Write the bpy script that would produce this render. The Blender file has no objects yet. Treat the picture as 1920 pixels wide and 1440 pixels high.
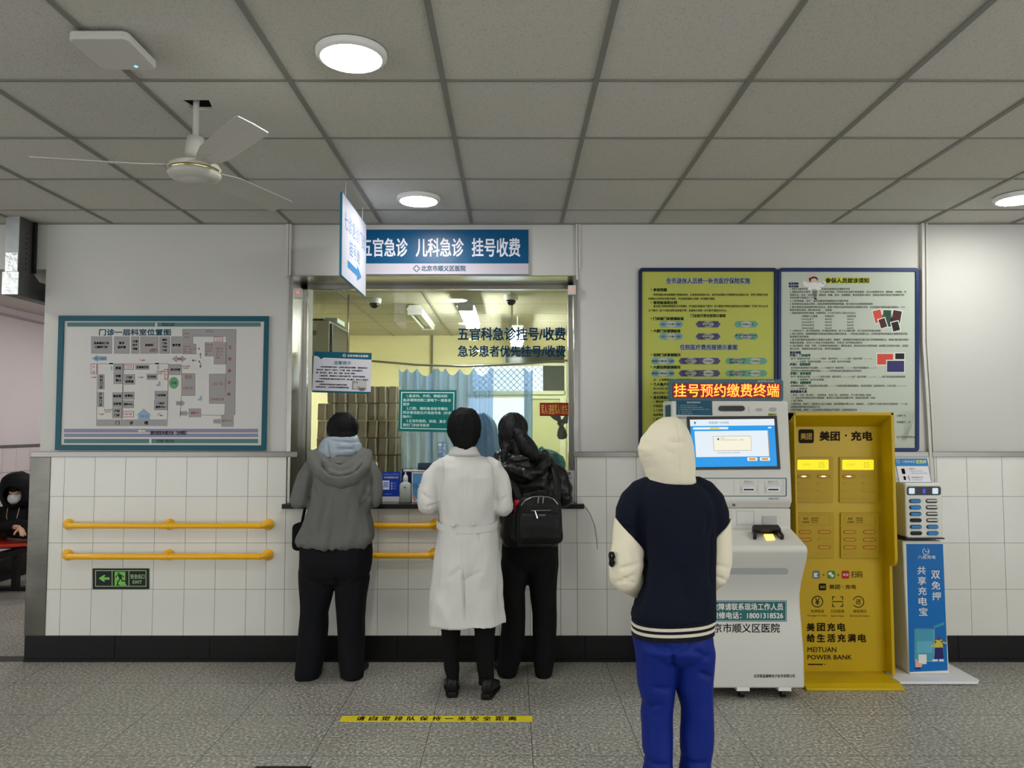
import bpy, bmesh, math, random
from math import sin, cos, pi, radians, atan2, sqrt, exp
from mathutils import Vector, Matrix, noise

SC = bpy.context.scene
COL = SC.collection
random.seed(7)

# ---------------------------------------------------------------- camera
F = 1443.0                      # focal length for a 1920 px wide frame
PITCH = radians(3.213)
HC = 1.507                      # eye height
cam_d = bpy.data.cameras.new('camera')
cam_d.sensor_fit = 'HORIZONTAL'; cam_d.sensor_width = 36.0
cam_d.lens = F / 1920.0 * 36.0
cam_d.clip_start = 0.05; cam_d.clip_end = 100
cam = bpy.data.objects.new('camera', cam_d)
cam.location = (0, 0, HC); cam.rotation_euler = (pi/2 + PITCH, 0, 0)
COL.objects.link(cam); SC.camera = cam

# ---------------------------------------------------------------- world, exposure
W = bpy.data.worlds.new('world'); SC.world = W; W.use_nodes = True
W.node_tree.nodes['Background'].inputs[0].default_value = (0.95, 0.97, 1.0, 1)
W.node_tree.nodes['Background'].inputs[1].default_value = 1.95
SC.view_settings.view_transform = 'Standard'
SC.view_settings.look = 'None'
SC.view_settings.gamma = 1.0
SC.view_settings.use_curve_mapping = False
SC.view_settings.exposure = 0.45
HALL_LAMP = 74.0                # radiance of the round ceiling lamps
TUBE_LAMP = 80.0                # radiance of the office tubes
SC.cycles.use_denoising = True
SC.cycles.max_bounces = 7; SC.cycles.diffuse_bounces = 4
SC.cycles.glossy_bounces = 3; SC.cycles.transmission_bounces = 4
SC.cycles.transparent_max_bounces = 12
SC.cycles.caustics_reflective = False; SC.cycles.caustics_refractive = False
SC.cycles.sample_clamp_indirect = 6.0

# room measures
YW = 5.045      # tiled face of the counter wall
YU = 5.070      # painted face above it
YG = 5.380      # glass of the counter window
ZC = 2.862      # ceiling
XW0, XW1 = -1.467, 0.425   # window opening

def P(px, py, Y):
    """point of the photograph (px, py) taken at depth Y"""
    v = 720.0 - py
    dy = F*cos(PITCH) - v*sin(PITCH); dz = F*sin(PITCH) + v*cos(PITCH)
    t = Y/dy
    return Vector(((px-960.0)*t, Y, HC + dz*t))
def PZ(px, py, z):
    """the same, taken at height z"""
    v = 720.0 - py
    dy = F*cos(PITCH) - v*sin(PITCH); dz = F*sin(PITCH) + v*cos(PITCH)
    t = (z-HC)/dz
    return Vector(((px-960.0)*t, dy*t, z))
def PX(px, py, X):
    """the same, taken on the upright plane x = X"""
    v = 720.0 - py
    dy = F*cos(PITCH) - v*sin(PITCH); dz = F*sin(PITCH) + v*cos(PITCH)
    t = X/(px-960.0)
    return Vector((X, dy*t, HC+dz*t))
def PP(px, py, p0, n):
    """the same, taken on the plane through p0 with normal n"""
    v = 720.0 - py
    d = Vector((px-960.0, F*cos(PITCH) - v*sin(PITCH), F*sin(PITCH) + v*cos(PITCH)))
    o = Vector((0,0,HC)); n = Vector(n)
    return o + d*((Vector(p0)-o).dot(n)/d.dot(n))
def MPP(Y): return Y/F          # metres per pixel at depth Y (near enough)

# ---------------------------------------------------------------- materials
def lin(c):
    c = c/255.0
    return c/12.92 if c <= 0.04045 else ((c+0.055)/1.055)**2.4
def rgb(c): return (lin(c[0]), lin(c[1]), lin(c[2]), 1.0)
_M = {}
def mat(name, c, rough=0.6, metal=0.0, spec=0.28, var=None, bump=None, emit=None, coat=0.0, sheen=0.0, stretch=None):
    """c sRGB 0-255; var=(scale, amount) mottles the colour; bump=(scale, strength); stretch scales the coordinates"""
    if name in _M: return _M[name]
    m = bpy.data.materials.new(name); m.use_nodes = True
    nt = m.node_tree; b = nt.nodes['Principled BSDF']
    b.inputs['Base Color'].default_value = rgb(c)
    b.inputs['Roughness'].default_value = rough
    b.inputs['Metallic'].default_value = metal
    b.inputs['Specular IOR Level'].default_value = spec
    if coat: b.inputs['Coat Weight'].default_value = coat; b.inputs['Coat Roughness'].default_value = 0.08
    if sheen: b.inputs['Sheen Weight'].default_value = sheen
    m.diffuse_color = rgb(c)
    co = None
    if var or bump:
        tc = nt.nodes.new('ShaderNodeTexCoord'); co = tc.outputs['Object']
        if stretch:
            mp = nt.nodes.new('ShaderNodeMapping'); mp.inputs['Scale'].default_value = stretch
            nt.links.new(co, mp.inputs[0]); co = mp.outputs[0]
    if var:
        n = nt.nodes.new('ShaderNodeTexNoise'); n.inputs['Scale'].default_value = var[0]; n.inputs['Detail'].default_value = 4
        nt.links.new(co, n.inputs['Vector'])
        r = nt.nodes.new('ShaderNodeMapRange')
        r.inputs[1].default_value = 0.3; r.inputs[2].default_value = 0.7
        r.inputs[3].default_value = 1-var[1]; r.inputs[4].default_value = 1+var[1]
        nt.links.new(n.outputs[0], r.inputs[0])
        x = nt.nodes.new('ShaderNodeMix'); x.data_type = 'RGBA'; x.blend_type = 'MULTIPLY'; x.inputs[0].default_value = 1
        x.inputs[6].default_value = rgb(c); nt.links.new(r.outputs[0], x.inputs[7])
        nt.links.new(x.outputs[2], b.inputs['Base Color'])
    if bump:
        n2 = nt.nodes.new('ShaderNodeTexNoise'); n2.inputs['Scale'].default_value = bump[0]; n2.inputs['Detail'].default_value = 5
        nt.links.new(co, n2.inputs['Vector'])
        bp = nt.nodes.new('ShaderNodeBump'); bp.inputs['Strength'].default_value = bump[1]; bp.inputs['Distance'].default_value = 0.01
        nt.links.new(n2.outputs[0], bp.inputs['Height']); nt.links.new(bp.outputs[0], b.inputs['Normal'])
    if emit:
        b.inputs['Emission Color'].default_value = rgb(emit[0]); b.inputs['Emission Strength'].default_value = emit[1]
    _M[name] = m
    return m
def mix_nodes(m): return m.node_tree, m.node_tree.nodes['Principled BSDF']

def glass_mat(name, tint=(1, 1, 1), refl=1.0, alpha_rough=0.0, ior=1.5):
    """thin clear pane: passes light straight, mirrors by Fresnel"""
    m = bpy.data.materials.new(name); m.use_nodes = True
    nt = m.node_tree; nt.nodes.clear()
    o = nt.nodes.new('ShaderNodeOutputMaterial'); mx = nt.nodes.new('ShaderNodeMixShader')
    t = nt.nodes.new('ShaderNodeBsdfTransparent'); t.inputs[0].default_value = (*tint, 1)
    g = nt.nodes.new('ShaderNodeBsdfGlossy'); g.inputs['Roughness'].default_value = alpha_rough
    fr = nt.nodes.new('ShaderNodeFresnel'); fr.inputs[0].default_value = ior
    mu = nt.nodes.new('ShaderNodeMath'); mu.operation = 'MULTIPLY'; mu.inputs[1].default_value = refl
    nt.links.new(fr.outputs[0], mu.inputs[0]); nt.links.new(mu.outputs[0], mx.inputs[0])
    nt.links.new(t.outputs[0], mx.inputs[1]); nt.links.new(g.outputs[0], mx.inputs[2]); nt.links.new(mx.outputs[0], o.inputs[0])
    return m

# ---------------------------------------------------------------- mesh building
class MB:
    def __init__(s): s.v = []; s.f = []; s.m = []
    def add(s, vs, fs, mi=0):
        b = len(s.v); s.v += [tuple(v) for v in vs]; s.f += [tuple(i+b for i in f) for f in fs]; s.m += [mi]*len(fs); return s
    def box(s, x0, x1, y0, y1, z0, z1, mi=0):
        return s.add([(x0,y0,z0),(x1,y0,z0),(x1,y1,z0),(x0,y1,z0),(x0,y0,z1),(x1,y0,z1),(x1,y1,z1),(x0,y1,z1)],
                     [(0,3,2,1),(4,5,6,7),(0,1,5,4),(1,2,6,5),(2,3,7,6),(3,0,4,7)], mi)
    def obox(s, M, sx, sy, sz, mi=0):
        """box of full size sx,sy,sz centred on matrix M"""
        vs = [M @ Vector((a*sx/2, b*sy/2, c*sz/2)) for c in (-1,1) for a,b in ((-1,-1),(1,-1),(1,1),(-1,1))]
        return s.add(vs, [(0,3,2,1),(4,5,6,7),(0,1,5,4),(1,2,6,5),(2,3,7,6),(3,0,4,7)], mi)
    def poly(s, pts, mi=0): return s.add(pts, [tuple(range(len(pts)))], mi)
    def prism(s, pts, d, mi=0):
        """closed polygon swept along vector d"""
        n = len(pts); d = Vector(d); a = [Vector(p) for p in pts]
        return s.add(a+[p+d for p in a], [tuple(range(n-1,-1,-1)), tuple(range(n, 2*n))]+[(i,(i+1)%n,n+(i+1)%n,n+i) for i in range(n)], mi)
    def loft(s, rings, mi=0, cap=True, closed=False):
        n = len(rings[0]); k = len(rings)
        vs = [p for r in rings for p in r]
        fs = [(i*n+j, i*n+(j+1)%n, ((i+1)%k)*n+(j+1)%n, ((i+1)%k)*n+j) for i in range(k if closed else k-1) for j in range(n)]
        if cap and not closed: fs += [tuple(range(n-1,-1,-1)), tuple(range((k-1)*n, k*n))]
        return s.add(vs, fs, mi)
    def tube(s, path, r, n=12, mi=0, cap=True, flat=None, closed=False):
        """round tube along path; r a number or one per point; flat = (ratio, up vector) squashes it"""
        path = [Vector(p) for p in path]; k = len(path)
        rs = r if isinstance(r, (list, tuple)) else [r]*k
        rings = []; up = None
        for i, p in enumerate(path):
            if closed: d = path[(i+1)%k]-path[i-1]
            else: d = path[min(i+1,k-1)]-path[max(i-1,0)]
            d = d.normalized() if d.length > 1e-9 else Vector((0,0,1))
            if up is None:
                up = Vector((0,0,1)) if abs(d.z) < 0.9 else Vector((0,1,0))
                if flat: up = Vector(flat[1])
            if flat: up = Vector(flat[1])
            a = d.cross(up)
            a = a.normalized() if a.length > 1e-6 else d.orthogonal().normalized()
            b = a.cross(d).normalized()
            if not flat: up = b
            ra, rb = rs[i] if isinstance(rs[i], tuple) else (rs[i], rs[i]*(flat[0] if flat else 1))
            rings.append([p + a*ra*cos(2*pi*j/n) + b*rb*sin(2*pi*j/n) for j in range(n)])
        return s.loft(rings, mi, cap, closed)
    def cyl(s, c, axis, r, h, n=24, mi=0, r2=None):
        c = Vector(c); a = Vector(axis).normalized()
        return s.tube([c, c+a*h], [r, r if r2 is None else r2], n, mi)
    def lathe(s, c, prof, n=32, mi=0, axis='Z'):
        """prof = [(radius, height)]"""
        c = Vector(c); rings = []
        for r, h in prof:
            ring = []
            for j in range(n):
                a = 2*pi*j/n
                q = Vector((r*cos(a), r*sin(a), h))
                if axis == 'Y': q = Vector((q.x, -q.z, q.y))
                ring.append(c+q)
            rings.append(ring)
        return s.loft(rings, mi)
    def ball(s, c, r, n=16, mi=0, M=None):
        """ellipsoid; r a number or (rx,ry,rz)"""
        c = Vector(c); r = r if isinstance(r, (tuple, list)) else (r,r,r)
        M = M or Matrix.Identity(3); k = max(6, n//2)
        rings = []
        for i in range(1, k):
            t = pi*i/k
            rings.append([c + M @ Vector((r[0]*sin(t)*cos(2*pi*j/n), r[1]*sin(t)*sin(2*pi*j/n), -r[2]*cos(t))) for j in range(n)])
        vs = [p for q in rings for p in q] + [c + M @ Vector((0,0,-r[2])), c + M @ Vector((0,0,r[2]))]
        fs = [(i*n+j, i*n+(j+1)%n, (i+1)*n+(j+1)%n, (i+1)*n+j) for i in range(k-2) for j in range(n)]
        b0 = (k-1)*n
        fs += [(b0, (j+1)%n, j) for j in range(n)] + [(b0+1, (k-2)*n+j, (k-2)*n+(j+1)%n) for j in range(n)]
        return s.add(vs, fs, mi)
    def mesh(s, name, off=(0,0,0)):
        me = bpy.data.meshes.new(name); o = Vector(off)
        me.from_pydata([Vector(v)-o for v in s.v], [], s.f); me.update()
        for p, mi in zip(me.polygons, s.m): p.material_index = mi
        return me

OFF = {}
def _link(o, parent, loc):
    COL.objects.link(o)
    if parent is not None:
        o.parent = parent; OFF[o.name] = OFF[parent.name]
    else:
        o.location = loc; OFF[o.name] = Vector(loc)
    return o
def thing(name, label, cat, loc, group=None):
    """an Empty at the base of a thing made of parts"""
    o = bpy.data.objects.new(name, None); o.empty_display_size = 0.1
    _link(o, None, loc); o['label'] = label; o['category'] = cat
    if group: o['group'] = group
    return o
def fix_normals(me):
    bm = bmesh.new(); bm.from_mesh(me); bmesh.ops.recalc_face_normals(bm, faces=bm.faces); bm.to_mesh(me); bm.free()
def put(name, mb, mats, parent=None, loc=None, smooth=False, bevel=0, seg=2, label=None, norm=True, auto=None):
    """one mesh object; parent=None makes it top level with its origin at loc"""
    if parent is None:
        if loc is None:
            xs = [v[0] for v in mb.v]; ys = [v[1] for v in mb.v]; zs = [v[2] for v in mb.v]
            loc = ((min(xs)+max(xs))/2, (min(ys)+max(ys))/2, min(zs))
        off = Vector(loc)
    else: off = OFF[parent.name]
    me = mb if isinstance(mb, bpy.types.Mesh) else mb.mesh(name, off)
    if norm and not isinstance(mb, bpy.types.Mesh): fix_normals(me)
    for m in (mats if isinstance(mats, (list, tuple)) else [mats]): me.materials.append(m)
    if smooth: me.polygons.foreach_set('use_smooth', [True]*len(me.polygons))
    if auto: me.set_sharp_from_angle(angle=radians(auto))
    o = bpy.data.objects.new(name, me); _link(o, parent, loc)
    if bevel:
        b = o.modifiers.new('edge', 'BEVEL'); b.width = bevel; b.segments = seg; b.limit_method = 'ANGLE'; b.angle_limit = radians(40)
        b.harden_normals = False
    if label: o['label'] = label
    return o
def tag(o, label, cat, group=None):
    o['label'] = label; o['category'] = cat
    if group: o['group'] = group
    return o
def struct(name, mb, mats, **k):
    o = put(name, mb, mats, **k); o['kind'] = 'structure'; return o
def rrect(x0, x1, y0, y1, r, n=5):
    """rounded rectangle, 2-D points"""
    out = []
    for cx, cy, a in ((x1-r,y1-r,0),(x0+r,y1-r,90),(x0+r,y0+r,180),(x1-r,y0+r,270)):
        for i in range(n+1):
            t = radians(a+90*i/n); out.append((cx+r*cos(t), cy+r*sin(t)))
    return out

# ---------------------------------------------------------------- lettering
_TX = {}
def glyphs(s, res=2, sp=1.0, lead=1.0):
    """outline triangles of a string at em size 1 -> (verts2d, faces, bbox)"""
    k = (s, res, sp, lead)
    if k in _TX: return _TX[k]
    c = bpy.data.curves.new('lettering', 'FONT'); c.body = s; c.resolution_u = res; c.space_character = sp; c.space_line = lead
    o = bpy.data.objects.new('lettering', c); COL.objects.link(o)
    dg = bpy.context.evaluated_depsgraph_get()
    me = bpy.data.meshes.new_from_object(o.evaluated_get(dg))
    v = [(a.co.x, a.co.y) for a in me.vertices]; f = [tuple(p.vertices) for p in me.polygons]
    bpy.data.objects.remove(o); bpy.data.curves.remove(c); bpy.data.meshes.remove(me)
    if not v: bb = (0,0,1,1)
    else: bb = (min(a[0] for a in v), min(a[1] for a in v), max(a[0] for a in v), max(a[1] for a in v))
    _TX[k] = (v, f, bb); return _TX[k]
class Sheet:
    """print on a flat face. U maps 2-D print coordinates (x right, y down) to world points; n is the face normal"""
    def __init__(s, U, n): s.U = U; s.n = Vector(n).normalized(); s.art = MB(); s.let = MB(); s.am = []; s.lm = []
    def _mi(s, lst, m):
        if m not in lst: lst.append(m)
        return lst.index(m)
    def _p(s, x, y, k): return s.U(x, y) + s.n*(0.0004*k)
    def poly(s, pts, m, k=1): s.art.poly([s._p(x,y,k) for x,y in pts], s._mi(s.am, m)); return s
    def rect(s, x0, y0, x1, y1, m, k=1): return s.poly([(x0,y0),(x0,y1),(x1,y1),(x1,y0)], m, k)
    def rr(s, x0, y0, x1, y1, r, m, k=1): return s.poly(rrect(x0,x1,y0,y1,r), m, k)
    def frame(s, x0, y0, x1, y1, w, m, k=1):
        s.rect(x0,y0,x1,y0+w,m,k); s.rect(x0,y1-w,x1,y1,m,k); s.rect(x0,y0+w,x0+w,y1-w,m,k); return s.rect(x1-w,y0+w,x1,y1-w,m,k)
    def disc(s, x, y, rx, ry, m, k=1, n=24): return s.poly([(x+rx*cos(2*pi*i/n), y+ry*sin(2*pi*i/n)) for i in range(n)], m, k)
    def ring(s, x, y, r, w, m, k=1, n=28, a0=0, a1=360):
        for i in range(n):
            a, b = radians(a0+(a1-a0)*i/n), radians(a0+(a1-a0)*(i+1)/n)
            s.poly([(x+r*cos(a),y+r*sin(a)),(x+r*cos(b),y+r*sin(b)),(x+(r-w)*cos(b),y+(r-w)*sin(b)),(x+(r-w)*cos(a),y+(r-w)*sin(a))], m, k)
        return s
    def line(s, pts, w, m, k=1):
        for (xa,ya),(xb,yb) in zip(pts, pts[1:]):
            L = math.hypot(xb-xa, yb-ya) or 1; ux, uy = (xb-xa)/L*w/2, (yb-ya)/L*w/2
            s.poly([(xa-uy-ux,ya+ux-uy),(xb-uy+ux,yb+ux+uy),(xb+uy+ux,yb-ux+uy),(xa+uy-ux,ya-ux-uy)], m, k)
        return s
    def text(s, t, x0, y0, x1, y1, m, k=3, bold=0.0, res=2, sp=1.0, shear=0.0):
        """string fitted to the rectangle"""
        v, f, (bx0,by0,bx1,by1) = glyphs(t, res, sp)
        sx = (x1-x0)/max(bx1-bx0,1e-6); sy = (y1-y0)/max(by1-by0,1e-6)
        mi = s._mi(s.lm, m)
        offs = [(0,0)]
        if bold: offs = [(bold*cos(pi/4+i*pi/2), bold*sin(pi/4+i*pi/2)) for i in range(4)] + [(0,0)]
        for j, (ox, oy) in enumerate(offs):
            s.let.add([s._p(x0+(a-bx0)*sx+ox + shear*(b-by0)*sy, y1-(b-by0)*sy+oy, k+0.12*j) for a, b in v], f, mi)
        return s
    def line_text(s, t, x, yb, h, m, k=3, bold=0.0, res=1, maxw=None, align='l', squeeze=1.0):
        """string with em height h on base line yb (top-down y); x start, centre or end"""
        v, f, (bx0,by0,bx1,by1) = glyphs(t, res)
        sy = h; sx = h*squeeze
        w = (bx1-bx0)*sx
        if maxw and w > maxw: sx *= maxw/w; w = maxw
        x0 = x if align == 'l' else (x-w/2 if align == 'c' else x-w)
        mi = s._mi(s.lm, m)
        offs = [(0,0)] if not bold else [(-bold,0),(bold,0),(0,bold),(0,-bold)]
        for j, (ox, oy) in enumerate(offs):
            s.let.add([s._p(x0+(a-bx0)*sx+ox, yb-b*sy+oy, k+0.12*j) for a, b in v], f, mi)
        return s
    def build(s, parent, art='printed_sheet', let='lettering'):
        if s.art.f: put(art, s.art, s.am, parent, norm=False)
        if s.let.f: put(let, s.let, s.lm, parent, norm=False)

def copy_tree(o, loc):
    """a copy of a thing and of its parts and sub-parts, meshes shared"""
    c = o.copy(); COL.objects.link(c); c.location = loc
    for ch in [x for x in bpy.data.objects if x.parent == o]:
        d = ch.copy(); COL.objects.link(d); d.parent = c
        for g in [x for x in bpy.data.objects if x.parent == ch]:
            e = g.copy(); COL.objects.link(e); e.parent = d
    return c

# shared materials
white_paint = mat('wall_paint', (203,202,197), 0.75, var=(1.3,0.035), bump=(60,0.05))
steel = mat('brushed_steel', (172,170,164), 0.25, metal=1.0, bump=(9,0.12), stretch=(1,1,1))
dark_steel = mat('dull_steel', (150,152,150), 0.34, metal=1.0, bump=(14,0.3))
black_plastic = mat('black_plastic', (22,22,24), 0.4)
white_plastic = mat('white_plastic', (226,226,222), 0.38)
ink = mat('black_ink', (10,10,12), 0.8, spec=.1)
white_ink = mat('white_ink', (236,238,240), 0.7)
# ================================================================ THE SETTING
# floor: speckled grey stone in half-metre slabs
fm = mat('floor_stone', (104,102,98), 0.42)
nt, b = mix_nodes(fm)
tc = nt.nodes.new('ShaderNodeTexCoord')
def _n(kind, **k):
    q = nt.nodes.new(kind)
    for a, v in k.items(): q.inputs[a].default_value = v
    return q
n1 = _n('ShaderNodeTexNoise', Scale=62.0, Detail=3.0, Roughness=0.65); nt.links.new(tc.outputs['Object'], n1.inputs['Vector'])
n2 = _n('ShaderNodeTexNoise', Scale=1.1, Detail=3.0); nt.links.new(tc.outputs['Object'], n2.inputs['Vector'])
vo = _n('ShaderNodeTexVoronoi', Scale=130.0); nt.links.new(tc.outputs['Object'], vo.inputs['Vector'])
r1 = nt.nodes.new('ShaderNodeValToRGB'); e = r1.color_ramp.elements
e[0].position = 0.31; e[0].color = rgb((102,101,95)); e[1].position = 0.72; e[1].color = rgb((214,211,200))
el = r1.color_ramp.elements.new(0.5); el.color = rgb((146,144,136))
nt.links.new(n1.outputs[0], r1.inputs[0])
mr = _n('ShaderNodeMapRange'); mr.inputs[1].default_value = 0.3; mr.inputs[2].default_value = 0.7; mr.inputs[3].default_value = 0.86; mr.inputs[4].default_value = 1.1
nt.links.new(n2.outputs[0], mr.inputs[0])
mx = nt.nodes.new('ShaderNodeMix'); mx.data_type = 'RGBA'; mx.blend_type = 'MULTIPLY'; mx.inputs[0].default_value = 1
nt.links.new(r1.outputs[0], mx.inputs[6]); nt.links.new(mr.outputs[0], mx.inputs[7])
sp = nt.nodes.new('ShaderNodeSeparateXYZ'); nt.links.new(tc.outputs['Object'], sp.inputs[0])
def joint(sock, period, shift, half):
    a = nt.nodes.new('ShaderNodeMath'); a.operation = 'ADD'; a.inputs[1].default_value = shift + 100*period; nt.links.new(sock, a.inputs[0])
    m = nt.nodes.new('ShaderNodeMath'); m.operation = 'MODULO'; m.inputs[1].default_value = period; nt.links.new(a.outputs[0], m.inputs[0])
    c = nt.nodes.new('ShaderNodeMath'); c.operation = 'LESS_THAN'; c.inputs[1].default_value = half; nt.links.new(m.outputs[0], c.inputs[0])
    return c.outputs[0]
jx = joint(sp.outputs[0], 0.505, -0.093, 0.0035); jy = joint(sp.outputs[1], 0.505, -4.125, 0.0035)
jm = nt.nodes.new('ShaderNodeMath'); jm.operation = 'MAXIMUM'; nt.links.new(jx, jm.inputs[0]); nt.links.new(jy, jm.inputs[1])
m2 = nt.nodes.new('ShaderNodeMix'); m2.data_type = 'RGBA'; nt.links.new(jm.outputs[0], m2.inputs[0])
nt.links.new(mx.outputs[2], m2.inputs[6]); m2.inputs[7].default_value = rgb((66,64,61))
nt.links.new(m2.outputs[2], b.inputs['Base Color'])
mb = MB().box(-8.0, 6.0, -4.0, 12.0, -0.1, 0.0)
struct('floor', mb, fm, loc=(0,0,0))
struct('trim_1', MB().box(-8, -3.13, 5.045, 5.16, 0.0, 0.002), mat('dark_floor_strip', (58,57,56), 0.5))

# ceiling: mineral-fibre tiles between metal bars
tile_m = mat('ceiling_tile', (208,206,198), 0.9)
nt, b = mix_nodes(tile_m)
tc = nt.nodes.new('ShaderNodeTexCoord'); mp = nt.nodes.new('ShaderNodeMapping'); mp.inputs['Scale'].default_value = (1,0.6,1)
nt.links.new(tc.outputs['Object'], mp.inputs[0])
n1 = _n('ShaderNodeTexNoise', Scale=140.0, Detail=2.0, Roughness=0.5); nt.links.new(mp.outputs[0], n1.inputs['Vector'])
r1 = nt.nodes.new('ShaderNodeValToRGB'); e = r1.color_ramp.elements
e[0].position = 0.33; e[0].color = (0.30,0.29,0.27,1); e[1].position = 0.45; e[1].color = (1,1,1,1)
nt.links.new(n1.outputs[0], r1.inputs[0])
at = nt.nodes.new('ShaderNodeAttribute'); at.attribute_name = 'tint'
mx = nt.nodes.new('ShaderNodeMix'); mx.data_type = 'RGBA'; mx.blend_type = 'MULTIPLY'; mx.inputs[0].default_value = 0.22
mx.inputs[6].default_value = rgb((208,206,198)); nt.links.new(r1.outputs[0], mx.inputs[7])
m3 = nt.nodes.new('ShaderNodeMix'); m3.data_type = 'RGBA'; m3.blend_type = 'MULTIPLY'; m3.inputs[0].default_value = 1
nt.links.new(mx.outputs[2], m3.inputs[6]); nt.links.new(at.outputs['Color'], m3.inputs[7]); nt.links.new(m3.outputs[2], b.inputs['Base Color'])
bp = nt.nodes.new('ShaderNodeBump'); bp.inputs['Strength'].default_value = 0.6; bp.inputs['Distance'].default_value = 0.004
nt.links.new(n1.outputs[0], bp.inputs['Height']); nt.links.new(bp.outputs[0], b.inputs['Normal'])

HOLE = PZ(368, 199, ZC)         # where the fan rod passes
rng = random.Random(3)
mb = MB(); tints = []
gx = [0.33 + 0.6*k for k in range(-14, 11)]
gy = [4.745 - 0.6*k for k in range(-1, 15)]
gy[0] = YU
gy = sorted(gy)
for i in range(len(gx)-1):
    for j in range(len(gy)-1):
        x0, x1, y0, y1 = gx[i]+0.004, gx[i+1]-0.004, gy[j]+0.004, gy[j+1]-0.004
        dz = [rng.uniform(0, 0.0045) for _ in range(4)]
        t = rng.uniform(0.93, 1.02); w = rng.uniform(-0.02, 0.025)
        z = ZC + 0.002
        if x0 < HOLE.x < x1 and y0 < HOLE.y < y1:   # this tile is cut out around the rod
            a0, a1, b0, b1 = HOLE.x-0.055, HOLE.x+0.075, HOLE.y-0.055, HOLE.y+0.045
            q = [(x0,y0),(x1,y0),(x1,y1),(x0,y1)]; h = [(a0,b0),(a1,b0),(a1-0.02,b1),(a0+0.03,b1)]
            for k in range(4):
                pa, pb, pc, pd = q[k], q[(k+1)%4], h[(k+1)%4], h[k]
                mb.prism([(pa[0],pa[1],z),(pb[0],pb[1],z),(pc[0],pc[1],z),(pd[0],pd[1],z)], (0,0,0.014)); tints.append((t,t,t*(1-w)))
            continue
        mb.add([(x0,y0,z+dz[0]),(x1,y0,z+dz[1]),(x1,y1,z+dz[2]),(x0,y1,z+dz[3]),(x0,y0,z+0.02),(x1,y0,z+0.02),(x1,y1,z+0.02),(x0,y1,z+0.02)],
               [(0,3,2,1),(4,5,6,7),(0,1,5,4),(1,2,6,5),(2,3,7,6),(3,0,4,7)])
        tints.append((t, t, t*(1-w)))
o = struct('ceiling', mb, tile_m, loc=(0,0,ZC), norm=True)
me = o.data
ca = me.color_attributes.new('tint', 'FLOAT_COLOR', 'POINT')
for i in range(len(me.vertices)):
    c = tints[min(i//8, len(tints)-1)] if i < 8*len(tints) else (1,1,1)
    ca.data[i].color = (*c, 1)
bar = mat('ceiling_bar', (132,131,126), 0.55)  # grey darkened because the bars are unlit from below
mb = MB()
for x in gx: mb.box(x-0.011, x+0.011, gy[0], gy[-1], ZC-0.002, ZC+0.012)
for y in gy[:-1]: mb.box(gx[0], gx[-1], y-0.0065, y+0.0065, ZC-0.0012, ZC+0.010)
mb.box(gx[0], gx[-1], YU-0.014, YU+0.004, ZC-0.004, ZC+0.012)
struct('trim_2', mb, bar)
struct('ceiling_void', MB().box(-8.2, 6.2, -4.2, YU+0.2, ZC+0.25, ZC+0.3), mat('void_dark', (40,38,36), 0.9))

# tiled lower wall of the counter
glaze = mat('wall_tile', (222,221,213), 0.18, var=(2.0,0.03), bump=(7,0.035), coat=0.25)
grout = mat('tile_grout', (120,118,112), 0.9)
ZS = P(960, 851, YW).z         # top of the tiling
rows = [ZS-0.012, P(0,931,YW).z, P(0,1018,YW).z, P(0,1105,YW).z, 0.165]
def tiles(name, xs, zs, Y=YW, sign=1):
    mb = MB()
    mb.box(min(xs), max(xs), Y+0.004, Y+0.06, min(zs), max(zs), 0)
    for a, c in zip(xs, xs[1:]):
        for t, u in zip(zs, zs[1:]):
            g = 0.0013
            d = [rng.uniform(0, 0.0012) for _ in range(4)]
            mb.add([(a+g,Y+d[0],u+g),(c-g,Y+d[1],u+g),(c-g,Y+d[2],t-g),(a+g,Y+d[3],t-g),(a+g,Y+0.006,u+g),(c-g,Y+0.006,u+g),(c-g,Y+0.006,t-g),(a+g,Y+0.006,t-g)],
                   [(0,3,2,1),(4,5,6,7),(0,1,5,4),(1,2,6,5),(2,3,7,6),(3,0,4,7)], 1)
    return struct(name, mb, [grout, glaze])
xl = lambda px: P(px, 1000, YW).x
xs_left = [xl(90), xl(117), xl(174.5), xl(232), xl(289.5), xl(347.5), xl(405), xl(463), xl(499.5), xl(535)]
tiles('wall_front_left_tiles', xs_left, rows)
ZK = 1.012                     # counter top
low = [ZK-0.03, P(0,1018,YW).z, P(0,1105,YW).z, 0.165]
xs_mid = [xl(535), xl(595), xl(652), xl(709), xl(766), xl(823), xl(880), xl(937), xl(994), xl(1051), xl(1082)]
tiles('wall_front_counter_tiles', xs_mid, low)
xs_r = [xl(1082)] + [xl(1137.5 + 56.6*k) for k in range(0, 13)] + [xl(1826), xl(1883), xl(1940), xl(1997), xl(2054), xl(2111), 6.0]
xs_r = sorted(x for x in xs_r); xs_r = [x for i, x in enumerate(xs_r) if i == 0 or x-xs_r[i-1] > 0.05]
tiles('wall_front_right_tiles', xs_r, rows)
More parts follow.
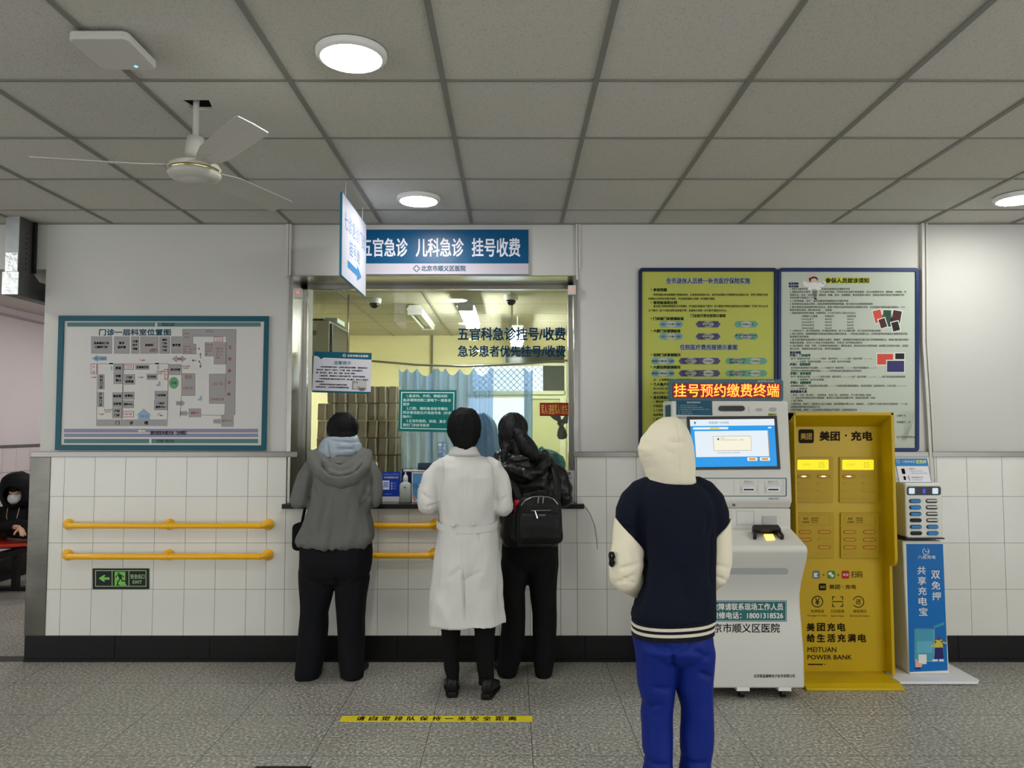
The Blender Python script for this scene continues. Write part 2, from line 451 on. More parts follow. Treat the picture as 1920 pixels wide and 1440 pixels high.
# painted wall above, lintel over the window and beam over the passage
mb = MB().box(-3.10, XW0, YU, YG+0.25, ZS-0.02, ZC+0.05)
struct('wall_front_left', mb, white_paint)
struct('wall_front_right', MB().box(XW1, 6.0, YU, YG+0.25, ZS-0.02, ZC+0.05), white_paint)
ZL = P(960, 517, YU).z         # underside of the lintel
struct('wall_front_lintel', MB().box(XW0, XW1, YU+0.012, YG+0.25, ZL, ZC+0.05), white_paint)
struct('wall_front_base', MB().box(-3.10, 6.0, YW+0.05, YG+0.25, 0, ZK-0.031), white_paint)
struct('wall_front_left_core', MB().box(-3.10, XW0, YW+0.05, YG+0.25, ZK-0.031, ZS-0.02), white_paint)
struct('wall_front_right_core', MB().box(XW1, 6.0, YW+0.05, YG+0.25, ZK-0.031, ZS-0.02), white_paint)
struct('wall_passage_beam', MB().box(-8.0, -3.10, YU, 6.0, P(0,505,YU).z, ZC+0.05), mat('beam_paint', (196,194,188), 0.8, var=(2,0.05)))
# black stone skirting
skirt = mat('black_skirting', (12,12,13), 0.32, spec=.3, var=(3,0.15))
mb = MB()
ed = [xl(50), xl(222), xl(398), xl(572), xl(746), xl(920), xl(1096), xl(1270), xl(1446), xl(1620), xl(1790), xl(1966), 6.0]
ed[0] = -3.14
for a, c in zip(ed, ed[1:]): mb.box(a, c-0.0015, YW-0.004, YW+0.05, 0.018, 0.165)
mb.box(-3.14, 6.0, YW-0.010, YW+0.05, 0, 0.018)
struct('baseboard_front', mb, skirt, bevel=0.002)
# steel strip on the tile edge, corner guard at the passage
mb = MB()
zt0, zt1 = P(0,857,YW).z, P(0,847,YW).z
for a, c in ((-3.14, xl(556)), (xl(1076), xl(1195)), (xl(1195), 2.72), (xl(1752), 6.0)):
    mb.box(a, c, YW-0.006, YU+0.006, zt0, zt1)
struct('trim_3', mb, mat('strip_steel',(126,124,118),.3,metal=1.0,bump=(9,.15)), bevel=0.002)
mb = MB(); mb.box(-3.145, xl(91), YW-0.004, YW+0.06, 0.165, zt0); mb.box(-3.148, -3.10, YW+0.06, YG+0.25, 0.0, zt0)
struct('trim_4', mb, mat('guard_steel', (98,96,89), 0.28, metal=1.0, var=(4,0.18), bump=(5,0.25)), bevel=0.002)
# cable ducts running down the wall
duct_w = mat('cable_duct', (206,203,196), 0.5)
mb = MB(); mb.box(-1.508, -1.486, YU-0.014, YU+0.01, P(0,520,YU).z, ZC); mb.box(-1.484, -1.468, YU-0.012, YU+0.01, ZL-0.01, ZC)
struct('trim_5', mb, duct_w, bevel=0.002)
mb = MB(); mb.box(0.424, 0.438, YU-0.014, YU+0.01, P(0,525,YU).z, ZC); mb.box(0.441, 0.456, YU-0.010, YU+0.01, P(0,505,YU).z, ZC)
struct('trim_6', mb, duct_w, bevel=0.002)
mb = MB()
for k, w in ((0, 0.020), (0.027, 0.011)):
    pts = [(P(1724,420,YU).x+k, ZC), (P(1724,600,YU).x+k, P(0,640,YU).z), (P(1733,760,YU).x+k, P(0,760,YU).z), (P(1742,900,YU).x+k, 0.9)]
    for (a, z1), (c, z0) in zip(pts, pts[1:]):
        mb.add([(a,YU-0.03,z1),(a+w,YU-0.03,z1),(a+w,YU+0.01,z1),(a,YU+0.01,z1),(c,YU-0.03,z0),(c+w,YU-0.03,z0),(c+w,YU+0.01,z0),(c,YU+0.01,z0)],
               [(0,1,2,3),(7,6,5,4),(0,4,5,1),(1,5,6,2),(2,6,7,3),(3,7,4,0)])
struct('trim_7', mb, duct_w, bevel=0.002)

# room behind the camera and to the sides (closes the hall)
struct('wall_back', MB().box(-4.6, 1.7, -4.2, -4.0, 0, ZC+0.3).box(-8.2, 6.2, -4.2, -4.0, 2.75, ZC+0.3), white_paint)   # unglazed gaps beside it and in the side walls, added to admit world light
struct('wall_right', MB().box(6.0, 6.2, 1.0, 6.0, 0, ZC+0.3).box(6.0, 6.2, -4.0, 1.0, 2.75, ZC+0.3), white_paint)
struct('wall_hall_left', MB().box(-8.2, -8.0, 2.0, 12.0, 0, ZC+0.3).box(-8.2, -8.0, -4.0, 2.0, 2.75, ZC+0.3), white_paint)
# passage on the left: its far-side wall, ceiling, skirting
ZP = 2.69; XP = -5.0
struct('ceiling_passage', MB().box(-8.0, -3.1, 6.0, 12.0, ZP, ZP+0.1), mat('passage_ceiling', (205,201,194), 0.85))
pink = mat('passage_paint', (218,209,211), 0.75, var=(1.5,0.03))
struct('wall_passage', MB().box(XP-0.1, XP, 5.9, 12.0, P(0,835,7.5).z, ZP), pink)
struct('wall_passage_end', MB().box(-8.0, -3.1, 12.0, 12.1, 0, ZP), pink)
mb = MB(); zz = [P(0,836,7.5).z-0.02, 1.06, 0.76, 0.46, 0.21]
ys = [5.9+0.21*k for k in range(30)]
mb.box(XP-0.1, XP-0.006, 5.9, 11.99, 0.2, zz[0])
for a, c in zip(ys, ys[1:]):
    for t, u in zip(zz, zz[1:]): mb.box(XP-0.006, XP, a+0.002, c-0.002, u+0.002, t-0.002, 1)
struct('wall_passage_tiles', mb, [grout, mat('passage_tile', (216,206,207), 0.3)])
struct('baseboard_passage', MB().box(XP-0.1, XP+0.012, 5.9, 12.0, 0, 0.21), skirt)
struct('trim_8', MB().box(XP-0.1, XP+0.01, 5.9, 12.0, zz[0], zz[0]+0.025), dark_steel)
struct('trim_9', MB().box(XP, XP+0.03, 5.9, 12.0, ZP-0.09, ZP-0.07), mat('passage_moulding', (170,160,158), 0.6))
struct('wall_office_side', MB().box(-3.10, -3.0, YG+0.25, 12.0, 0, ZP), pink)

# ---------------------------------------------------------------- counter window
mb = MB()
t = 0.004
mb.box(XW0, XW1, YU-0.004, YG+0.02, ZL-t, ZL)                              # lining of the soffit
mb.box(XW0, XW0+t, YU-0.004, YG+0.02, ZK, ZL); mb.box(XW1-t, XW1, YU-0.004, YG+0.02, ZK, ZL)
fw = 0.034
mb.box(XW0+t, XW0+t+0.028, YG-0.02, YG+0.02, ZK, ZL-t); mb.box(XW1-t-0.028, XW1-t, YG-0.02, YG+0.02, ZK, ZL-t)
mb.box(XW0+t, XW1-t, YG-0.02, YG+0.02, ZL-t-fw, ZL-t)
mb.box(XW0-0.012, XW0+0.016, YU-0.012, YU+0.002, ZK, ZL-0.0); mb.box(XW1-0.016, XW1+0.012, YU-0.012, YU+0.002, ZK, ZL)
struct('window_1_frame', mb, steel, bevel=0.0015)
pane_g = glass_mat('counter_glass', (0.97,0.985,0.98), 1.25)
struct('window_1', MB().box(XW0+0.034, XW1-0.034, YG-0.005, YG+0.005, ZK+0.03, ZL-0.04), pane_g)

# office behind the glass
yel = mat('office_paint', (240,233,186), 0.75, var=(1.2,0.03))
XO0, XO1, YO = -2.02, 0.95, 9.2
ZO = P(960, 629, YO).z
struct('wall_office_left', MB().box(XO0-0.1, XO0, YG+0.25, YO, 0, ZO+0.05), yel)
struct('wall_office_back', MB().box(XO0-0.1, XO1+0.1, YO, YO+0.1, 0, ZO+0.05), yel)
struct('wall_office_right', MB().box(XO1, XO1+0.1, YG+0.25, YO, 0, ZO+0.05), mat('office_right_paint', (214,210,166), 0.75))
oc = mat('office_ceiling', (172,168,146), 0.85)
mb = MB()
k = YG+0.25
while k < YO:
    mb.box(XO0, XO1, k+0.009, min(k+0.6, YO)-0.009, ZO, ZO+0.02, 0); k += 0.6
mb.box(XO0, XO1, YG+0.25, YO, ZO+0.004, ZO+0.03, 1)
for x in (-1.42, -0.72, -0.02, 0.6): mb.box(x-0.012, x+0.012, YG+0.25, YO, ZO-0.006, ZO+0.01, 1)
struct('ceiling_office', mb, [oc, mat('office_ceiling_bar', (150,147,128), 0.6)])
struct('trim_10', MB().box(P(808,640,YO).x, P(812,640,YO).x, YO-0.02, YO, 0.8, ZO), mat('conduit', (120,118,100), 0.5))
# ================================================================ LAMPS
rim_m = mat('lamp_rim', (232,232,228), 0.45)
hall_glow = mat('lamp_diffuser', (250,250,248), 0.5, emit=((251,252,247), HALL_LAMP))
def ceiling_lamp(x, y, label, group):
    t = thing('ceiling_lamp', label, 'ceiling lamp', (x, y, ZC), group)
    put('rim', MB().lathe((x,y,ZC), [(0.128,0.001),(0.128,-0.012),(0.122,-0.020),(0.110,-0.024),(0.109,-0.018),(0.109,0.001)], 40), rim_m, t, smooth=True, auto=40)
    put('diffuser', MB().lathe((x,y,ZC), [(0.109,-0.004),(0.109,-0.022),(0.095,-0.027),(0.05,-0.030),(0.004,-0.031)], 40), hall_glow, t, smooth=True)
    return t
g = 'round ceiling lamps in the hall'
a = PZ(659,99,ZC); c = PZ(785,371,ZC); d = PZ(1908,369,ZC)
ceiling_lamp(a.x, a.y, 'large bright round ceiling lamp nearest the camera, upper middle of the photo', g)
ceiling_lamp(c.x, c.y, 'round lit ceiling lamp close to the counter sign above the hanging arrow board', g)
ceiling_lamp(d.x, d.y, 'round lit ceiling lamp cut off by the right edge of the photo', g)
first = None
for x in (-4.14, a.x, d.x):
    for y in (-2.6, -0.86, 0.92, a.y, c.y):
        if (x, y) in ((a.x, a.y), (a.x, c.y), (d.x, c.y)): continue
        lab = 'round ceiling lamp of the hall or added to light the passage, outside the photo'
        if first is None: first = ceiling_lamp(x, y, lab, g)
        else: copy_tree(first, (x, y, ZC))
copy_tree(first, (-4.1, 10.4, 2.69)); copy_tree(first, (-3.65, 8.3, 2.69)); copy_tree(first, (-3.5, 7.1, 2.69))  # unseen lamps added to brighten the passage
# tube battens in the office
tube_glow = mat('tube_light', (250,252,250), 0.4, emit=((250,255,244), TUBE_LAMP))
tube_off = mat('tube_unlit', (222,226,214), 0.4)
def batten(x, y0, y1, z, lit, label, drop=0.0):
    t = thing('tube_lamp', label, 'tube lamp', (x, (y0+y1)/2, z), 'office tube lamps')
    put('housing', MB().prism([(x-0.05,y0,z+0.045),(x+0.05,y0,z+0.045),(x+0.075,y0,z+0.005),(x+0.02,y0,z-0.012),(x-0.02,y0,z-0.012),(x-0.075,y0,z+0.005)], (0,y1-y0,0)), white_plastic, t)
    for s in (-0.045, 0.045):
        put('tube', MB().tube([(x+s,y0+0.03,z-0.022),(x+s,y1-0.03,z-0.022)], 0.014, 10), tube_glow if lit else tube_off, t, smooth=True)
    for yy in (y0+0.02, y1-0.02):
        put('end_cap', MB().box(x-0.065, x+0.065, yy-0.015, yy+0.015, z-0.04, z), white_plastic, t)
    if drop:
        for yy in (y0+0.2, y1-0.2):
            put('hanger', MB().tube([(x,yy,z+0.04),(x,yy,ZO)], 0.006, 8), white_plastic, t)
    return t
p = P(790, 600, 7.3); batten(p.x, 6.8, 7.9, ZO-0.06, False, 'unlit tube lamp on the office ceiling left of the lit ones', 0.02)
p = P(880, 590, 6.9); batten(p.x, 6.3, 7.5, ZO-0.1, True, 'lit twin tube lamp in the middle of the office ceiling', 0.06)
p = P(970, 600, 7.8); batten(p.x, 7.4, 8.6, ZO-0.16, True, 'lit tube lamp hung low at the right of the office ceiling', 0.12)
# ================================================================ BOARDS AND SIGNS ON THE WALL
def front(Y):
    """print coordinates = photograph pixels taken at depth Y on a wall facing the camera"""
    return lambda x, y: P(x, y, Y)
NF = (0,-1,0)
teal = mat('teal_print', (0,88,108), 0.4); teal_d = mat('teal_frame', (0,80,96), 0.38)
sheet_w = mat('board_white', (206,204,200), 0.4)
grey_p = mat('print_grey', (158,155,155), 0.6); line_g = mat('print_line', (110,108,108), 0.6)
green_band = mat('print_green_band', (86,124,124), 0.6); lilac = mat('print_lilac', (138,138,162), 0.6)
red_p = mat('print_red', (168,60,52), 0.6); dkred = mat('print_dark_red', (128,34,42), 0.6)
arrow_b = mat('print_pale_blue', (142,168,190), 0.6); garden = mat('print_garden', (104,156,112), 0.6)
teal_let = mat('print_teal_letters', (16,70,90), 0.6)

# ---- floor plan board, left of the window
Yb = YU-0.016
t = thing('floor_plan_board', 'large white floor plan board with teal frame on the wall left of the window', 'notice board', P(305,846,Yb+0.012))
def q4(x0,y0,x1,y1,Y): return [P(x0,y0,Y),P(x1,y0,Y),P(x1,y1,Y),P(x0,y1,Y)]
a = [P(111,592,Yb), P(505,593,Yb), P(500,845,Yb), P(104,844,Yb)]
put('panel', MB().prism(a, (0,0.012,0)), sheet_w, t)
i_ = [P(121,602,Yb), P(496,603,Yb), P(490.5,835,Yb), P(114,834,Yb)]
mb = MB()
for k in range(4):
    mb.prism([a[k], a[(k+1)%4], i_[(k+1)%4], i_[k]], (0,-0.008,0))
put('frame', mb, teal_d, t)
S = Sheet(front(Yb), NF)
S.rect(126,604.5,489,612.5,green_band); S.rect(120,823,484,831,green_band)
S.rect(120,804,484,811,lilac); S.rect(120,813,484,819.5,lilac)
S.rect(291,605,295,612.5,sheet_w,2); S.rect(280,822,284,831,sheet_w,2); S.poly([(258,808),(263,805),(263,806.7),(273,806.7),(273,809.3),(263,809.3),(263,811)],sheet_w,2)
S.text('国泰北街',304,605.5,327,611.5,ink); S.text('光明广场方向',294,824,326,830,ink); S.text('通往医院东楼方向（光明街）',282,808,350,815,ink,bold=.25)
S.text('门诊一层科室位置图',186,617,320,629,teal_let,bold=0.5)
def room(x0,y0,x1,y1,txt=None,tm=ink,h=5.2,fill=grey_p):
    S.rect(x0,y0,x1,y1,line_g,1); S.rect(x0+.5,y0+.5,x1-.5,y1-.5,fill,2)
    if txt:
        n = len(txt); gap = h*1.5; yc = (y0+y1)/2-(n-1)*gap/2
        for i, s_ in enumerate(txt): S.line_text(s_,(x0+x1)/2,yc+i*gap+h*.38,h,tm,4,bold=0.22,align='c',maxw=(x1-x0)-3)
room(171,631,210,663,['耳鼻喉科门诊','口腔科门诊'],h=4.8); room(214,631,243,663,['急诊','监护室']); room(246,631,261,663,['CT室','电气','试验'],h=4.6)
room(263,631,297,663,['放射科']); room(299,631,319,663,['眼科','门诊','外科','门诊'],h=4.3); room(321,631,341,663,['复苏室'])
S.text('急诊收费挂号处',281,653,295,660,dkred,4)
S.poly([(171,672),(184,665),(184,668),(200,668),(200,676),(184,676),(184,679)],arrow_b,2); S.text('西门出口',178,669.5,199,674.5,ink,4)
S.poly([(322,673),(332,666),(332,670),(340,670),(340,666),(350,673),(340,680),(340,676),(332,676),(332,680)],grey_p,2); S.text('通道',333,671,342,675,dkred,4)
S.line([(184,682),(316,682)],.8,line_g,2); S.line([(183,682),(181,787)],.8,line_g,2); S.line([(316,682),(314,787)],1,line_g,2); S.line([(231.5,682),(229,785)],1.6,line_g,3)
for x0 in (205,291): S.rect(x0,680.5,x0+7,683,ink,3)
room(213,683,231,697,['楼道']); room(213,698,231,720,['收款','窗口']); room(211,736,229,749,['输液室']); room(211,750,229,764,['注射室']); room(210,765,229,784,['产科','门诊'])
def red_box(x0,y0,x1,y1,s_,vert=False):
    S.rect(x0,y0,x1,y1,red_p,2); S.rect(x0+.9,y0+.9,x1-.9,y1-.9,sheet_w,3)
    if vert:
        for i,c_ in enumerate(s_): S.line_text(c_,(x0+x1)/2,y0+(i+.75)*(y1-y0)/len(s_)+.5,5,red_p,4,align='c')
    else: S.text(s_,x0+3,(y0+y1)/2-2.3,x1-3,(y0+y1)/2+2.3,red_p,4)
red_box(170,682,182,701,'电梯',True); red_box(233,684,251,693,'卫生间'); red_box(308,692,315.5,712,'卫生间',True); red_box(231,771,251,782,'电梯'); red_box(401,631.5,418,641,'卫生间')
room(254,684,280,693,['化验单打印'],h=4.4); room(233,702,253,721,['门诊','收费室']); room(275,701,295,712,['打印处']); room(232,735,252,749,['收费处']); room(231,751,251,765,['便民中心'],h=4.3)
room(290,733,314,749,['门诊药房'],h=4.6); room(289,750,314,769,['一站式','服务中心'],h=4.6); room(317,683,341,703,['保卫科室'],h=4.6)
for x0,y0,tx in ((184,702,'妇科门诊'),(183,735,'产科门诊')):
    S.rect(x0,y0,x0+12,y0+28,line_g,1); S.rect(x0+.5,y0+.5,x0+11.5,y0+27.5,grey_p,2)
    for i,c_ in enumerate(tx): S.line_text(c_,x0+6,y0+6.5+i*6.5,5.6,ink,4,bold=.2,align='c')
for x0,y0 in ((195,767),(293,695),(342,685)): S.text('急诊收费',x0,y0,x0+14,y0+3.3,dkred,4); S.text('挂号处',x0+2,y0+3.9,x0+12,y0+7,dkred,4)
S.disc(326,718,9,11,garden,2); S.text('花园',321,715.5,331,720.5,ink,4)
S.poly([(269.5,766),(284,778),(281,778),(281,788),(259,788),(259,778),(256,778)],arrow_b,3); S.text('门诊入口',262,778,279,783,mat('print_blue_let',(60,80,130),.6),4)
S.rect(180.5,786.5,314,799,grey_p,2)
for x0,c_ in ((217,'门'),(243,'诊'),(271,'楼')): S.text(c_,x0,789.5,x0+7,796,ink,4,bold=.25)
for x0,y0 in ((207,687),(294,685),): S.poly([(x0+2.5,y0-1),(x0+5,y0+2.5),(x0+3.6,y0+2.5),(x0+3.6,y0+8),(x0+1.4,y0+8),(x0+1.4,y0+2.5),(x0,y0+2.5)],arrow_b,2)
for x0,y0 in ((293,714),(371,741)): S.poly([(x0+6,y0),(x0+9,y0+4),(x0+8,y0+4),(x0+8,y0+10),(x0,y0+10),(x0,y0+6.5),(x0+4,y0+6.5),(x0+4,y0+4),(x0+3,y0+4)],arrow_b,2)
# right-hand wing
S.poly([(342,617),(443,617),(441,778),(438,778),(438,800),(415,800),(415,778),(421,778),(424,682),(424,670),(424,631),(424,631),(362,631),(362,645),(368,645),(368,664),(342,664)],line_g,1)
S.poly([(342.6,617.6),(442.4,617.6),(440.4,778),(437.5,778),(437.5,799.5),(415.6,799.5),(415.6,778),(421.6,778),(424.6,682),(424.6,630.4),(361.4,630.4),(361.4,645.6),(367.4,645.6),(367.4,663.4),(342.6,663.4)],grey_p,2)
room(384,642,402,668); room(401,642,424,683); room(392,701,423,757); room(340,700,366,742); room(354,766,377,782,['复苏CT'],red_p,4.5)
S.line([(377,778),(421,779)],.8,line_g,2); S.line([(340,742),(338,782)],.8,line_g,2)
S.text('收费中心',346,624,357,627,red_p,4); S.text('导诊台',386,619,400,623,red_p,4); S.text('中心',347,630.5,356,634,red_p,4)
for i,s_ in enumerate(['儿科诊室','口腔、外科门诊','放射、彩超']): S.text(s_,343.5,648+i*5,343.5+len(s_)*3.4,651.3+i*5,red_p,4)
for i,s_ in enumerate(['妇科诊室','儿科、外','科门诊','部']): S.text(s_,385.5,645+i*5.6,385.5+len(s_)*3.4,648.6+i*5.6,red_p,4)
for i,s_ in enumerate(['中医门诊','儿科、外','科门诊','彩超']): S.text(s_,405,652+i*5.6,405+len(s_)*3.4,655.6+i*5.6,red_p,4)
S.text('神经心内科',347,702,360,711,red_p,4); S.text('儿科门诊',343,725,362,730,red_p,4); S.text('儿科门诊',397,717,418,723,red_p,4); S.text('儿科急诊室',394,746,420,751,red_p,4); S.text('复苏门诊',417,786,436,791,red_p,4)
for i,c_ in enumerate('五官急诊楼'): S.text(c_,428.5-i*.5,648+i*22,434.5-i*.5,654+i*22,red_p,4,bold=.15)
for x0,y0 in ((330,752),(337,771),(400,786)):
    S.poly([(x0,y0),(x0+11,y0),(x0+11,y0-2.5),(x0+17,y0+4),(x0+11,y0+10.5),(x0+11,y0+8),(x0,y0+8)],grey_p,2); S.text('入口',x0+2.5,y0+2.5,x0+9,y0+5.8,red_p,4)
S.poly([(373,665),(376,661),(379,665),(377,665),(377,672),(375,672),(375,665)],grey_p,2); S.poly([(373,686),(379,686),(376,691)],grey_p,2); S.rect(375,679,377,686,grey_p,2); S.poly([(359,676),(363,672.5),(363,679.5)],grey_p,2); S.rect(363,675,369,677,grey_p,2)
S.rect(372.5,652,374,656,ink,3); S.rect(373,676,374.5,680,ink,3); S.text('北',374.5,664,377.5,667,ink,4); S.text('南',374.5,685,377.5,688.5,ink,4); S.text('西',361,674.5,364,677.5,ink,4)
for x0,y0 in ((262,674),(171,706),(259,706),(185,775)): S.line([(x0,y0),(x0+4,y0+2.5),(x0+9,y0+2)],.7,dkred,3); S.text('电梯',x0+5,y0,x0+10,y0+2.6,dkred,4)
S.line([(295,779),(298,775),(302,774)],.7,line_g,3); S.text('楼梯',299,777.5,305,780.5,ink,4)
S.build(t)

# ---- header sign over the window
Yh = YU-0.010
t = thing('header_sign', 'long blue and white sign with white characters above the counter window', 'sign', P(825,514,Yh+0.02))
blue_h = mat('header_blue', (0,80,124), 0.35)
put('panel', MB().prism(q4(659,430,991,514,Yh), (0,0.02,0)), mat('header_panel_white', (196,190,202), 0.4), t)
S = Sheet(front(Yh), NF); S.rect(659,430.5,991,494,blue_h)
hw = mat('header_letters', (232,232,244), 0.5)
for s_, x0, x1 in (('五官急诊',677,764),('儿科急诊',780,869),('挂号收费',885,975)): S.text(s_,x0,447,x1,481,hw,bold=0.7,res=3)
dkt = mat('header_dark_teal', (44,84,110), 0.6)
S.text('北京市顺义区医院',790,498,873,508.5,dkt,bold=0.4,res=3)
def cross_logo(S, x, y, r, m, w=None, k=3):
    w = w or r*.3
    for i in range(4):
        a0 = i*90
        cx, cy = x+r*.52*cos(radians(a0)), y+r*.52*sin(radians(a0))
        S.ring(cx,cy,r*.52,w,m,k,12,a0-115,a0+115)
cross_logo(S,781,503.5,6.2,dkt,1.5)
S.build(t)

# ---- yellow and white notices in dark blue frames
navy_f = mat('navy_frame', (20,44,92), 0.4); navy_d = mat('navy_frame_dark', (14,32,66), 0.4)
lime = mat('notice_lime', (182,186,84), 0.5, var=(1.4,0.03)); pale = mat('notice_pale', (186,194,180), 0.45, var=(1.4,0.03))
Yn = YU-0.018
def framed(name, label, x0,y0,x1,y1, inner, sheetm, frm):
    t = thing(name, label, 'notice board', P((x0+x1)/2,y1,Yn+0.016))
    out = [P(x,y,Yn-0.008) for x,y in rrect(x0,x1,y0,y1,7)]; inn = [P(x,y,Yn-0.008) for x,y in rrect(inner[0],inner[2],inner[1],inner[3],2)]
    mb = MB(); n = len(out)
    mb.v = [tuple(p) for p in out]+[tuple(p) for p in inn]+[(p.x,p.y+0.026,p.z) for p in out]+[(p.x,p.y+0.026,p.z) for p in inn]
    for i in range(n):
        j = (i+1)%n
        mb.f += [(i,j,n+j,n+i),(2*n+i,3*n+i,3*n+j,2*n+j),(i,2*n+i,2*n+j,j),(n+i,n+j,3*n+j,3*n+i)]; mb.m += [0]*4
    put('frame', mb, frm, t, bevel=0.002)
    put('panel', MB().prism(q4(inner[0]-2,inner[1]-2,inner[2]+2,inner[3]+2,Yn), (0,0.016,0)), sheetm, t)
    return t
t = framed('yellow_notice', 'yellow-green insurance notice in a dark blue frame behind the payment kiosk', 1198,502,1458,847,(1204,509,1452,840),lime,navy_d)
S = Sheet(front(Yn), NF)
dkn = mat('print_navy', (28,44,84), 0.6); halo = mat('print_halo', (196,206,206), 0.6); olive = mat('print_olive_ink', (50,50,22), 0.7); dkgreen = mat('print_dark_green', (20,48,24), 0.7)
S.text('全市退休人员统一补充医疗保险实施',1249,521,1406,532,halo,2,bold=1.3); S.text('全市退休人员统一补充医疗保险实施',1249,521,1406,532,dkn,4,bold=.35)
S.text('住院医疗费用报销示意图',1275,646,1382,656,halo,2,bold=1.3); S.text('住院医疗费用报销示意图',1275,646,1382,656,dkn,4,bold=.35)
def head(s_,x,y,m=dkgreen): S.disc(x,y-3,1.1,1.1,m,3,8); S.line_text(s_,x+4,y,6.4,m,3,bold=.35)
head('参保范围',1221,546); head('筹资标准和比例',1221,570); head('门诊部门诊报销标准',1221,600); head('大额门诊报销标准',1221,623)
head('住院门诊报销情况',1221,668); head('大额住院报销情况',1221,691)
S.text('门诊医疗费用报销示意图',1295,589,1360,595,olive,3,bold=.25)
body = ['享受待遇为参加城镇医疗保险的单位、企业单位的退休人员、以及失业保险人员管理的社会退休人员，享受公费医疗单位',
        '的退休人员的补充医疗保险，不含享受退休人员统一补充医疗保险。',
        '基本医疗保险统筹基金支付范围内（不含起付标准以下部分）及大额医疗费用互助资金支付范围内（不含门诊1800元',
        '以下部分）由个人按比例负担的医疗费，由退休人员统一补充医疗保险支付50%。']
for s_, x, y, w in zip(body, (1225,1216,1225,1216), (554.5,562,576,584), (215,125,215,147)): S.line_text(s_,x,y,4.9,olive,3,bold=.1,maxw=w)
cy_ = mat('print_cyan', (110,158,164), 0.6); pu_ = mat('print_purple', (86,76,118), 0.6); te_ = mat('print_teal_pill', (100,158,140), 0.6); pl_ = mat('print_pill_centre', (178,186,176), 0.6)
_pk=[0]
def pill(x0,x1,y,m,txts):
    _pk[0] = 0.8 if _pk[0] == 0 else 0; kk = _pk[0]*0.5
    S.poly([(x0,y),(x0+5,y-6),(x1-5,y-6),(x1,y),(x1-5,y+6),(x0+5,y+6)],m,1+kk); c=(x0+x1)/2
    S.disc(c,y,(x1-x0)*.24,5.6,pl_,2+kk)
    for i,s_ in enumerate(txts): S.line_text(s_,c,y+1.6+(i-(len(txts)-1)/2)*4.6,4.0,olive,3,align='c',bold=.12,maxw=(x1-x0)-6)
pill(1235,1281,608,cy_,['1800元个人账户支付']); pill(1304,1351,608,pu_,['个人自付比例70-85%','最高限额2万元']); pill(1376,1422,608,te_,['个人负担20-30%'])
pill(1235,1281,631,cy_,['1300元个人账户支付']); pill(1304,1351,631,pu_,['个人自付比例70-90%','最高限额2万元']); pill(1376,1422,631,te_,['统一补充报销比例10-15%','个人负担10-15%'])
pill(1220,1266,677,cy_,['起付线以下部分由个人自付']); pill(1272,1318,677,pu_,['统筹基金支付97%','最高限额10万元']); pill(1305,1351,677,pu_,['个人负担3%']); pill(1359,1405,677,te_,['大额互助资金70%','最高限额20万元']); pill(1393,1439,677,te_,['个人负担30%'])
pill(1220,1266,700,cy_,['起付线以下部分由个人自付']); pill(1272,1318,700,pu_,['统筹基金支付97%','最高限额10万元']); pill(1305,1351,700,pu_,['统一补充1.5%']); pill(1359,1405,700,te_,['大额互助资金70%','最高限额20万元']); pill(1393,1439,700,te_,['统一补充15%'])
yy = 713
for s_, hd in (('注：上述数据为2008年的标准执行',0),('个人账户划入',1),('从2008年1月起调整',0),('按人月划入个人账户',0),('支付项目及标准',1),('1. 慢性病用药范围',0),('   疗程延长',0),('2. 门诊特殊病',0),('   由统筹基金',0),('3. 抢救留观',0),('4. 家庭病床',0),('5. 急诊留观',0),('报销流程',1)):
    if hd: head(s_,1221,yy+2)
    else: S.line_text(s_,1225,yy+1,5,olive,3,bold=.1)
    yy += 8.2
S.build(t)
t = framed('white_notice', 'pale insurance notice in a dark blue frame at the right of the yellow one', 1459,502,1724,847,(1465,509,1717,840),pale,navy_f)
S = Sheet(front(Yn), NF)
inkg = mat('print_grey_ink', (84,92,84), 0.7); yel_h = mat('print_yellow', (198,196,52), 0.6); gr_h = mat('print_green_head', (46,92,70), 0.7)
S.rect(1546,520,1631,532,yel_h,1); S.text('参保人员就诊须知',1548,521.5,1629,530.5,dkgreen,3,bold=.5)
S.text('就诊须知',1479,529.5,1497,534,dkn,3,bold=.3); S.text('就诊流程',1479,535,1497,539,dkn,3,bold=.3)
lines = ['1. 参保人员就诊时须持社会保障卡，主动出示医保凭证办理就诊手续',
 '2. 就医应持本人蓝本，初诊、"红人蓝本"就医，可到本市定点医疗机构就医，定点A类医院专科、精神病、中医院、传',
 '   染病专业、妇幼、社区医院、康复院、肿瘤、急诊、急救医院，患者持医保卡就诊，直接挂号就诊及持卡结算就诊时',
 '   实时结算不能超过三个月', '3. 门诊特殊病，放疗、透析和器官移植患者应办审批手续',
 '4. 急诊就诊应出具急诊证明，注意出院带药和特殊病种用量，病人医保卡应妥善保管和使用',
 '5. 医疗患者应出院结算时带好身份证、医保卡等有关证件到住院处办理相关手续，必须保留好结算单据交医保办，个人',
 '   医保手续均有效（每年新年度），须保留', '6. 患者住院时的预付押金（自费项目）个人先行支付入院2000元以上',
 '7. 入院后应门，急诊医保患者（外埠医保参保）及个人全额付费，出门后再凭单据去报销',
 '8. 病人在院内，因病情需要外院检查的要经主管医生批准，一切检查以医嘱为主，外院检查费用收据由主管医师签字报',
 '   销单据可享受报销', '9. 病人患有慢性疾病按照处方管理办法规定，需要时，须按照规定到相关科室诊治门诊特殊疾病处方，疾病诊断证明书和药',
 '   单据妥善保管，否则个人承担不应报销费用，可享受门诊特殊疾病处方',
 '10. 急诊留观员（本院、外院）门诊患者的单据结算方，需药品清单，须出具所有急诊费用单据，应按照门诊持有关材料，出院后',
 '   病人必须、须携带患者病历手册，须享受单据报销']
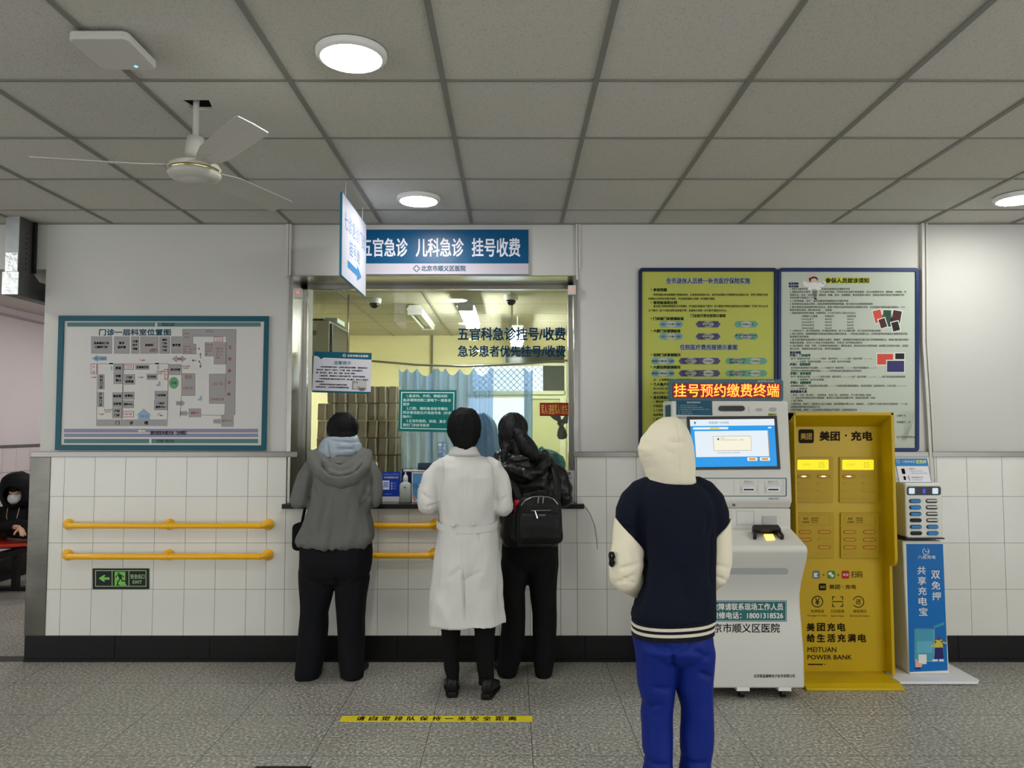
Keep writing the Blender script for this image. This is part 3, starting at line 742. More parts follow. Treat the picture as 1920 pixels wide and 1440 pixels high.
ys_ = [543.5,549,554.8,560,566,571.5,577.5,583,588.5, 621.8,627.5,633,638.6,644.3,650,655.6]
ws_ = [112,218,214,54,135,155,216,88,124,170,220,42,222,150,222,95]
for s_, y, w in zip(lines, ys_, ws_): S.line_text(s_,1481,y,4.4,inkg,3,bold=.06,maxw=w)
for j,(x,cc) in enumerate(((1503,['可报销个人票据','10000元以下','30000元以下','50000元以内','70000元以内']),(1547,['社保支付','8000元','8000元','8000元','7000元']),(1588,['住院补贴','2000元','2000元','4000元','4000元']))):
    for i,s_ in enumerate(cc): S.line_text(s_,x,594.5+i*5.6,4.3,inkg,3,bold=.06)
for s_, x, y, m in (('就诊流程',1481,663,dkn),('步骤1：门诊挂号',1481,668.3,gr_h),('步骤2：住院结算',1481,685.2,gr_h),('步骤3：复诊结算',1482,702.3,gr_h),('步骤4：出院结算',1482,719.3,gr_h),('我院医保人员',1482,736.2,dkn)): S.line_text(s_,x,y,5.2,m,3,bold=.35)
for s_, y, w in (('挂 号（医保应急手册）———→ 诊室处（看诊挂号）———→ 治疗（出示手册）———→ ……',674,160),('———→ 出具药（医保手续结算）———→ 收费（处方打印单据）',679.7,112),
   ('急诊医保手册应提前打电话通知———→ 检查诊疗（检查手册）———→ 医生开具医嘱处方———→',691.2,160),('患者凭处方到收费处缴费并取药———→ 持手册去各科室检查及治疗的地点',697,132),
   ('挂 号（医保应急手册）———→ 医生诊室处（看诊挂号）———→ 治疗（出示手册）———→ ……—院门诊处理,医保费用报销',708,214),('———→ 结清费用（处方打印单据）',713.5,62),
   ('医保病房出院门，可直接到出院处结算———→ 包括住院的报销结算处，取材料报销（出院用药单，门诊记录）———→',725,216),('———→ 费用结清',730.5,30),
   ('1. 急诊、日常（急诊科）、住院患者、各科门诊、放射医院、不计者不被纳入医保',742.3,150),('   门、由急诊转住院应及时办理报销，患者及人须签字的结算手续，按规定享受统一补贴',747.6,158),
   ('2. 医疗报销',753,24),('为我院患者，患者门，由医保办公室人员解答，医院报销医疗费1300元（退休职工、上月医疗个人部分患者已参保有效），1～4月',759,218),('   按照医保管理规定由患者自己付',764.5,54),('分医疗保险，患者门，自主选择定点医院治疗方案的，在原有规定标准',770,124),
   ('                                                             ',770,10)):
    if s_.strip(): S.line_text(s_,1483,y,4.4,inkg,3,bold=.06,maxw=w)
for s_, y in (('分期个人、',781),('可根据下，可',793),('及工作日时间可以',821)): S.line_text(s_,1681,y,4.4,inkg,3,bold=.06)
def card(cx,cy,w,h,a,m,k):
    ca,sa = cos(radians(a)),sin(radians(a))
    q = lambda w,h: [(cx+x*ca-y*sa,cy+x*sa+y*ca) for x,y in ((-w/2,-h/2),(w/2,-h/2),(w/2,h/2),(-w/2,h/2))]
    S.poly(q(w+3.5,h+3.5),halo_w,k); S.poly(q(w,h),m,k+1)
halo_w = mat('print_cut_white', (224,224,216), 0.6)
cr = mat('print_booklet_red', (204,78,62), 0.6); cg = mat('print_booklet_green', (38,78,60), 0.6); cb = mat('print_booklet_brown', (70,36,36), 0.6); ck = mat('print_booklet_black', (32,28,30), 0.6); cn = mat('print_booklet_navy', (58,54,104), 0.6)
card(1646,593,15,23,-14,cr,2); card(1663,597,15,31,2,cg,2); card(1681,594,16,23,10,cb,2); card(1655,606,12,17,-18,cb,4); card(1679,612,13,17,-14,ck,4)
card(1659.5,673.5,30,20,0,cr,2); card(1687,668,17,11,0,ck,2); card(1679,687,32,21,0,cn,4)
pk_ = mat('print_cap_pink',(206,176,172),.6); hr_p = mat('print_figure_hair',(52,36,32),.6); fc_ = mat('print_figure_skin',(214,180,156),.6); gw_ = mat('print_figure_white',(226,224,220),.6); gl_ = mat('print_figure_grey',(128,126,126),.6)
S.poly([(1514,523),(1515,515),(1521,512.5),(1529,513.5),(1531,519),(1524,518.5)],pk_,3); S.disc(1525,524,8.5,6,hr_p,2); S.disc(1526,526.5,6,4.6,fc_,3)
for x_,y_,r_ in ((1526,536,11),(1513,534,7),(1539,534,7),(1508,530,4),(1545,530,4),(1519,541,5),(1534,541,5)): S.disc(x_,y_,r_,r_*.62,gw_,4.2+.1*(x_%3),16)
S.poly([(1523,545),(1532,545),(1531,557),(1529,559),(1527,559),(1524,551)],gl_,3); S.poly([(1527,559),(1530,559),(1533,561.5),(1527,561.5)],ink,3)
for i in range(8):                                    # faint wave pattern in the lower corner
    S.line([(1688+i*2.6+8*sin(k/5.0+i*.2),770+k*4) for k in range(15)],.8,mat('print_wave',(168,176,164),.6),1)
S.build(t)

# ---- exit sign on the tiles
Ye = YW-0.006
t = thing('exit_sign', 'small black and green exit sign with left arrow on the tiles under the rails', 'sign', P(226,1105,YW))
lum = mat('luminous_green', (122,196,86), 0.5); lum_p = mat('luminous_pale', (150,178,138), 0.5); exit_k = mat('exit_black', (12,18,12), 0.4)
put('plate', MB().prism(q4(173.5,1066,279,1104.5,Ye), (0,0.006,0)), exit_k, t)
S = Sheet(front(Ye), NF)
S.frame(178.5,1069,274.5,1100,1.5,lum_p); S.rect(209.5,1070,211,1099,lum_p); S.rect(241,1070,242.5,1099,lum_p)
S.poly([(185,1084.5),(194,1078.3),(198,1078.3),(195,1082.5),(205.5,1082.5),(205.5,1087),(195,1087),(197,1090.5),(194,1090.5)],lum)
S.poly([(215,1072),(235,1072),(235,1094),(238,1098),(215,1098)],lum,1)
S.disc(222.5,1075,1.7,1.7,exit_k,2,12)
S.line([(221,1078),(217,1082)],1.7,exit_k,2); S.line([(221,1078),(226,1077.5),(232,1081.5)],1.7,exit_k,2); S.poly([(221.5,1077.5),(227,1077.5),(229,1083),(226,1086),(222.5,1083)],exit_k,3)
S.line([(226,1084),(221,1091),(220,1096.5)],2.2,exit_k,2); S.line([(227,1083),(229.5,1089.5),(237,1089)],2.2,exit_k,2); S.line([(219,1097),(224,1097)],1.5,exit_k,2)
S.text('安全出口',245,1076.5,271,1085,lum_p,bold=.35); S.text('EXIT',249,1088.5,266,1094,lum_p,bold=.35)
S.build(t)

# ---- yellow grab rails
rail_y = mat('grab_rail_yellow', (244,182,20), 0.32, coat=0.3)
def rail(name_lab, x0, x1, y, posts, group):
    r = 0.0185; yr = YW-0.075; z = P(0, y, YW).z
    a, c = P(x0,y,YW-0.07).x, P(x1,y,YW-0.07).x
    t = thing('grab_rail', name_lab, 'grab rail', ((a+c)/2, YW, z-0.03), group)
    mb = MB(); n = 8; R = 0.045
    path = [(a,YW-0.004,z)] + [(a+R-R*cos(pi/2*i/n), yr+R-R*sin(pi/2*i/n), z) for i in range(n+1)]
    path += [(c-R+R*sin(pi/2*i/n), yr+R-R*cos(pi/2*i/n), z) for i in range(n+1)] + [(c,YW-0.004,z)]
    put('bar', mb.tube(path, r, 18), rail_y, t, smooth=True)
    for i, px in enumerate(posts):
        x = P(px,y,YW-0.05).x
        mb = MB().lathe((x,YW,z), [(0.0362,0.0),(0.0362,0.008),(0.030,0.018),(0.024,0.024),(0.002,0.026)], 28, axis='Y')
        if 0 < i < len(posts)-1 or (len(posts) == 3 and i == 1): mb.tube([(x,YW,z),(x,yr,z)], 0.016, 14); mb.tube([(x-0.028,yr,z),(x+0.028,yr,z)], 0.0205, 18)
        put('bracket', mb, rail_y, t, smooth=True, auto=50)
    for px in (x0+14, x1-14):
        x = P(px,y,YW-0.07).x
        put('elbow_sleeve', MB().tube([(x-0.02,yr,z),(x+0.02,yr,z)], 0.0197, 18), rail_y, t, smooth=True, auto=40)
    return t
rail('upper yellow grab rail on the tiled wall left of the window', 121, 499, 983, (121,312,499), 'yellow grab rails')
rail('lower yellow grab rail on the tiled wall above the exit sign', 119, 498, 1040, (119,311,498), 'yellow grab rails')
rail('upper yellow grab rail under the counter behind the grey fleece', 594, 815, 983, (594,815), 'yellow grab rails')
rail('lower yellow grab rail under the counter beside the white coat', 594, 812, 1038, (594,812), 'yellow grab rails')

# ---- yellow floor tape
ty = mat('floor_tape_yellow', (222,206,40), 0.45, var=(30,0.06))
a, c = PZ(637,1354,0), PZ(998,1342,0)
t = thing('floor_tape', 'yellow strip of floor tape with black characters across the stone floor', 'floor marking', ((a.x+c.x)/2, a.y, 0))
y0, y1 = PZ(640,1353.5,0).y, PZ(640,1342.5,0).y
xa, xb = PZ(639,1348,0).x, PZ(998,1348,0).x
put('strip', MB().box(xa, xb, y0, y1, 0.0, 0.0012), ty, t)
S = Sheet(lambda x, y: Vector((x, -y, 0.0013)), (0,0,1))
n = 13; w = (xb-xa-0.14)/n
for i, ch in enumerate('请自觉排队保持一米安全距离'):
    x = xa+0.07+i*w+w*.18
    if ch == '一': S.text(ch,x,-(y0+y1)/2-0.005,x+w*.64,-(y0+y1)/2+0.005,ink,1)
    else: S.text(ch,x,-y1+0.010,x+w*.64,-y0-0.014,ink,1,bold=0.0015)
S.build(t)
a = PZ(480,1437,0); c = PZ(585,1437,0)
t = put('floor_tape', MB().box(a.x, c.x, a.y-0.10, a.y, 0, 0.0015), mat('floor_tape_black', (26,26,28), 0.5), loc=((a.x+c.x)/2,a.y-0.05,0))
tag(t, 'short black strip of floor tape at the bottom edge of the photo', 'floor marking')

# ---- hanging arrow board
X = -0.925; ya, yb = 4.11, 4.79
tb = lambda px,py: P(px,py,1)      # (only for heights below)
z1 = P(637,361,4.11).z; z0 = P(637,515,4.11).z
t = thing('hanging_sign', 'white board with blue arrow hanging edge-on from the ceiling by strings', 'sign', (X,(ya+yb)/2,z0))
put('panel', MB().box(X-0.006, X+0.006, ya, yb, z0, z1), mat('hang_board_white', (186,186,200), 0.4), t)
put('edge_trim', MB().box(X-0.0065, X+0.0065, ya-0.004, ya, z0, z1).box(X-0.0065,X+0.0065,yb,yb+0.004,z0,z1).box(X-0.0065,X+0.0065,ya,yb,z0-0.004,z0).box(X-0.0065,X+0.0065,ya,yb,z1,z1+0.004), mat('hang_board_edge', (30,118,150), 0.4), t)
for yy in (ya+0.10, yb-0.10): put('string', MB().tube([(X,yy,z1),(X+0.004,yy-0.01,ZC)], 0.0022, 6), mat('string_white', (216,214,206), 0.6), t)
blu = mat('hang_blue', (36,112,168), 0.5); hl = mat('hang_letters', (92,124,164), 0.5)
w = yb-ya; h = z1-z0
S = Sheet(lambda x, y: Vector((X+0.006, ya+x*w, z1-y*h)), (1,0,0))
S.text('七诊急诊门诊',.08,.19,.97,.40,hl); S.text('挂号处',.28,.46,.72,.66,hl)
S.poly([(.22,.75),(.60,.75),(.60,.69),(.80,.795),(.60,.90),(.60,.84),(.22,.84)],blu,2)
S.build(t)

# ---- ceiling fan
h0 = PZ(368,199,ZC); cx, cy = h0.x, h0.y
zf = P(360,322,cy).z
fan_w = mat('fan_white', (190,188,180), 0.35)
t = thing('ceiling_fan', 'white three-blade ceiling fan on a rod at the upper left', 'ceiling fan', (cx,cy,zf-0.05))
put('rod', MB().tube([(cx,cy,zf+0.12),(cx,cy,ZC+0.24)], 0.0125, 14), fan_w, t, smooth=True)
put('bell', MB().lathe((cx,cy,zf), [(0.012,0.15),(0.034,0.145),(0.040,0.10),(0.042,0.075),(0.030,0.055),(0.012,0.05)], 28), fan_w, t, smooth=True)
put('neck', MB().tube([(cx,cy,zf+0.03),(cx,cy,zf+0.07)], 0.018, 14), black_plastic, t, smooth=True)
put('motor', MB().lathe((cx,cy,zf), [(0.02,0.040),(0.075,0.036),(0.100,0.026),(0.108,0.012),(0.104,0.004),(0.104,-0.006),(0.108,-0.012),(0.100,-0.026),(0.07,-0.038),(0.055,-0.040),(0.05,-0.046),(0.004,-0.048)], 40), fan_w, t, smooth=True)
put('motor_trim', MB().lathe((cx,cy,zf), [(0.103,0.007),(0.1065,0.004),(0.1065,-0.004),(0.103,-0.008)], 40), mat('fan_gold', (206,196,140), 0.2, metal=1), t, smooth=True)
for ang in (-49, 71, 191):
    a = radians(ang); d = Vector((cos(a),sin(a),0)); s_ = Vector((-sin(a),cos(a),0)); O = Vector((cx,cy,zf+0.012))
    rings = []
    for r, wd, tw in ((0.085,0.028,-0.05),(0.15,0.045,-0.20),(0.22,0.058,-0.27),(0.45,0.062,-0.27),(0.595,0.064,-0.27),(0.612,0.058,-0.27)):
        c = O + d*r + Vector((0,0,0.006)); u = s_*cos(tw)+Vector((0,0,sin(tw))); nn = d.cross(u)
        rings.append([c+u*wd+nn*.002, c+nn*.004, c-u*wd+nn*.002, c-u*wd-nn*.002, c, c+u*wd-nn*.002])
    put('blade', MB().loft(rings), fan_w, t)

# ---- wireless access box on the ceiling
a = PZ(238,66,ZC-0.03); c = PZ(285,126,ZC-0.03)
x1, x0, y0, y1 = a.x+0.0, a.x-0.205, a.y, c.y
t = thing('wireless_router', 'flat white wireless box with a blue light on the ceiling at upper left', 'wireless access point', ((x0+x1)/2,(y0+y1)/2,ZC-0.045))
put('housing', MB().prism([(p[0],p[1],ZC-0.042) for p in rrect(x0,x1,y0,y1,0.025)], (0,0,0.030)), mat('router_white', (204,202,196), 0.4), t, bevel=0.006)
put('mount', MB().box(x0+0.05,x1-0.02,y0+0.04,y1-0.03,ZC-0.013,ZC), black_plastic, t)
put('status_light', MB().lathe((PZ(255,125,ZC-0.043).x, PZ(255,125,ZC-0.043).y, ZC-0.0425), [(0.001,-0.001),(0.006,-0.0008),(0.006,0.001),(0.001,0.001)], 12), mat('blue_led', (60,120,255), 0.4, emit=((60,130,255),6)), t)

# ---- galvanised duct at the left
galv = mat('galvanised', (112,114,112), 0.5, metal=0.85, var=(8,0.12), bump=(16,0.2))
plate_m = mat('galvanised_plate', (166,170,170), 0.42, metal=1.0, var=(6,0.15), bump=(12,0.2))
Yd = 4.90
xa, xm = P(9,480,Yd).x, P(36,480,Yd).x
zb = P(0,553,Yd).z; zk = P(0,529,5.12).z; zj = P(0,508,5.04).z; zt = ZC
t = thing('air_duct', 'galvanised metal duct dropping from the ceiling and turning back under the beam at far left', 'duct', (xa,Yd+0.1,zb))
put('duct_shell', MB().prism([(xa,Yd,zt),(xa,Yd+.13,zt),(xa,Yd+.135,zj),(xa,Yd+.22,zk),(xa,5.9,zk),(xa,5.9,zb),(xa,Yd,zb)], (xm-xa,0,0)), galv, t, bevel=0.003)
put('front_plate', MB().box(xa+.003, xm-.002, Yd-0.006, Yd, P(0,474,Yd).z, P(0,402,Yd).z), plate_m, t)
foil = mat('foil_tape', (224,228,228), 0.38, metal=1.0, bump=(30,0.8))
put('foil_patch', MB().box(xa+.006, xm-.006, Yd-0.004, Yd, P(0,509,Yd).z, P(0,474,Yd).z), foil, t)
put('foil_patch', MB().box(xa-.008, xm+.003, Yd-0.006, Yd, zb+.004, P(0,510,Yd).z), foil, t)
for k in range(8):
    z = P(0,437+k*9.5,Yd+.06).z; put('bolt_hole', MB().tube([(xm-.001,Yd+.07,z),(xm+.0012,Yd+.07,z)], .006, 10), black_plastic, t)
put('rear_bracket', MB().box(xm+.001, xm+.02, Yd+.125, Yd+.15, P(0,505,Yd).z, ZC), black_plastic, t)
V = Vector
# ================================================================ COUNTER WINDOW: TOP, NOTICES, OFFICE
stone_k = mat('counter_stone', (30,30,32), 0.2, var=(18,0.2))
t = put('stone_counter', MB().box(P(527,945,4.98).x, P(1096,945,4.98).x, YW-0.055, YW+0.002, ZK-0.03, ZK).box(XW0+0.005, XW1-0.005, YW-0.01, 5.95, ZK-0.03, ZK), stone_k, loc=(-0.5,5.2,ZK-0.03), bevel=0.003)
tag(t, 'long black stone counter top running under the glass window', 'counter')
# red-lit sensor boxes at the upper corners
for px, py, lab in ((557,549,'small white sensor box with red light at the upper left window corner'),(1073,543,'small white sensor box with red light at the upper right window corner')):
    c = P(px,py,5.02)
    t = thing('alarm_sensor', lab, 'sensor', (c.x,YU,c.z-0.03))
    put('housing', MB().box(c.x-0.026,c.x+0.026,5.03,YU-0.006,c.z-0.032,c.z+0.032), mat('sensor_white',(208,204,198),0.45), t, bevel=0.004)
    put('indicator_light', MB().lathe((c.x+(0.002 if px<800 else -0.004),5.030,c.z+0.006), [(0.001,0.003),(0.006,0.002),(0.006,-0.002),(0.001,-0.002)], 10, axis='Y'), mat('red_led',(255,60,50),0.4,emit=((255,50,40),3)), t)
# lettering on the glass
YGf = YG-0.006
wl = mat('glass_letters', (8,56,86), 0.7, spec=.1)
S = Sheet(front(YGf), NF)
S.text('五官科急诊挂号/收费',859,614,1060,638,wl,0,bold=0.8,res=3); S.text('急诊患者优先挂号/收费',859,648,1060,669,wl,0,bold=0.65,res=3)
o = put('glass_lettering', S.let, S.lm, loc=P(960,669,YGf), norm=False)
tag(o, 'two lines of dark blue characters stuck on the upper right of the glass', 'lettering')
# white reminder notice
t = thing('glass_notice', 'white notice with teal header stuck on the glass at the left', 'notice', P(641,737,YGf))
q = [P(589,659,YGf),P(697,662,YGf),P(695,738.5,YGf),P(585.5,735.5,YGf)]
put('panel', MB().prism([p+Vector((0,-0.003,0)) for p in q], (0,0.003,0)), mat('notice_white',(214,212,222),0.4), t)
def bil(q):
    return lambda u, v: (q[0]*(1-u)+q[1]*u)*(1-v) + (q[3]*(1-u)+q[2]*u)*v
B = bil([p+Vector((0,-0.003,0)) for p in q]); asp = 108/76.0
S = Sheet(lambda x, y: B(x/108.0, y/76.0), NF)
nt_teal = mat('notice_teal',(0,88,108),0.45)
S.poly([(0,0),(108,0),(108,12.5),(19,11),(15,13.2),(13.5,14.2),(10,10.6),(6,8.5),(0,8)],nt_teal); S.rect(0,72.5,108,76,nt_teal)
cross_logo(S,57,6,3,white_ink,.9,3); S.text('北京市顺义区医院',62.5,4,102,8.2,white_ink,3,bold=.12)
S.text('温馨提示',38,16.5,70,23,mat('notice_title',(92,138,144),.6),3,bold=.2)
for s_, x, y, w in (('1.就诊患者请自行询问、让您就诊更加及时顺畅，请患者持本人',13,29.5,89),('有效证件（就诊卡、社保卡、户口簿、护照、北京市医保卡',6,35,97),('等）进行实名、挂号、就诊、检查、治疗和入院等。',6,40.5,73),
   ('2.患者挂号、请患者本人与就诊信息不符、责任将不能报销。',12,46,86),('3.挂号患者请认真核对信息不对号、禁止冒用、非本人不能就诊',12,51.7,91),('医院将追究。',6,57,16),('4.请到就诊区域的相关诊室就诊并排队，',12,62,53),('注意安全防范、让您的就诊更加顺畅和快捷。',6,67,62)):
    S.line_text(s_,x,y,3.3,ink,3,bold=.1,maxw=w)
S.rect(73,53,100,69,mat('notice_picture',(150,148,144),.6),2); S.disc(80,62,4.5,6,mat('notice_picture_light',(192,188,186),.6),3,14); S.poly([(84,53.5),(99.5,53.5),(99.5,66),(88,66),(84,60)],mat('notice_picture_light',(192,188,186),.6),3); S.poly([(86,65),(98,65),(96,71),(87,71)],mat('notice_picture_dark',(104,104,104),.6),4)
S.build(t)
# green rules
t = thing('green_rules_sign', 'green sign with white numbered rules on the glass in front of the curtain', 'sign', P(801,811,YGf))
gq = [P(748.5,731,YGf),P(856,731.5,YGf),P(855,811,YGf),P(747,808.5,YGf)]
put('panel', MB().prism([p+Vector((0,-0.004,0)) for p in gq], (0,0.004,0)), mat('rules_green',(0,112,108),0.4), t)
B2 = bil([p+Vector((0,-0.004,0)) for p in gq])
S = Sheet(lambda x, y: B2(x/108.0, y/79.0), NF); mint = mat('rules_mint',(196,232,226),0.5)
S.frame(4,4,104,74,1.8,mint)
yy = 8.6
for s_, n_, ind in (('1.急诊内、外科、神经内科',76,15),('急诊请到住院二部地下一层急诊',90,8),('就诊',12,8),('2.口腔、眼科急诊挂号需先',77,15),('到诊室找医生开具挂号条（外伤',91,8),('除外）',16,8),('3.五官科换药、拆线、复诊',74,15),('请在门诊挂号就诊',50,8)):
    S.text(s_,ind,yy,ind+n_,yy+5.6,mint,3,bold=.2); yy += 7.9
S.build(t)
# red priority sticker
t = thing('priority_sticker', 'small red sticker with yellow characters at the right edge of the glass', 'sticker', P(1039,780,YGf))
put('panel', MB().prism([p+Vector((0,-0.002,0)) for p in q4(1012,755,1066,780,YGf)], (0,0.002,0)), mat('sticker_red',(150,14,26),0.4), t)
S = Sheet(front(YGf-0.002), NF); gold = mat('sticker_gold',(232,182,70),0.5)
S.text('军人',1015,758.5,1026,777,gold,2,bold=.2); S.text('退役军人',1029.5,758.5,1050,777,gold,2,bold=.2); S.text('优先',1053.5,758.5,1064,777,gold,2,bold=.2); S.rect(1027.4,759,1028,776,gold); S.rect(1051.5,759,1052.1,776,gold)
S.frame(1012.5,755.5,1065.5,779.5,.5,mat('sticker_rim',(190,70,70),.5),1)
S.build(t)
# things standing on the counter
def place(px, Y, z=ZK): return Vector((P(px,930,Y).x, Y, z))
Y1 = 5.17
t = thing('leaflet_stand', 'blue leaflet with white foot standing on the counter between grey fleece and sanitizer', 'leaflet', place(732,Y1))
lb = mat('leaflet_blue',(22,62,176),0.4)
put('panel', MB().prism([p for p in q4(716,885,751,931,Y1)], (0,0.006,0)), lb, t)
put('foot', MB().prism(q4(717,931,748.5,942,Y1-0.001), (0,0.05,0)), white_plastic, t)
S = Sheet(front(Y1), NF); ly = mat('leaflet_cream',(226,214,170),.6); lp = mat('leaflet_pale',(150,172,226),.6)
S.text('关注医院公众号预约挂号',718,888,749,891,lp,2); S.text('扫码缴费更方便',720,893.5,747,897,ly,2,bold=.1); S.rect(717.5,901,730,918,white_ink,1); S.rect(719,903,728.5,914,lp,2)
for k_,s_ in enumerate(('微信','支付宝','银联')): S.rect(733,904+k_*5,736,908+k_*5,lp,1); S.text(s_,737.5,904.5+k_*5,743,907.5+k_*5,lp,2)
S.text('医院服务平台',722,925,735,927.5,lp,2); S.text('扫一扫',730,935,736,938,ink,2)
S.build(t)
t = thing('hand_sanitizer', 'white pump bottle of hand sanitizer beside the blue leaflet on the counter', 'bottle', place(760,5.12))
b0 = place(760,5.12); sx = 0.034
put('bottle_body', MB().loft([[(b0.x+a*w,b0.y+c*d,ZK+h) for a,c in rrect(-1,1,-1,1,.35,4)] for h,w,d in ((0,.033,.022),(.004,.036,.025),(.085,.037,.026),(.115,.036,.025),(.125,.031,.022),(.132,.018,.016),(.138,.013,.013),(.142,.013,.013))]), mat('bottle_pale',(196,204,194),0.35), t, smooth=True, auto=50)
put('pump_collar', MB().lathe((b0.x,b0.y,ZK+.14), [(.016,0),(.017,.004),(.016,.03),(.010,.038),(.004,.045),(.004,.062),(.002,.062)], 20), white_plastic, t, smooth=True, auto=45)
put('pump_spout', MB().tube([(b0.x-0.014,b0.y,ZK+.207),(b0.x+0.012,b0.y,ZK+.209),(b0.x+.10,b0.y,ZK+.206),(b0.x+.152,b0.y,ZK+.204)], [.0085,.0085,.0055,.005], 12), white_plastic, t, smooth=True)
S = Sheet(front(b0.y-0.027), NF); S.disc(759,914,2.6,1.1,mat('bottle_mark',(70,84,120),.6),1,14); S.text('75%',756.5,916.5,763,919,lp,1)
S.build(t)
t = put('card_box', MB().box(place(753,5.24).x, place(773,5.24).x, 5.24, 5.28, ZK, P(0,879,5.24).z), mat('box_navy',(16,22,66),0.45), loc=place(763,5.26), bevel=0.002)
tag(t, 'dark navy box standing behind the sanitizer bottle', 'box')
Y2 = 5.16
t = thing('brochure_stand', 'pale blue brochure with orange corner standing left of the white coat', 'leaflet', place(790,Y2))
put('panel', MB().prism(q4(772,885,806,943,Y2), (0,0.006,0)), white_plastic, t)
S = Sheet(front(Y2), NF); bb = mat('brochure_blue',(92,158,214),.5)
S.rect(774,888,804,926,bb,1); S.poly([(774,926),(804,926),(796,936),(781,936)],bb,1); S.poly([(772.5,926),(777,932),(780,939),(777,939)],mat('brochure_orange',(216,110,80),.5),2); S.text('打印',778,915,790,921,lp,2); S.disc(786,909,1.6,2,white_ink,2,10)
S.build(t)
Y3 = 5.18
t = thing('tent_card', 'small white card with blue print at the right end of the counter', 'leaflet', place(1066,Y3))
put('panel', MB().prism(q4(1050,882,1079,942,Y3), (0,0.004,0)), white_plastic, t)
S = Sheet(front(Y3), NF); S.text('付费',1060,885,1070,891,mat('card_blue',(50,60,150),.6),1,bold=.2); S.text('扫码',1066,894,1071,899,ink,1); S.build(t)
t = thing('counter_card', 'small white and blue card behind the grey fleece right shoulder', 'leaflet', place(705,5.14))
put('panel', MB().prism(q4(698,867,708,943,5.14), (0,0.004,0)), white_plastic, t); S = Sheet(front(5.14), NF); S.rect(699,872,706.5,890,bb,1); S.build(t)
# blue labels lower on the glass
t = thing('glass_label', 'narrow blue vertical label low on the glass beside the white coat', 'sticker', P(827,856,YGf))
put('panel', MB().prism(q4(820,829,838,857,YGf-0.002), (0,0.002,0)), mat('label_clear_blue',(112,152,186),0.4), t)
S = Sheet(front(YGf-0.002), NF)
for j, s_ in enumerate(('请戴口罩','一米线')):
    for i, ch in enumerate(s_): S.text(ch,822+(1-j)*8.5,831+i*6.3,828+(1-j)*8.5,836.4+i*6.3,white_ink,1)
S.build(t)
t = put('card_reader', MB().prism([(x,5.50,z) for x,z in rrect(P(783,900,5.5).x,P(812,900,5.5).x,ZK,P(0,868,5.5).z,.012)], (0,0.06,0)), mat('reader_blue',(26,80,124),0.4), loc=(P(797,900,5.5).x,5.53,ZK))
tag(t, 'dark blue card reader standing inside the glass by the curtain', 'card reader')

# ---- office furniture
cab = mat('cabinet_grey',(168,166,150),0.5)
Yp = 6.02
zr0 = P(0,886,Yp).z; x0, x1 = P(594,800,Yp).x, P(747,800,Yp).x
t = thing('storage_cabinet', 'low grey cabinet behind the counter carrying the paper bundles', 'cabinet', ((x0+x1)/2,Yp+0.2,0))
put('body', MB().box(x0-0.03,x1-0.004,Yp-0.02,Yp+0.19,0,zr0), cab, t, bevel=0.004)
for k in (0,1):
    xa_ = x0-0.02+k*(x1-x0+0.04)/2
    d_ = put('door', MB().box(xa_+0.004,xa_+(x1-x0+0.04)/2-0.004,Yp-0.036,Yp-0.021,0.05,zr0-0.03), cab, t, bevel=0.003)
    put('handle', MB().box(xa_+0.30-k*0.26,xa_+0.312-k*0.26,Yp-0.05,Yp-0.036,0.6,0.72), steel, d_)
kraft = mat('kraft_paper',(182,166,128),0.8,var=(14,0.16),bump=(40,0.3)); kraft2 = mat('kraft_paper_dark',(160,144,110),0.8,var=(14,0.16),bump=(40,0.3)); strip_m = mat('bundle_strip',(246,240,206),0.7)
protos = []
nc, nr = 8, 5
cw = (x1-x0)/nc; ch = (P(0,724,Yp).z-zr0)/nr
for v in range(4):
    th = thing('paper_bundle', 'brown paper bundle with pale edge strip in the stack behind the glass', 'paper bundle', (0,0,0), 'paper bundles stacked behind the counter')
    r_ = random.Random(v); w = cw-0.003; sl = r_.uniform(-.006,.006); sp_ = r_.uniform(.45,.8)*w
    hh = ch-0.0015
    put('wrapper', MB().add([(0,0,0),(w,r_.uniform(0,.012),0),(w,.2,0),(0,.2,0),(sl,0,hh),(w-abs(sl),r_.uniform(0,.012),hh-.002),(w-abs(sl),.2,hh),(sl,.2,hh)],
        [(0,3,2,1),(4,5,6,7),(0,1,5,4),(1,2,6,5),(2,3,7,6),(3,0,4,7)]), (kraft,kraft2)[v%2], th, bevel=0.006)
    put('edge_strip', MB().add([(sp_,-.004,.003),(sp_+.011,-.004,.003),(sp_+.011,.01,.003),(sp_,.01,.003),(sp_+sl,-.004,hh-.003),(sp_+.011+sl,-.004,hh-.003),(sp_+.011+sl,.01,hh-.003),(sp_+sl,.01,hh-.003)],
        [(0,3,2,1),(4,5,6,7),(0,1,5,4),(1,2,6,5),(2,3,7,6),(3,0,4,7)]), strip_m, th)
    protos.append(th)
used = set()
r_ = random.Random(11)
for j in range(nr):
    for i in range(nc):
        v = r_.randrange(4)
        if j == nr-1 and i == 0: continue
        loc = (x0+i*cw, Yp+r_.uniform(0,.02), zr0+j*ch+0.0005*j)
        if v not in used: protos[v].location = loc; used.add(v)
        else: copy_tree(protos[v], loc)
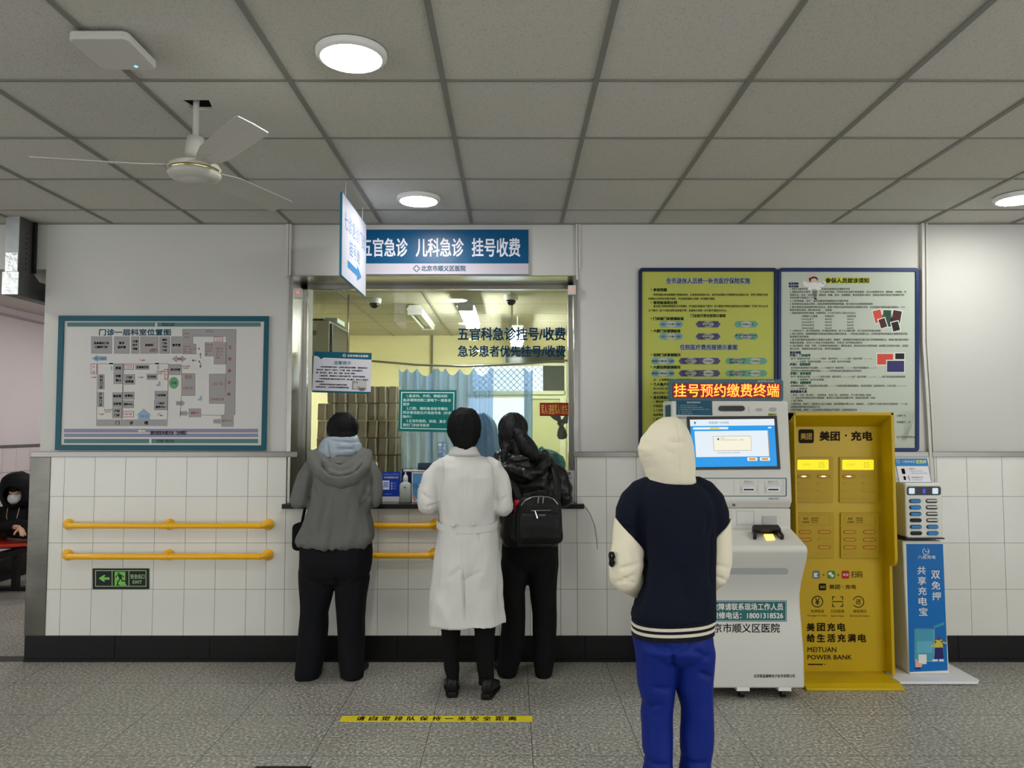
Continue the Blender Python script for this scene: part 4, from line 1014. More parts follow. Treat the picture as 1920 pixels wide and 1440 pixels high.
# grey cabinet high on the left with smoked door, boxes on top
Yc = 6.2
xa_, xb_, xd_ = XO0+0.003, P(617,630,Yc).x, P(648,630,6.9).x
zt_, zb_ = P(0,601,Yc).z, P(0,666,Yc).z
t = thing('equipment_cabinet', 'grey wall cabinet with black side door at the upper left inside the office', 'cabinet', ((xa_+xb_)/2,Yc+.3,zb_))
put('body', MB().box(xa_,xb_,Yc,6.9,zb_,zt_), mat('equip_grey',(150,146,120),0.5), t, bevel=0.004)
put('side_door', MB().prism([(xb_+.002,Yc+.02,zb_+.01),(xb_+.002,6.88,zb_+.01),(xb_+.002,6.88,zt_-.02),(xb_+.002,Yc+.02,zt_-.02)],(0.02,0,0)), mat('smoked_door',(26,25,24),0.25), t, bevel=0.003)
put('vent', MB().box(xa_+.1,xb_-.1,Yc-.004,Yc,zt_-.12,zt_-.08), mat('equip_vent',(92,88,76),0.5), t)
put('lower_rail', MB().box(xa_,xb_,Yc+.05,6.85,zb_-.26,zb_-.001), mat('equip_dark',(92,88,70),0.6), t)  # darker box continuing below the cabinet
t = put('router_box', MB().box(P(578,630,Yc).x,P(600,630,Yc).x,Yc+.1,Yc+.3,zt_+.001,zt_+.03), black_plastic, loc=(P(590,630,Yc).x,Yc+.2,zt_+.001)); tag(t,'flat black box on top of the grey wall cabinet','network box')
t = put('router_box', MB().box(P(601,630,Yc).x,P(626,630,Yc).x,Yc+.12,Yc+.4,zt_+.001,zt_+.04), mat('box_pale_teal',(186,204,198),.5), loc=(P(613,630,Yc).x,Yc+.25,zt_+.001), bevel=.003); tag(t,'pale white box beside the black one on the grey wall cabinet','network box')
# dome cameras
for px, py, lab in ((702,560,'white dome camera on the office ceiling, left of the two'),(958,554,'white dome camera on the office ceiling, right of the two')):
    c = PZ(px,py,ZO)
    t = thing('dome_camera', lab, 'security camera', (c.x,c.y,ZO-.08))
    put('base', MB().lathe((c.x,c.y,ZO), [(.06,0),(.062,-.015),(.055,-.04),(.04,-.045),(.002,-.045)], 24), white_plastic, t, smooth=True, auto=40)
    put('dome', MB().ball((c.x,c.y-.008,ZO-.045), .042, 20), mat('dome_black',(14,14,15),.1), t, smooth=True)
# curtain rod and curtain
Yr = 6.35
rod = [P(652,672,Yr),P(697,677,Yr),P(780,684,Yr),P(870,687,Yr),P(940,684.5,Yr),P(1010,680,Yr),P(1064,676,Yr),V((XO1,Yr,P(1064,674,Yr).z))]
t = put('curtain_rod', MB().tube(rod, 0.009, 12).tube([rod[0],V((rod[0].x,Yr,ZO))], .006, 8), mat('rod_steel',(176,172,150),.3,metal=.8), loc=P(870,687,Yr), smooth=True); t.data.transform(Matrix.Identity(4)); tag(t,'thin bent curtain rod hung across the office behind the glass','curtain rod')
t = thing('curtain', 'light blue hospital curtain hanging from the bent rod behind the glass', 'curtain', P(870,690,Yr)-Vector((0,0,1.2)))
cm = bpy.data.materials.new('curtain_blue'); cm.use_nodes = True; nt = cm.node_tree; nt.nodes.clear()
o_ = nt.nodes.new('ShaderNodeOutputMaterial'); d_ = nt.nodes.new('ShaderNodeBsdfDiffuse'); d_.inputs[0].default_value = rgb((96,144,198))
tl_ = nt.nodes.new('ShaderNodeBsdfTranslucent'); tl_.inputs[0].default_value = rgb((124,170,220)); tr_ = nt.nodes.new('ShaderNodeBsdfTransparent'); tr_.inputs[0].default_value = rgb((206,224,246))
a_ = nt.nodes.new('ShaderNodeMixShader'); a_.inputs[0].default_value = .35; b_ = nt.nodes.new('ShaderNodeMixShader'); b_.inputs[0].default_value = .30
nt.links.new(d_.outputs[0],a_.inputs[1]); nt.links.new(tl_.outputs[0],a_.inputs[2]); nt.links.new(a_.outputs[0],b_.inputs[1]); nt.links.new(tr_.outputs[0],b_.inputs[2]); nt.links.new(b_.outputs[0],o_.inputs[0])
hooks = [747,763,781,815,821,835,862,888,918,985,999]
def curtain_top(px):
    for a,c in zip(hooks,hooks[1:]):
        if a <= px <= c:
            u = (px-a)/(c-a); sag = min(15,(c-a)*.5)
            if (a,c) == (918,985): sag = 3
            return 687+3+sag*4*u*(1-u)
    return 690
mb = MB(); N = 150; R_ = 26
for j in range(R_+1):
    for i in range(N+1):
        px = 747+252*i/N; py0 = curtain_top(px); u = j/R_
        sheer = 0.35 if 925 < px < 980 else 1.0
        p = P(px,py0,Yr); z = p.z + (0.80-p.z)*u
        amp = (.012+.040*min(1,u*4))*sheer
        if px > 984: amp *= .8
        y = Yr + amp*(sin(px*.33+1.2*sin(px*.05)+.4*sin(u*5))+.5*sin(px*.71+2*u))
        mb.v.append((p.x+.006*sin(px*.5+u*3)*u, y, z))
for j in range(R_):
    for i in range(N): mb.f.append((j*(N+1)+i,j*(N+1)+i+1,(j+1)*(N+1)+i+1,(j+1)*(N+1)+i)); mb.m.append(1 if 924 < 747+252*i/N < 982 else 0)
cs_ = cm.copy(); cs_.name = 'curtain_sheer'
for q_ in cs_.node_tree.nodes:
    if q_.type == 'MIX_SHADER' and abs(q_.inputs[0].default_value-.30) < .01: q_.inputs[0].default_value = .72
    if q_.type == 'BSDF_TRANSPARENT': q_.inputs[0].default_value = rgb((226,236,250))
put('cloth', mb, [cm, cs_], t, smooth=True, norm=False)
for h in hooks:
    c = P(h,690,Yr); zc = P(h,686,Yr).z
    put('hook', MB().tube([c+Vector((0.0145*sin(k/9*2*pi),0,.012+.018*cos(k/9*2*pi))) for k in range(9)], .0018, 5, closed=True), white_plastic, t)
# end wall glazing, door
pane_day = mat('daylit_pane',(226,236,246),.3,emit=((214,230,250),1.0)); frame_g = mat('office_frame',(206,212,180),.5)
Yd2 = YO-0.004
def wbox(x0,y0,x1,y1,d0,d1): 
    a,c = P(x0,y1,Yd2),P(x1,y0,Yd2); return (a.x,c.x,Yd2-d1,Yd2-d0,a.z,c.z)
struct('window_2', MB().box(*wbox(886,687,1018,733,0,.01)).box(*wbox(879,747,983,850,0,.01)), pane_day)
mb = MB(); mb.box(*wbox(878,733,1060,740,0,.04)); mb.box(*wbox(878,681,1060,686,0,.03)); mb.box(*wbox(983,746,998,1000,0,.04)); mb.box(*wbox(996,742,1062,748,0,.05)); mb.box(*wbox(1050,748,1060,1000,0,.05)); mb.box(*wbox(943,655,948,686,0,.03)); mb.box(*wbox(1058,655,1062,742,0,.04))
struct('window_2_frame', mb, frame_g)
mb = MB()
for k in range(-12,14):
    for s_ in (1,-1):
        pts = []
        for i in range(2):
            yy = 687+46*i; xx = 952+k*11.5+s_*(yy-710)*1.0
            pts.append((xx,yy))
        (xa1,ya1),(xb1,yb1) = pts
        # clip to the pane
        def cl(x): return max(886,min(1018,x))
        if (xa1 < 886 and xb1 < 886) or (xa1 > 1018 and xb1 > 1018): continue
        f_ = lambda x: ya1+(x-xa1)/(xb1-xa1)*(yb1-ya1)
        A_, B_ = (cl(xa1), f_(cl(xa1))), (cl(xb1), f_(cl(xb1)))
        mb.tube([P(*A_,YO-.03),P(*B_,YO-.03)], .004, 5)
struct('window_2_grille', mb, mat('grille_grey',(150,156,164),.5))
struct('window_3', MB().box(*wbox(948,655,1058,683,0,.012)).box(*wbox(1018,686,1058,733,0,.012)), mat('dark_glass',(70,74,68),.15))
struct('door_1', MB().box(*wbox(998,748,1050,1000,0,.03)), mat('door_pale',(190,194,148),.5,var=(3,.05)), bevel=.004)
# fan on the right jamb
c = P(1052,800,6.1)
t = thing('wall_fan', 'dark grey fan blades hanging inside at the right edge of the glass', 'fan', (c.x,6.1,c.z-.1))
fg = mat('fan_dark',(62,64,64),.45)
put('hub', MB().lathe((c.x,6.1,c.z+.03), [(.002,.03),(.025,.02),(.03,-.02),(.02,-.05),(.002,-.05)], 16, axis='Y'), fg, t, smooth=True)
for ang in (95,215,335-30):
    a = radians(ang-180); d = Vector((cos(a),0,sin(a))); s_ = Vector((-sin(a),0,cos(a))); O = Vector((c.x,6.095,c.z+.03))
    put('blade', MB().loft([[O+d*r+s_*w*cos(2*pi*k/10)+Vector((0,.01*sin(2*pi*k/10)+.01*cos(2*pi*k/10),0)) for k in range(10)] for r,w in ((.02,.015),(.06,.034),(.10,.042),(.125,.03),(.13,.01))]), fg, t, smooth=True)
put('bracket', MB().tube([(c.x,6.13,c.z+.03),(c.x+.12,6.13,c.z+.05),(c.x+.2,6.13,c.z+.05)], .012, 8).tube([(c.x+.2,6.13,ZO),(c.x+.2,6.13,c.z-.3)], .012, 8), fg, t)
# blue cloth draped beside the curtain
t = thing('draped_cloth', 'blue cloth draped over a stand just right of the white coat wearer\'s head', 'cloth', P(913,860,6.10)-Vector((0,0,.35)))
rings = []
for py, xl_, xr_ in ((776,900,908),(780,895,916),(790,891,926),(800,889,931),(820,887,934),(845,885,937),(875,884,940),(905,882,942)):
    c = P((xl_+xr_)/2,py,6.10); w = (xr_-xl_)/2*MPP(6.10)
    rings.append([(c.x+w*cos(2*pi*k/28)*(1+.06*sin(k*1.9)), 6.10+.05*sin(2*pi*k/28)*(1+.25*sin(k*2.4)), c.z+.012*sin(k*.9)) for k in range(28)])
put('cloth', MB().loft(rings), mat('drape_blue',(136,182,226),.8), t, smooth=True)
put('stand', MB().tube([(P(913,800,6.10).x,6.10,0.02),(P(913,800,6.10).x,6.10,1.3)], .015, 10).lathe((P(913,800,6.10).x,6.10,0), [(.12,0),(.12,.012),(.02,.02)], 20), dark_steel, t)
# thin wire down the tiles
w0 = [P(1096,948,YW-.01),P(1106,962,YW-.006),P(1115,985,YW-.004),P(1119,1012,YW-.004),P(1120,1030,YW-.004)]
t = put('wire', MB().tube(w0, .0022, 6), mat('wire_grey',(150,148,142),.5), loc=P(1120,1030,YW)); tag(t,'thin grey wire hanging from the counter end down the tiles','cable')
# ================================================================ PAYMENT KIOSK
XR = PZ(1509,1292,0.055).x
kw = mat('kiosk_white',(208,206,198),0.35); kteal = mat('kiosk_teal',(30,84,94),0.4)
prof = [(1478,752),(1480,820),(1483.5,905),(1486,940),(1484,947),(1483,953),(1483.5,990),(1500,1008),(1514,1024),(1516,1033),(1513,1052),(1503.5,1092),(1500.3,1117),(1501,1140),(1503.5,1169),(1508,1228),(1509.6,1291)]
pts = [PX(x,y,XR) for x,y in prof]
for i_ in (1,2):
    pts[i_] = pts[0]+(pts[3]-pts[0])*((pts[i_].z-pts[0].z)/(pts[3].z-pts[0].z))
XL = P(1262,820,pts[1].y).x
YB = 4.80                              # back of the kiosk body
t = thing('payment_kiosk', 'white self-service payment kiosk with lit screen and red characters on top', 'kiosk', ((XL+XR)/2,4.55,0))
def profile(ps): return MB().prism([(XL,p.y,p.z) for p in ps], (XR-XL,0,0))
low = pts[5:] ; zlow = pts[-1].z
put('lower_body', profile(low+[Vector((0,YB,zlow)),Vector((0,YB,low[0].z))]), kw, t, smooth=True, auto=28, bevel=0.012, seg=3)
head = pts[:6]
put('head_shell', profile(head+[Vector((0,YB+.02,head[-1].z)),Vector((0,YB+.02,head[0].z+.01))]), kw, t, smooth=True, auto=28, bevel=0.014, seg=3)
for k in (0,1):
    put('side_stripe', MB().box(XL-.012-.0*k,XL+.001,pts[1].y+.06+k*.07,pts[1].y+.10+k*.07,head[-1].z+.02,head[0].z-.02), kteal, t, bevel=.006)
hn = Vector((0,-(head[0].z-head[3].z),-(head[3].y-head[0].y))).normalized(); hn = Vector((0,-abs(hn.y),abs(hn.z)))
h0 = head[1]+hn*.0005
H = lambda x, y: PP(x, y, h0, hn)
# screen
scr_off = hn*.004
def hq(x0,y0,x1,y1,x2,y2,x3,y3,o=0.0): return [H(x0,y0)+hn*o,H(x1,y1)+hn*o,H(x2,y2)+hn*o,H(x3,y3)+hn*o]
bz = put('screen_bezel', MB().prism(hq(1287,781,1456,780,1463,880,1295,881), hn*.005), mat('bezel_black',(10,10,12),.2), t)
sq = hq(1293,787,1451,785.5,1456.5,874,1299,876,.0055)
sc_w = mat('screen_white',(20,20,20),.3,emit=((236,246,255),0.66)); sc_b = mat('screen_blue',(8,14,20),.3,emit=((0,156,238),0.66)); sc_c = mat('screen_cream',(20,20,16),.3,emit=((255,249,226),0.66)); sc_o = mat('screen_orange',(20,14,8),.3,emit=((244,168,70),0.6)); sc_y = mat('screen_yellow',(20,18,8),.3,emit=((244,214,110),0.6)); sc_t = mat('screen_teal',(8,16,20),.3,emit=((60,150,190),0.45)); sc_g = mat('screen_line',(20,20,18),.3,emit=((176,176,150),0.4))
BS = bil(sq)
S = Sheet(lambda x, y: BS(x/100.0, y/55.0), hn)
S.rect(0,0,100,55,sc_b,0); S.rect(0,0,100,7.5,sc_w,1); S.text('就医通门诊系统',22,2.3,46,5.4,sc_t,3); S.poly([(4.5,2.5),(7.5,2.5),(6,5.5),(5,5.5)],sc_t,3)
S.rr(3,9,45,11.6,1.2,sc_w,1); S.rect(23,9.2,34,11.4,sc_y,2); S.rr(92,9.4,96,11,.7,sc_w,1)
S.rect(4.5,13.5,91,43.5,sc_w,1); S.rect(91,13.5,91.8,43.5,sc_o,1); S.rect(26,19.5,71,36.5,sc_g,2); S.rect(26.4,19.9,70.6,36.1,sc_c,3); S.disc(32,23,1.4,1.4,sc_t,4,14)
S.text('温馨提示',35,21.2,40,22.7,sc_g,4); S.text('您的挂号缴费正在处理中，请稍候',35,23.4,62,24.8,sc_g,4); S.text('请勿离开等待 请稍候',30,38,57,39.6,sc_g,4)
S.rr(65,44.5,77,48.6,1.2,sc_c,2); S.rr(67,45.2,75,47.9,.8,sc_o,3); S.rr(80,44.5,92,48.6,1.2,sc_c,2); S.rr(82,45.2,90,47.9,.8,sc_o,3)
scr = MB(); scr.v = S.art.v; 
put('screen_display', S.art, S.am, t, norm=False); put('screen_lettering', S.let, S.lm, t, norm=False)
# camera bar, buttons, stickers on the head
put('camera_bar', MB().prism([H(x,y) for x,y in rrect(1347,1396,761,771,5)], hn*.006), mat('camera_black',(16,16,18),.15), t)
for a in (1423,1449):
    put('sensor_window', MB().prism([H(a+(7 if a<1440 else 7)*cos(2*pi*k/20), 768+(3 if a<1440 else 4.2)*sin(2*pi*k/20)) for k in range(20)], hn*.003), mat('sensor_grey',(166,164,160),.3), t)
S = Sheet(lambda x, y: H(x,y), hn)
ks = mat('kiosk_sticker',(0,72,96),.4); kl = mat('kiosk_sticker_text',(150,180,186),.6)
S.poly([(1268,751),(1335,751.5),(1336,779),(1268,778)],ks,1); S.text('自助机使用说明',1288,753,1313,756,white_ink,2); 
for i,(s_,w) in enumerate((('1. 请先建立电子就诊卡',34),('2. 挂号预约缴费请按提示操作',46),('3. 支持微信支付宝银联支付和医保卡支付',58),('4. 打印凭条',24),('5. 取号就诊',28))): S.text(s_,1272,759+i*3.8,1272+w,761.2+i*3.8,kl,2)
S.rect(1268,780,1286,786,mat('kiosk_label_grey',(176,176,170),.5),1); S.text('二维码付款',1269,781.5,1285,785,ink,2)
S.rect(1440,775,1456,780,mat('kiosk_label_lime',(160,160,50),.5),1); S.text('摄像头',1442,776,1453,779,dkgreen,2)
S.line([(1404,763),(1404,774)],.7,line_g,1)
# card-slot strip outlined in teal
for (xa_,ya_,xb_,yb_) in ((1297,896,1474,897.5),(1297,929.5,1474,931),(1473,897,1475,930)): S.rect(xa_,ya_,xb_,yb_,kteal,1)
for xx in (1331,1342,1376,1388,1421,1434,1468): S.line([(xx,901),(xx,926)],.5,grey_p,1)
S.text('医保卡',1395,901.5,1412,905,line_g,2); S.text('就诊卡',1440,901.5,1458,905,line_g,2); S.rect(1393,907,1414,907.8,grey_p,1); S.rect(1438,907,1460,907.8,grey_p,1)
S.text('凭条打印口',1441,933,1461,937,ink,2)
S.build(t)
for a in (1391,1437):
    cs = put('card_slot', MB().prism([H(x,y) for x,y in ((a,913.5),(a+25,913.5),(a+25,922),(a,922))], hn*.005), dark_steel, t)
    put('slot_opening', MB().prism([H(x,y)+hn*.005 for x,y in ((a+3,916.5),(a+22,916.5),(a+22,919.5),(a+3,919.5))], hn*.001), black_plastic, cs)
c = H(1376,947)
put('lock', MB().tube([c+hn*-.004,c+hn*.006], .008, 16), mat('lock_dark',(70,70,70),.4,metal=.8), t)
# LED header
Yl = head[0].y+.05
lq = rrect(1257,1469,711,753,6)
put('led_header', MB().prism([P(x,y,Yl) for x,y in lq], (0,0.07,0)), mat('led_case_teal',(58,104,118),.4), t, bevel=.004)
put('led_panel', MB().prism([P(x,y,Yl) for x,y in rrect(1261,1464,718,746.5,2)], (0,-.004,0)), mat('led_black',(40,2,4),.3,emit=((150,0,0),.30)), t)
S = Sheet(front(Yl-.004), NF)
S.text('挂号预约缴费终端',1263.5,719.5,1461,744.5,mat('led_halo_red',(255,50,30),.4,emit=((255,24,8),1.3)),1,bold=.75); S.text('挂号预约缴费终端',1264,720,1460.5,744,mat('led_amber',(255,180,60),.4,emit=((255,176,50),1.25)),4,bold=0)  # bolder red copy behind imitates the halo around the amber characters
S.build(t, 'led_marks', 'led_lettering')
S = Sheet(front(Yl), NF); S.text('北京顺义HK',1420,713,1452,716.5,halo_w,1); S.build(t,'header_marks','header_lettering')
# neck panel, shelf scanner
Yk = pts[5].y
S = Sheet(front(Yk-.0005), NF); S.frame(1381,958,1414,984,.5,grey_p,1); S.frame(1340,958,1372,984,.5,grey_p,1); S.build(t,'neck_lines')
put('receipt_slot', MB().prism([P(x,y,Yk) for x,y in ((1429,967.5),(1456,967.5),(1456,988),(1429,988))], (0,-.006,0)), mat('slot_grey',(176,174,170),.4), t)
sn = (pts[8]-pts[6]); sn = Vector((0,-sn.z,sn.y)).normalized(); sn = sn if sn.z > 0 else -sn
s0 = pts[7]; SH = lambda x, y, o=0.0: PP(x,y,s0,sn)+sn*o
base = [SH(1409,994),SH(1460,993),SH(1472,1012),SH(1413,1010)]
rail_k = [SH(1409,996,.03),SH(1457,994,.03)]
mb = MB()
A_, B_, C_, D_ = SH(1412,1012), SH(1411,1000), SH(1458,1000), SH(1470,1012)
up = sn*.045
mb.tube([A_,A_+up*.6,B_+up,C_+up,D_+up*.6,D_], .011, 10)
put('scanner_arch', MB().prism([A_,B_,B_+up,A_+up*.6],(.020,0,0)).prism([D_,C_,C_+up,D_+up*.6],(-.020,0,0)).prism([B_,C_,C_+up,B_+up],Vector((0,.02,0))).prism([B_+up*.9,C_+up*.9,(C_*.5+D_*.5)+up*.74,(B_*.5+A_*.5)+up*.74],sn*.014), mat('scanner_black',(22,22,24),.35), t, bevel=.004)
put('shelf_glow_patch', MB().prism([SH(x,y,.001) for x,y in ((1432,1003),(1449,1003),(1453,1012),(1437,1013))], sn*.004), mat('scanner_glow',(255,224,120),.4,emit=((255,214,90),1.6)), t)  # emissive slab imitates the scanner's pool of light on the shelf
# lower front prints follow the front skin
def front_pt(x, y):
    """on the kiosk front skin: find the profile height of this pixel at its own lateral position"""
    best = None
    for a_, c_ in zip(low, low[1:]):
        d1 = c_-a_; n_ = Vector((0, -d1.z, d1.y)).normalized()
        if n_.y > 0: n_ = -n_
        p = PP(x,y,a_,n_)
        lo_, hi_ = min(a_.z,c_.z)-1e-5, max(a_.z,c_.z)+1e-5
        if lo_ <= p.z <= hi_ and n_.y < -.5:
            best = p
    return best if best is not None else P(x,y,low[-1].y)
S = Sheet(front_pt, NF)
kg = mat('kiosk_sign_green',(0,92,92),.4)
S.n = Vector((0,-1,.0)).normalized()
def strip_poly(x0,y0,x1,y1,m,k,n=6):
    for i in range(n): S.rect(x0,y0+(y1-y0)*i/n,x1,y0+(y1-y0)*(i+1)/n,m,k)
strip_poly(1328,1126,1475,1165.5,kg,1.5); 
for r_ in ((1329.5,1127.5,1473.5,1128.3),(1329.5,1163.3,1473.5,1164.1),(1472.7,1128,1473.5,1164)): S.rect(*r_,halo,2.5)
S.text('故障请联系现场工作人员',1335,1131,1468,1144,halo_w,4,bold=.3,res=3); S.text('维修电话：18001318526',1335,1147.5,1468,1160,halo_w,4,bold=.3,res=3)
S.text('北京市顺义区医院',1319,1169,1462,1186,ink,3,bold=.3,res=3)
S.text('北京联益康畅电子技术有限公司',1413,1264,1490,1270.5,ink,3,bold=.1)
S.build(t,'front_sign','front_lettering')
sl_ = [front_pt(x,y)+Vector((0,-.0015,0)) for x,y in rrect(1340,1478,1065,1077,5.5)]
put('light_bar', MB().poly(sl_), mat('light_bar_grey',(178,180,180),.25), t, norm=False)
for px in (1392,1470):
    cx_ = PZ(px,1309,0.0); 
    cw_ = put('castor', MB().box(cx_.x-.035,cx_.x+.035,cx_.y-.02,cx_.y+.06,.045,.07), white_plastic, t)
    put('wheel', MB().tube([(cx_.x-.013,cx_.y+.02,.024),(cx_.x+.013,cx_.y+.02,.024)], .024, 18), black_plastic, cw_, smooth=True, auto=40)
put('undercarriage', MB().box(XL+.05,XR-.05,4.50,YB-.05,.03,zlow+.02), black_plastic, t)

# ================================================================ YELLOW CHARGING CABINET
ym = mat('cabinet_yellow',(192,160,4),.38,coat=.1); ym2 = mat('cabinet_yellow_module',(180,148,2),.4)
YF, YPn, YBk = 4.607, 4.754, 4.96
xo, xi = P(1677,800,YF).x, P(1671,800,YF).x
xl_o = 1.685; zt_ = P(0,773,YF).z; zti = P(0,779,YF).z; ztp = P(0,800,YPn).z
t = thing('charging_cabinet', 'tall yellow power bank rental cabinet between the kiosk and the blue stand', 'charging cabinet', ((xl_o+xo)/2,4.75,0))
zs_ = P(0,1064,YF).z
put('back_panel', MB().box(xl_o+.03,xi+.002,YPn,YBk,.03,zt_-.005), ym, t)
mb = MB().prism([(xl_o,YF,zt_),(xl_o,YF,zti),(xl_o,YPn,ztp),(xl_o,YBk,ztp),(xl_o,YBk,zt_)], (xo-xl_o,0,0))
put('hood', mb, ym, t, bevel=.004)
for s_ in (0,1):
    xa_, xb_ = ((xi,xo),(xl_o,xl_o+.012))[s_]
    pr = [(YF,zti+.02)]+[(YF,zs_+.05)]+[(YF+.05-.05*cos(a_*pi/12),zs_+.05-.05*sin(a_*pi/12)) for a_ in range(1,7)]+[(YF+.07,zs_),(YF+.07,.03),(YBk,.03),(YBk,zti+.02)]
    put('side_panel', MB().prism([(xa_,y,z) for y,z in pr], (xb_-xa_,0,0)), ym, t, bevel=.003)
y0_ = PZ(1697,1296,0.0).y
put('base', MB().prism([(xl_o,y0_,.0),(xl_o,y0_,.012),(xl_o,y0_+.05,.03),(xl_o,YBk,.03),(xl_o,YBk,0)], (PZ(1697,1296,0).x-xl_o,0,0)), ym, t, bevel=.003)
S = Sheet(front(YPn), NF)
dk = mat('cabinet_dark_print',(34,26,8),.6,spec=.1)
S.rr(1497,805,1526,831,4,dk,1); S.text('美团',1501,812,1522,824,mat('cabinet_logo_gold',(196,160,60),.5),3,bold=.2)
S.text('美团',1537,809,1574,826,dk,2,bold=1.0,res=3); S.disc(1586,816.5,2,2,dk,2,12); S.text('充电',1596,809,1635,826,dk,2,bold=1.0,res=3)
blg = mat('app_grey_blue',(92,112,116),.5); gng = mat('app_green',(74,122,52),.5); rdg = mat('app_red',(168,30,34),.5)
S.rr(1523,1070,1537,1085,3,blg,1); S.poly([(1526,1074),(1534,1074),(1531,1079),(1535,1082),(1526,1082)],halo_w,2); S.rr(1551,1070,1566,1085,3,gng,1); S.disc(1556.5,1075.5,3.5,3,halo_w,2,12); S.disc(1560.5,1079.5,3,2.6,halo_w,2.6,12); S.rr(1578,1070,1592.5,1085,3,rdg,1); S.text('美团',1580,1075,1590.5,1080,halo_w,2)
S.text('+',1542,1075.5,1546.5,1080,dk,2); S.text('+',1569,1075.5,1574,1080,dk,2); S.text('扫码',1596,1071,1617,1083,dk,2,bold=.2)
S.rr(1535,1094,1549,1107,2.5,dk,1); S.text('美团',1537.5,1098,1547,1103,mat('cabinet_logo_gold',(196,160,60),.5),3); S.text('美团',1555,1096,1575,1104.5,dk,2,bold=.25); S.disc(1580,1100,1,1,dk,2,8); S.text('充电',1585,1096,1605,1104.5,dk,2,bold=.25)
S.ring(1532.5,1128,11,1.8,dk,1); S.text('¥',1528.5,1121.5,1536.5,1134.5,dk,2,bold=.3); S.ring(1609.5,1128.5,11,1.6,dk,1,28,-160,150); S.text('还',1604.5,1123.5,1614.5,1133,dk,2,bold=.2)
for a,b_,c,d in ((1561,1119,1,1),(1580,1119,-1,1),(1561,1137,1,-1),(1580,1137,-1,-1)): S.line([(a+4*c,b_),(a,b_),(a,b_+5*d)],1.6,dk,1)
S.line([(1560.5,1128),(1580.5,1128)],1.6,dk,1)
for x_,s_,e_ in ((1532,'免押租借','Mortgage free lease'),(1570,'扫码租借','Scan to lease'),(1612,'随租随还','Borrow and return')): S.text(s_,x_-12,1143,x_+13,1149,dk,2); S.text(e_,x_-18+(6 if 'Scan' in e_ else 0),1152.5,x_+18-(6 if 'Scan' in e_ else 0),1156.5,dk,2)
for i,ch in enumerate('美团充电'): S.text(ch,1513+i*19.2,1168.5,1527+i*19.2,1183,dk,2,bold=.8)
for i,ch in enumerate('给生活充满电'): S.text(ch,1513+i*19.2,1189,1527.5+i*19.2,1203.5,dk,2,bold=.8)
S.text('MEITUAN',1514,1213.5,1568,1222.5,dk,2,bold=.25); S.text('POWER BANK',1514,1228,1597,1236.5,dk,2,bold=.25); S.rect(1515,1244.5,1543,1247,dk,1); S.rect(1546,1244.5,1547.5,1247,dk,1)
S.build(t)
lcd = mat('lcd_yellow',(30,28,0),.3,emit=((255,236,0),0.72)); slot_d = mat('slot_outline',(150,112,0),.6); led_w = mat('slot_led',(255,226,170),.4,emit=((255,220,160),1.4)); bank_o = mat('bank_orange',(206,150,40),.45)  # darker yellow for the slot outlines and label frames
def slot(parent, x, y, kind):
    r_ = rrect(x,x+23,y,y+6.4,3.1,4)
    if kind == 'empty':
        put('slot', MB().prism([P(a,b_,YPn-.012) for a,b_ in rrect(x,x+23,y,y+3,1.4,4)], (0,-.004,0)), ym2, parent); return
    o_ = [P(a,b_,YPn-.012) for a,b_ in r_]; i_ = [P(x+11.5+(a-x-11.5)*.90,y+3.2+(b_-y-3.2)*.62,YPn-.012) for a,b_ in r_]
    mb = MB(); n = len(o_); d = Vector((0,-.004,0))
    mb.v = [tuple(p+d) for p in o_]+[tuple(p+d) for p in i_]+[tuple(p) for p in o_]+[tuple(p) for p in i_]
    for k in range(n):
        j = (k+1)%n; mb.f += [(k,j,n+j,n+k),(k,2*n+k,2*n+j,j),(n+k,n+j,3*n+j,3*n+k)]; mb.m += [0]*3
    mb.poly([p+d*.5 for p in i_], 1)
    mats_ = [slot_d, bank_o]
    if kind == 'lit': mb.poly([P(x+11.5+4.5*cos(2*pi*k/12),y+3.2+1.3*sin(2*pi*k/12),YPn-.0155) for k in range(12)], 2); mats_ = [slot_d, bank_o, led_w]
    put('slot', mb, mats_, parent, norm=False)
for (mx0,my0,mx1,my1,top,kinds) in ((1489,857,1560,942,'lcd',('lit','lit','empty','empty','empty','empty','empty','empty')),(1573,857,1644.5,942,'lcd',('lit','empty','empty','empty','empty','empty','empty','empty')),
      (1491,961,1562,1046,'label',('bank','bank','bank','empty','empty','bank','empty','empty')),(1575,961,1646.5,1046,'label',('bank','bank','bank','bank','bank','bank','empty','empty'))):
    m_ = put('charging_module', MB().prism([P(x,y,YPn) for x,y in ((mx0,my0),(mx1,my0),(mx1,my1),(mx0,my1))], (0,-.012,0)), ym2, t, bevel=.0015)
    if top == 'lcd':
        put('display', MB().prism([P(x,y,YPn-.012) for x,y in rrect(mx0+6,mx1-6.5,my0+5,my0+24,2)], (0,-.002,0)), lcd, m_)
        S = Sheet(front(YPn-.014), NF); la = mat('lcd_mark',(40,36,0),.5,emit=((226,206,0),.62)); S.text('扫码租借',mx0+14,my0+12,mx0+30,my0+16,la,1); S.text('05',mx1-25,my0+9,mx1-14,my0+20,la,1); S.build(m_,'display_marks','display_lettering')
    else:
        S = Sheet(front(YPn-.012), NF); S.frame(mx0+8,my0+4,mx1-6,my0+24,.5,slot_d,1); S.text('美团',mx0+15,my0+9,mx0+23,my0+14,dk,2); S.text('扫码租借',mx0+13,my0+16,mx0+26,my0+20,dk,2)
        for i in range(3): S.text(('租借流程','归还规则','24小时')[i],mx0+30,my0+9+i*4,mx0+43,my0+12+i*4,dk,2)
        S.build(m_,'label_frame','label_lettering')
    for i, k in enumerate(kinds):
        slot(m_, mx0+7+(i%2)*36.5, my0+33+(i//2)*14.5, k)

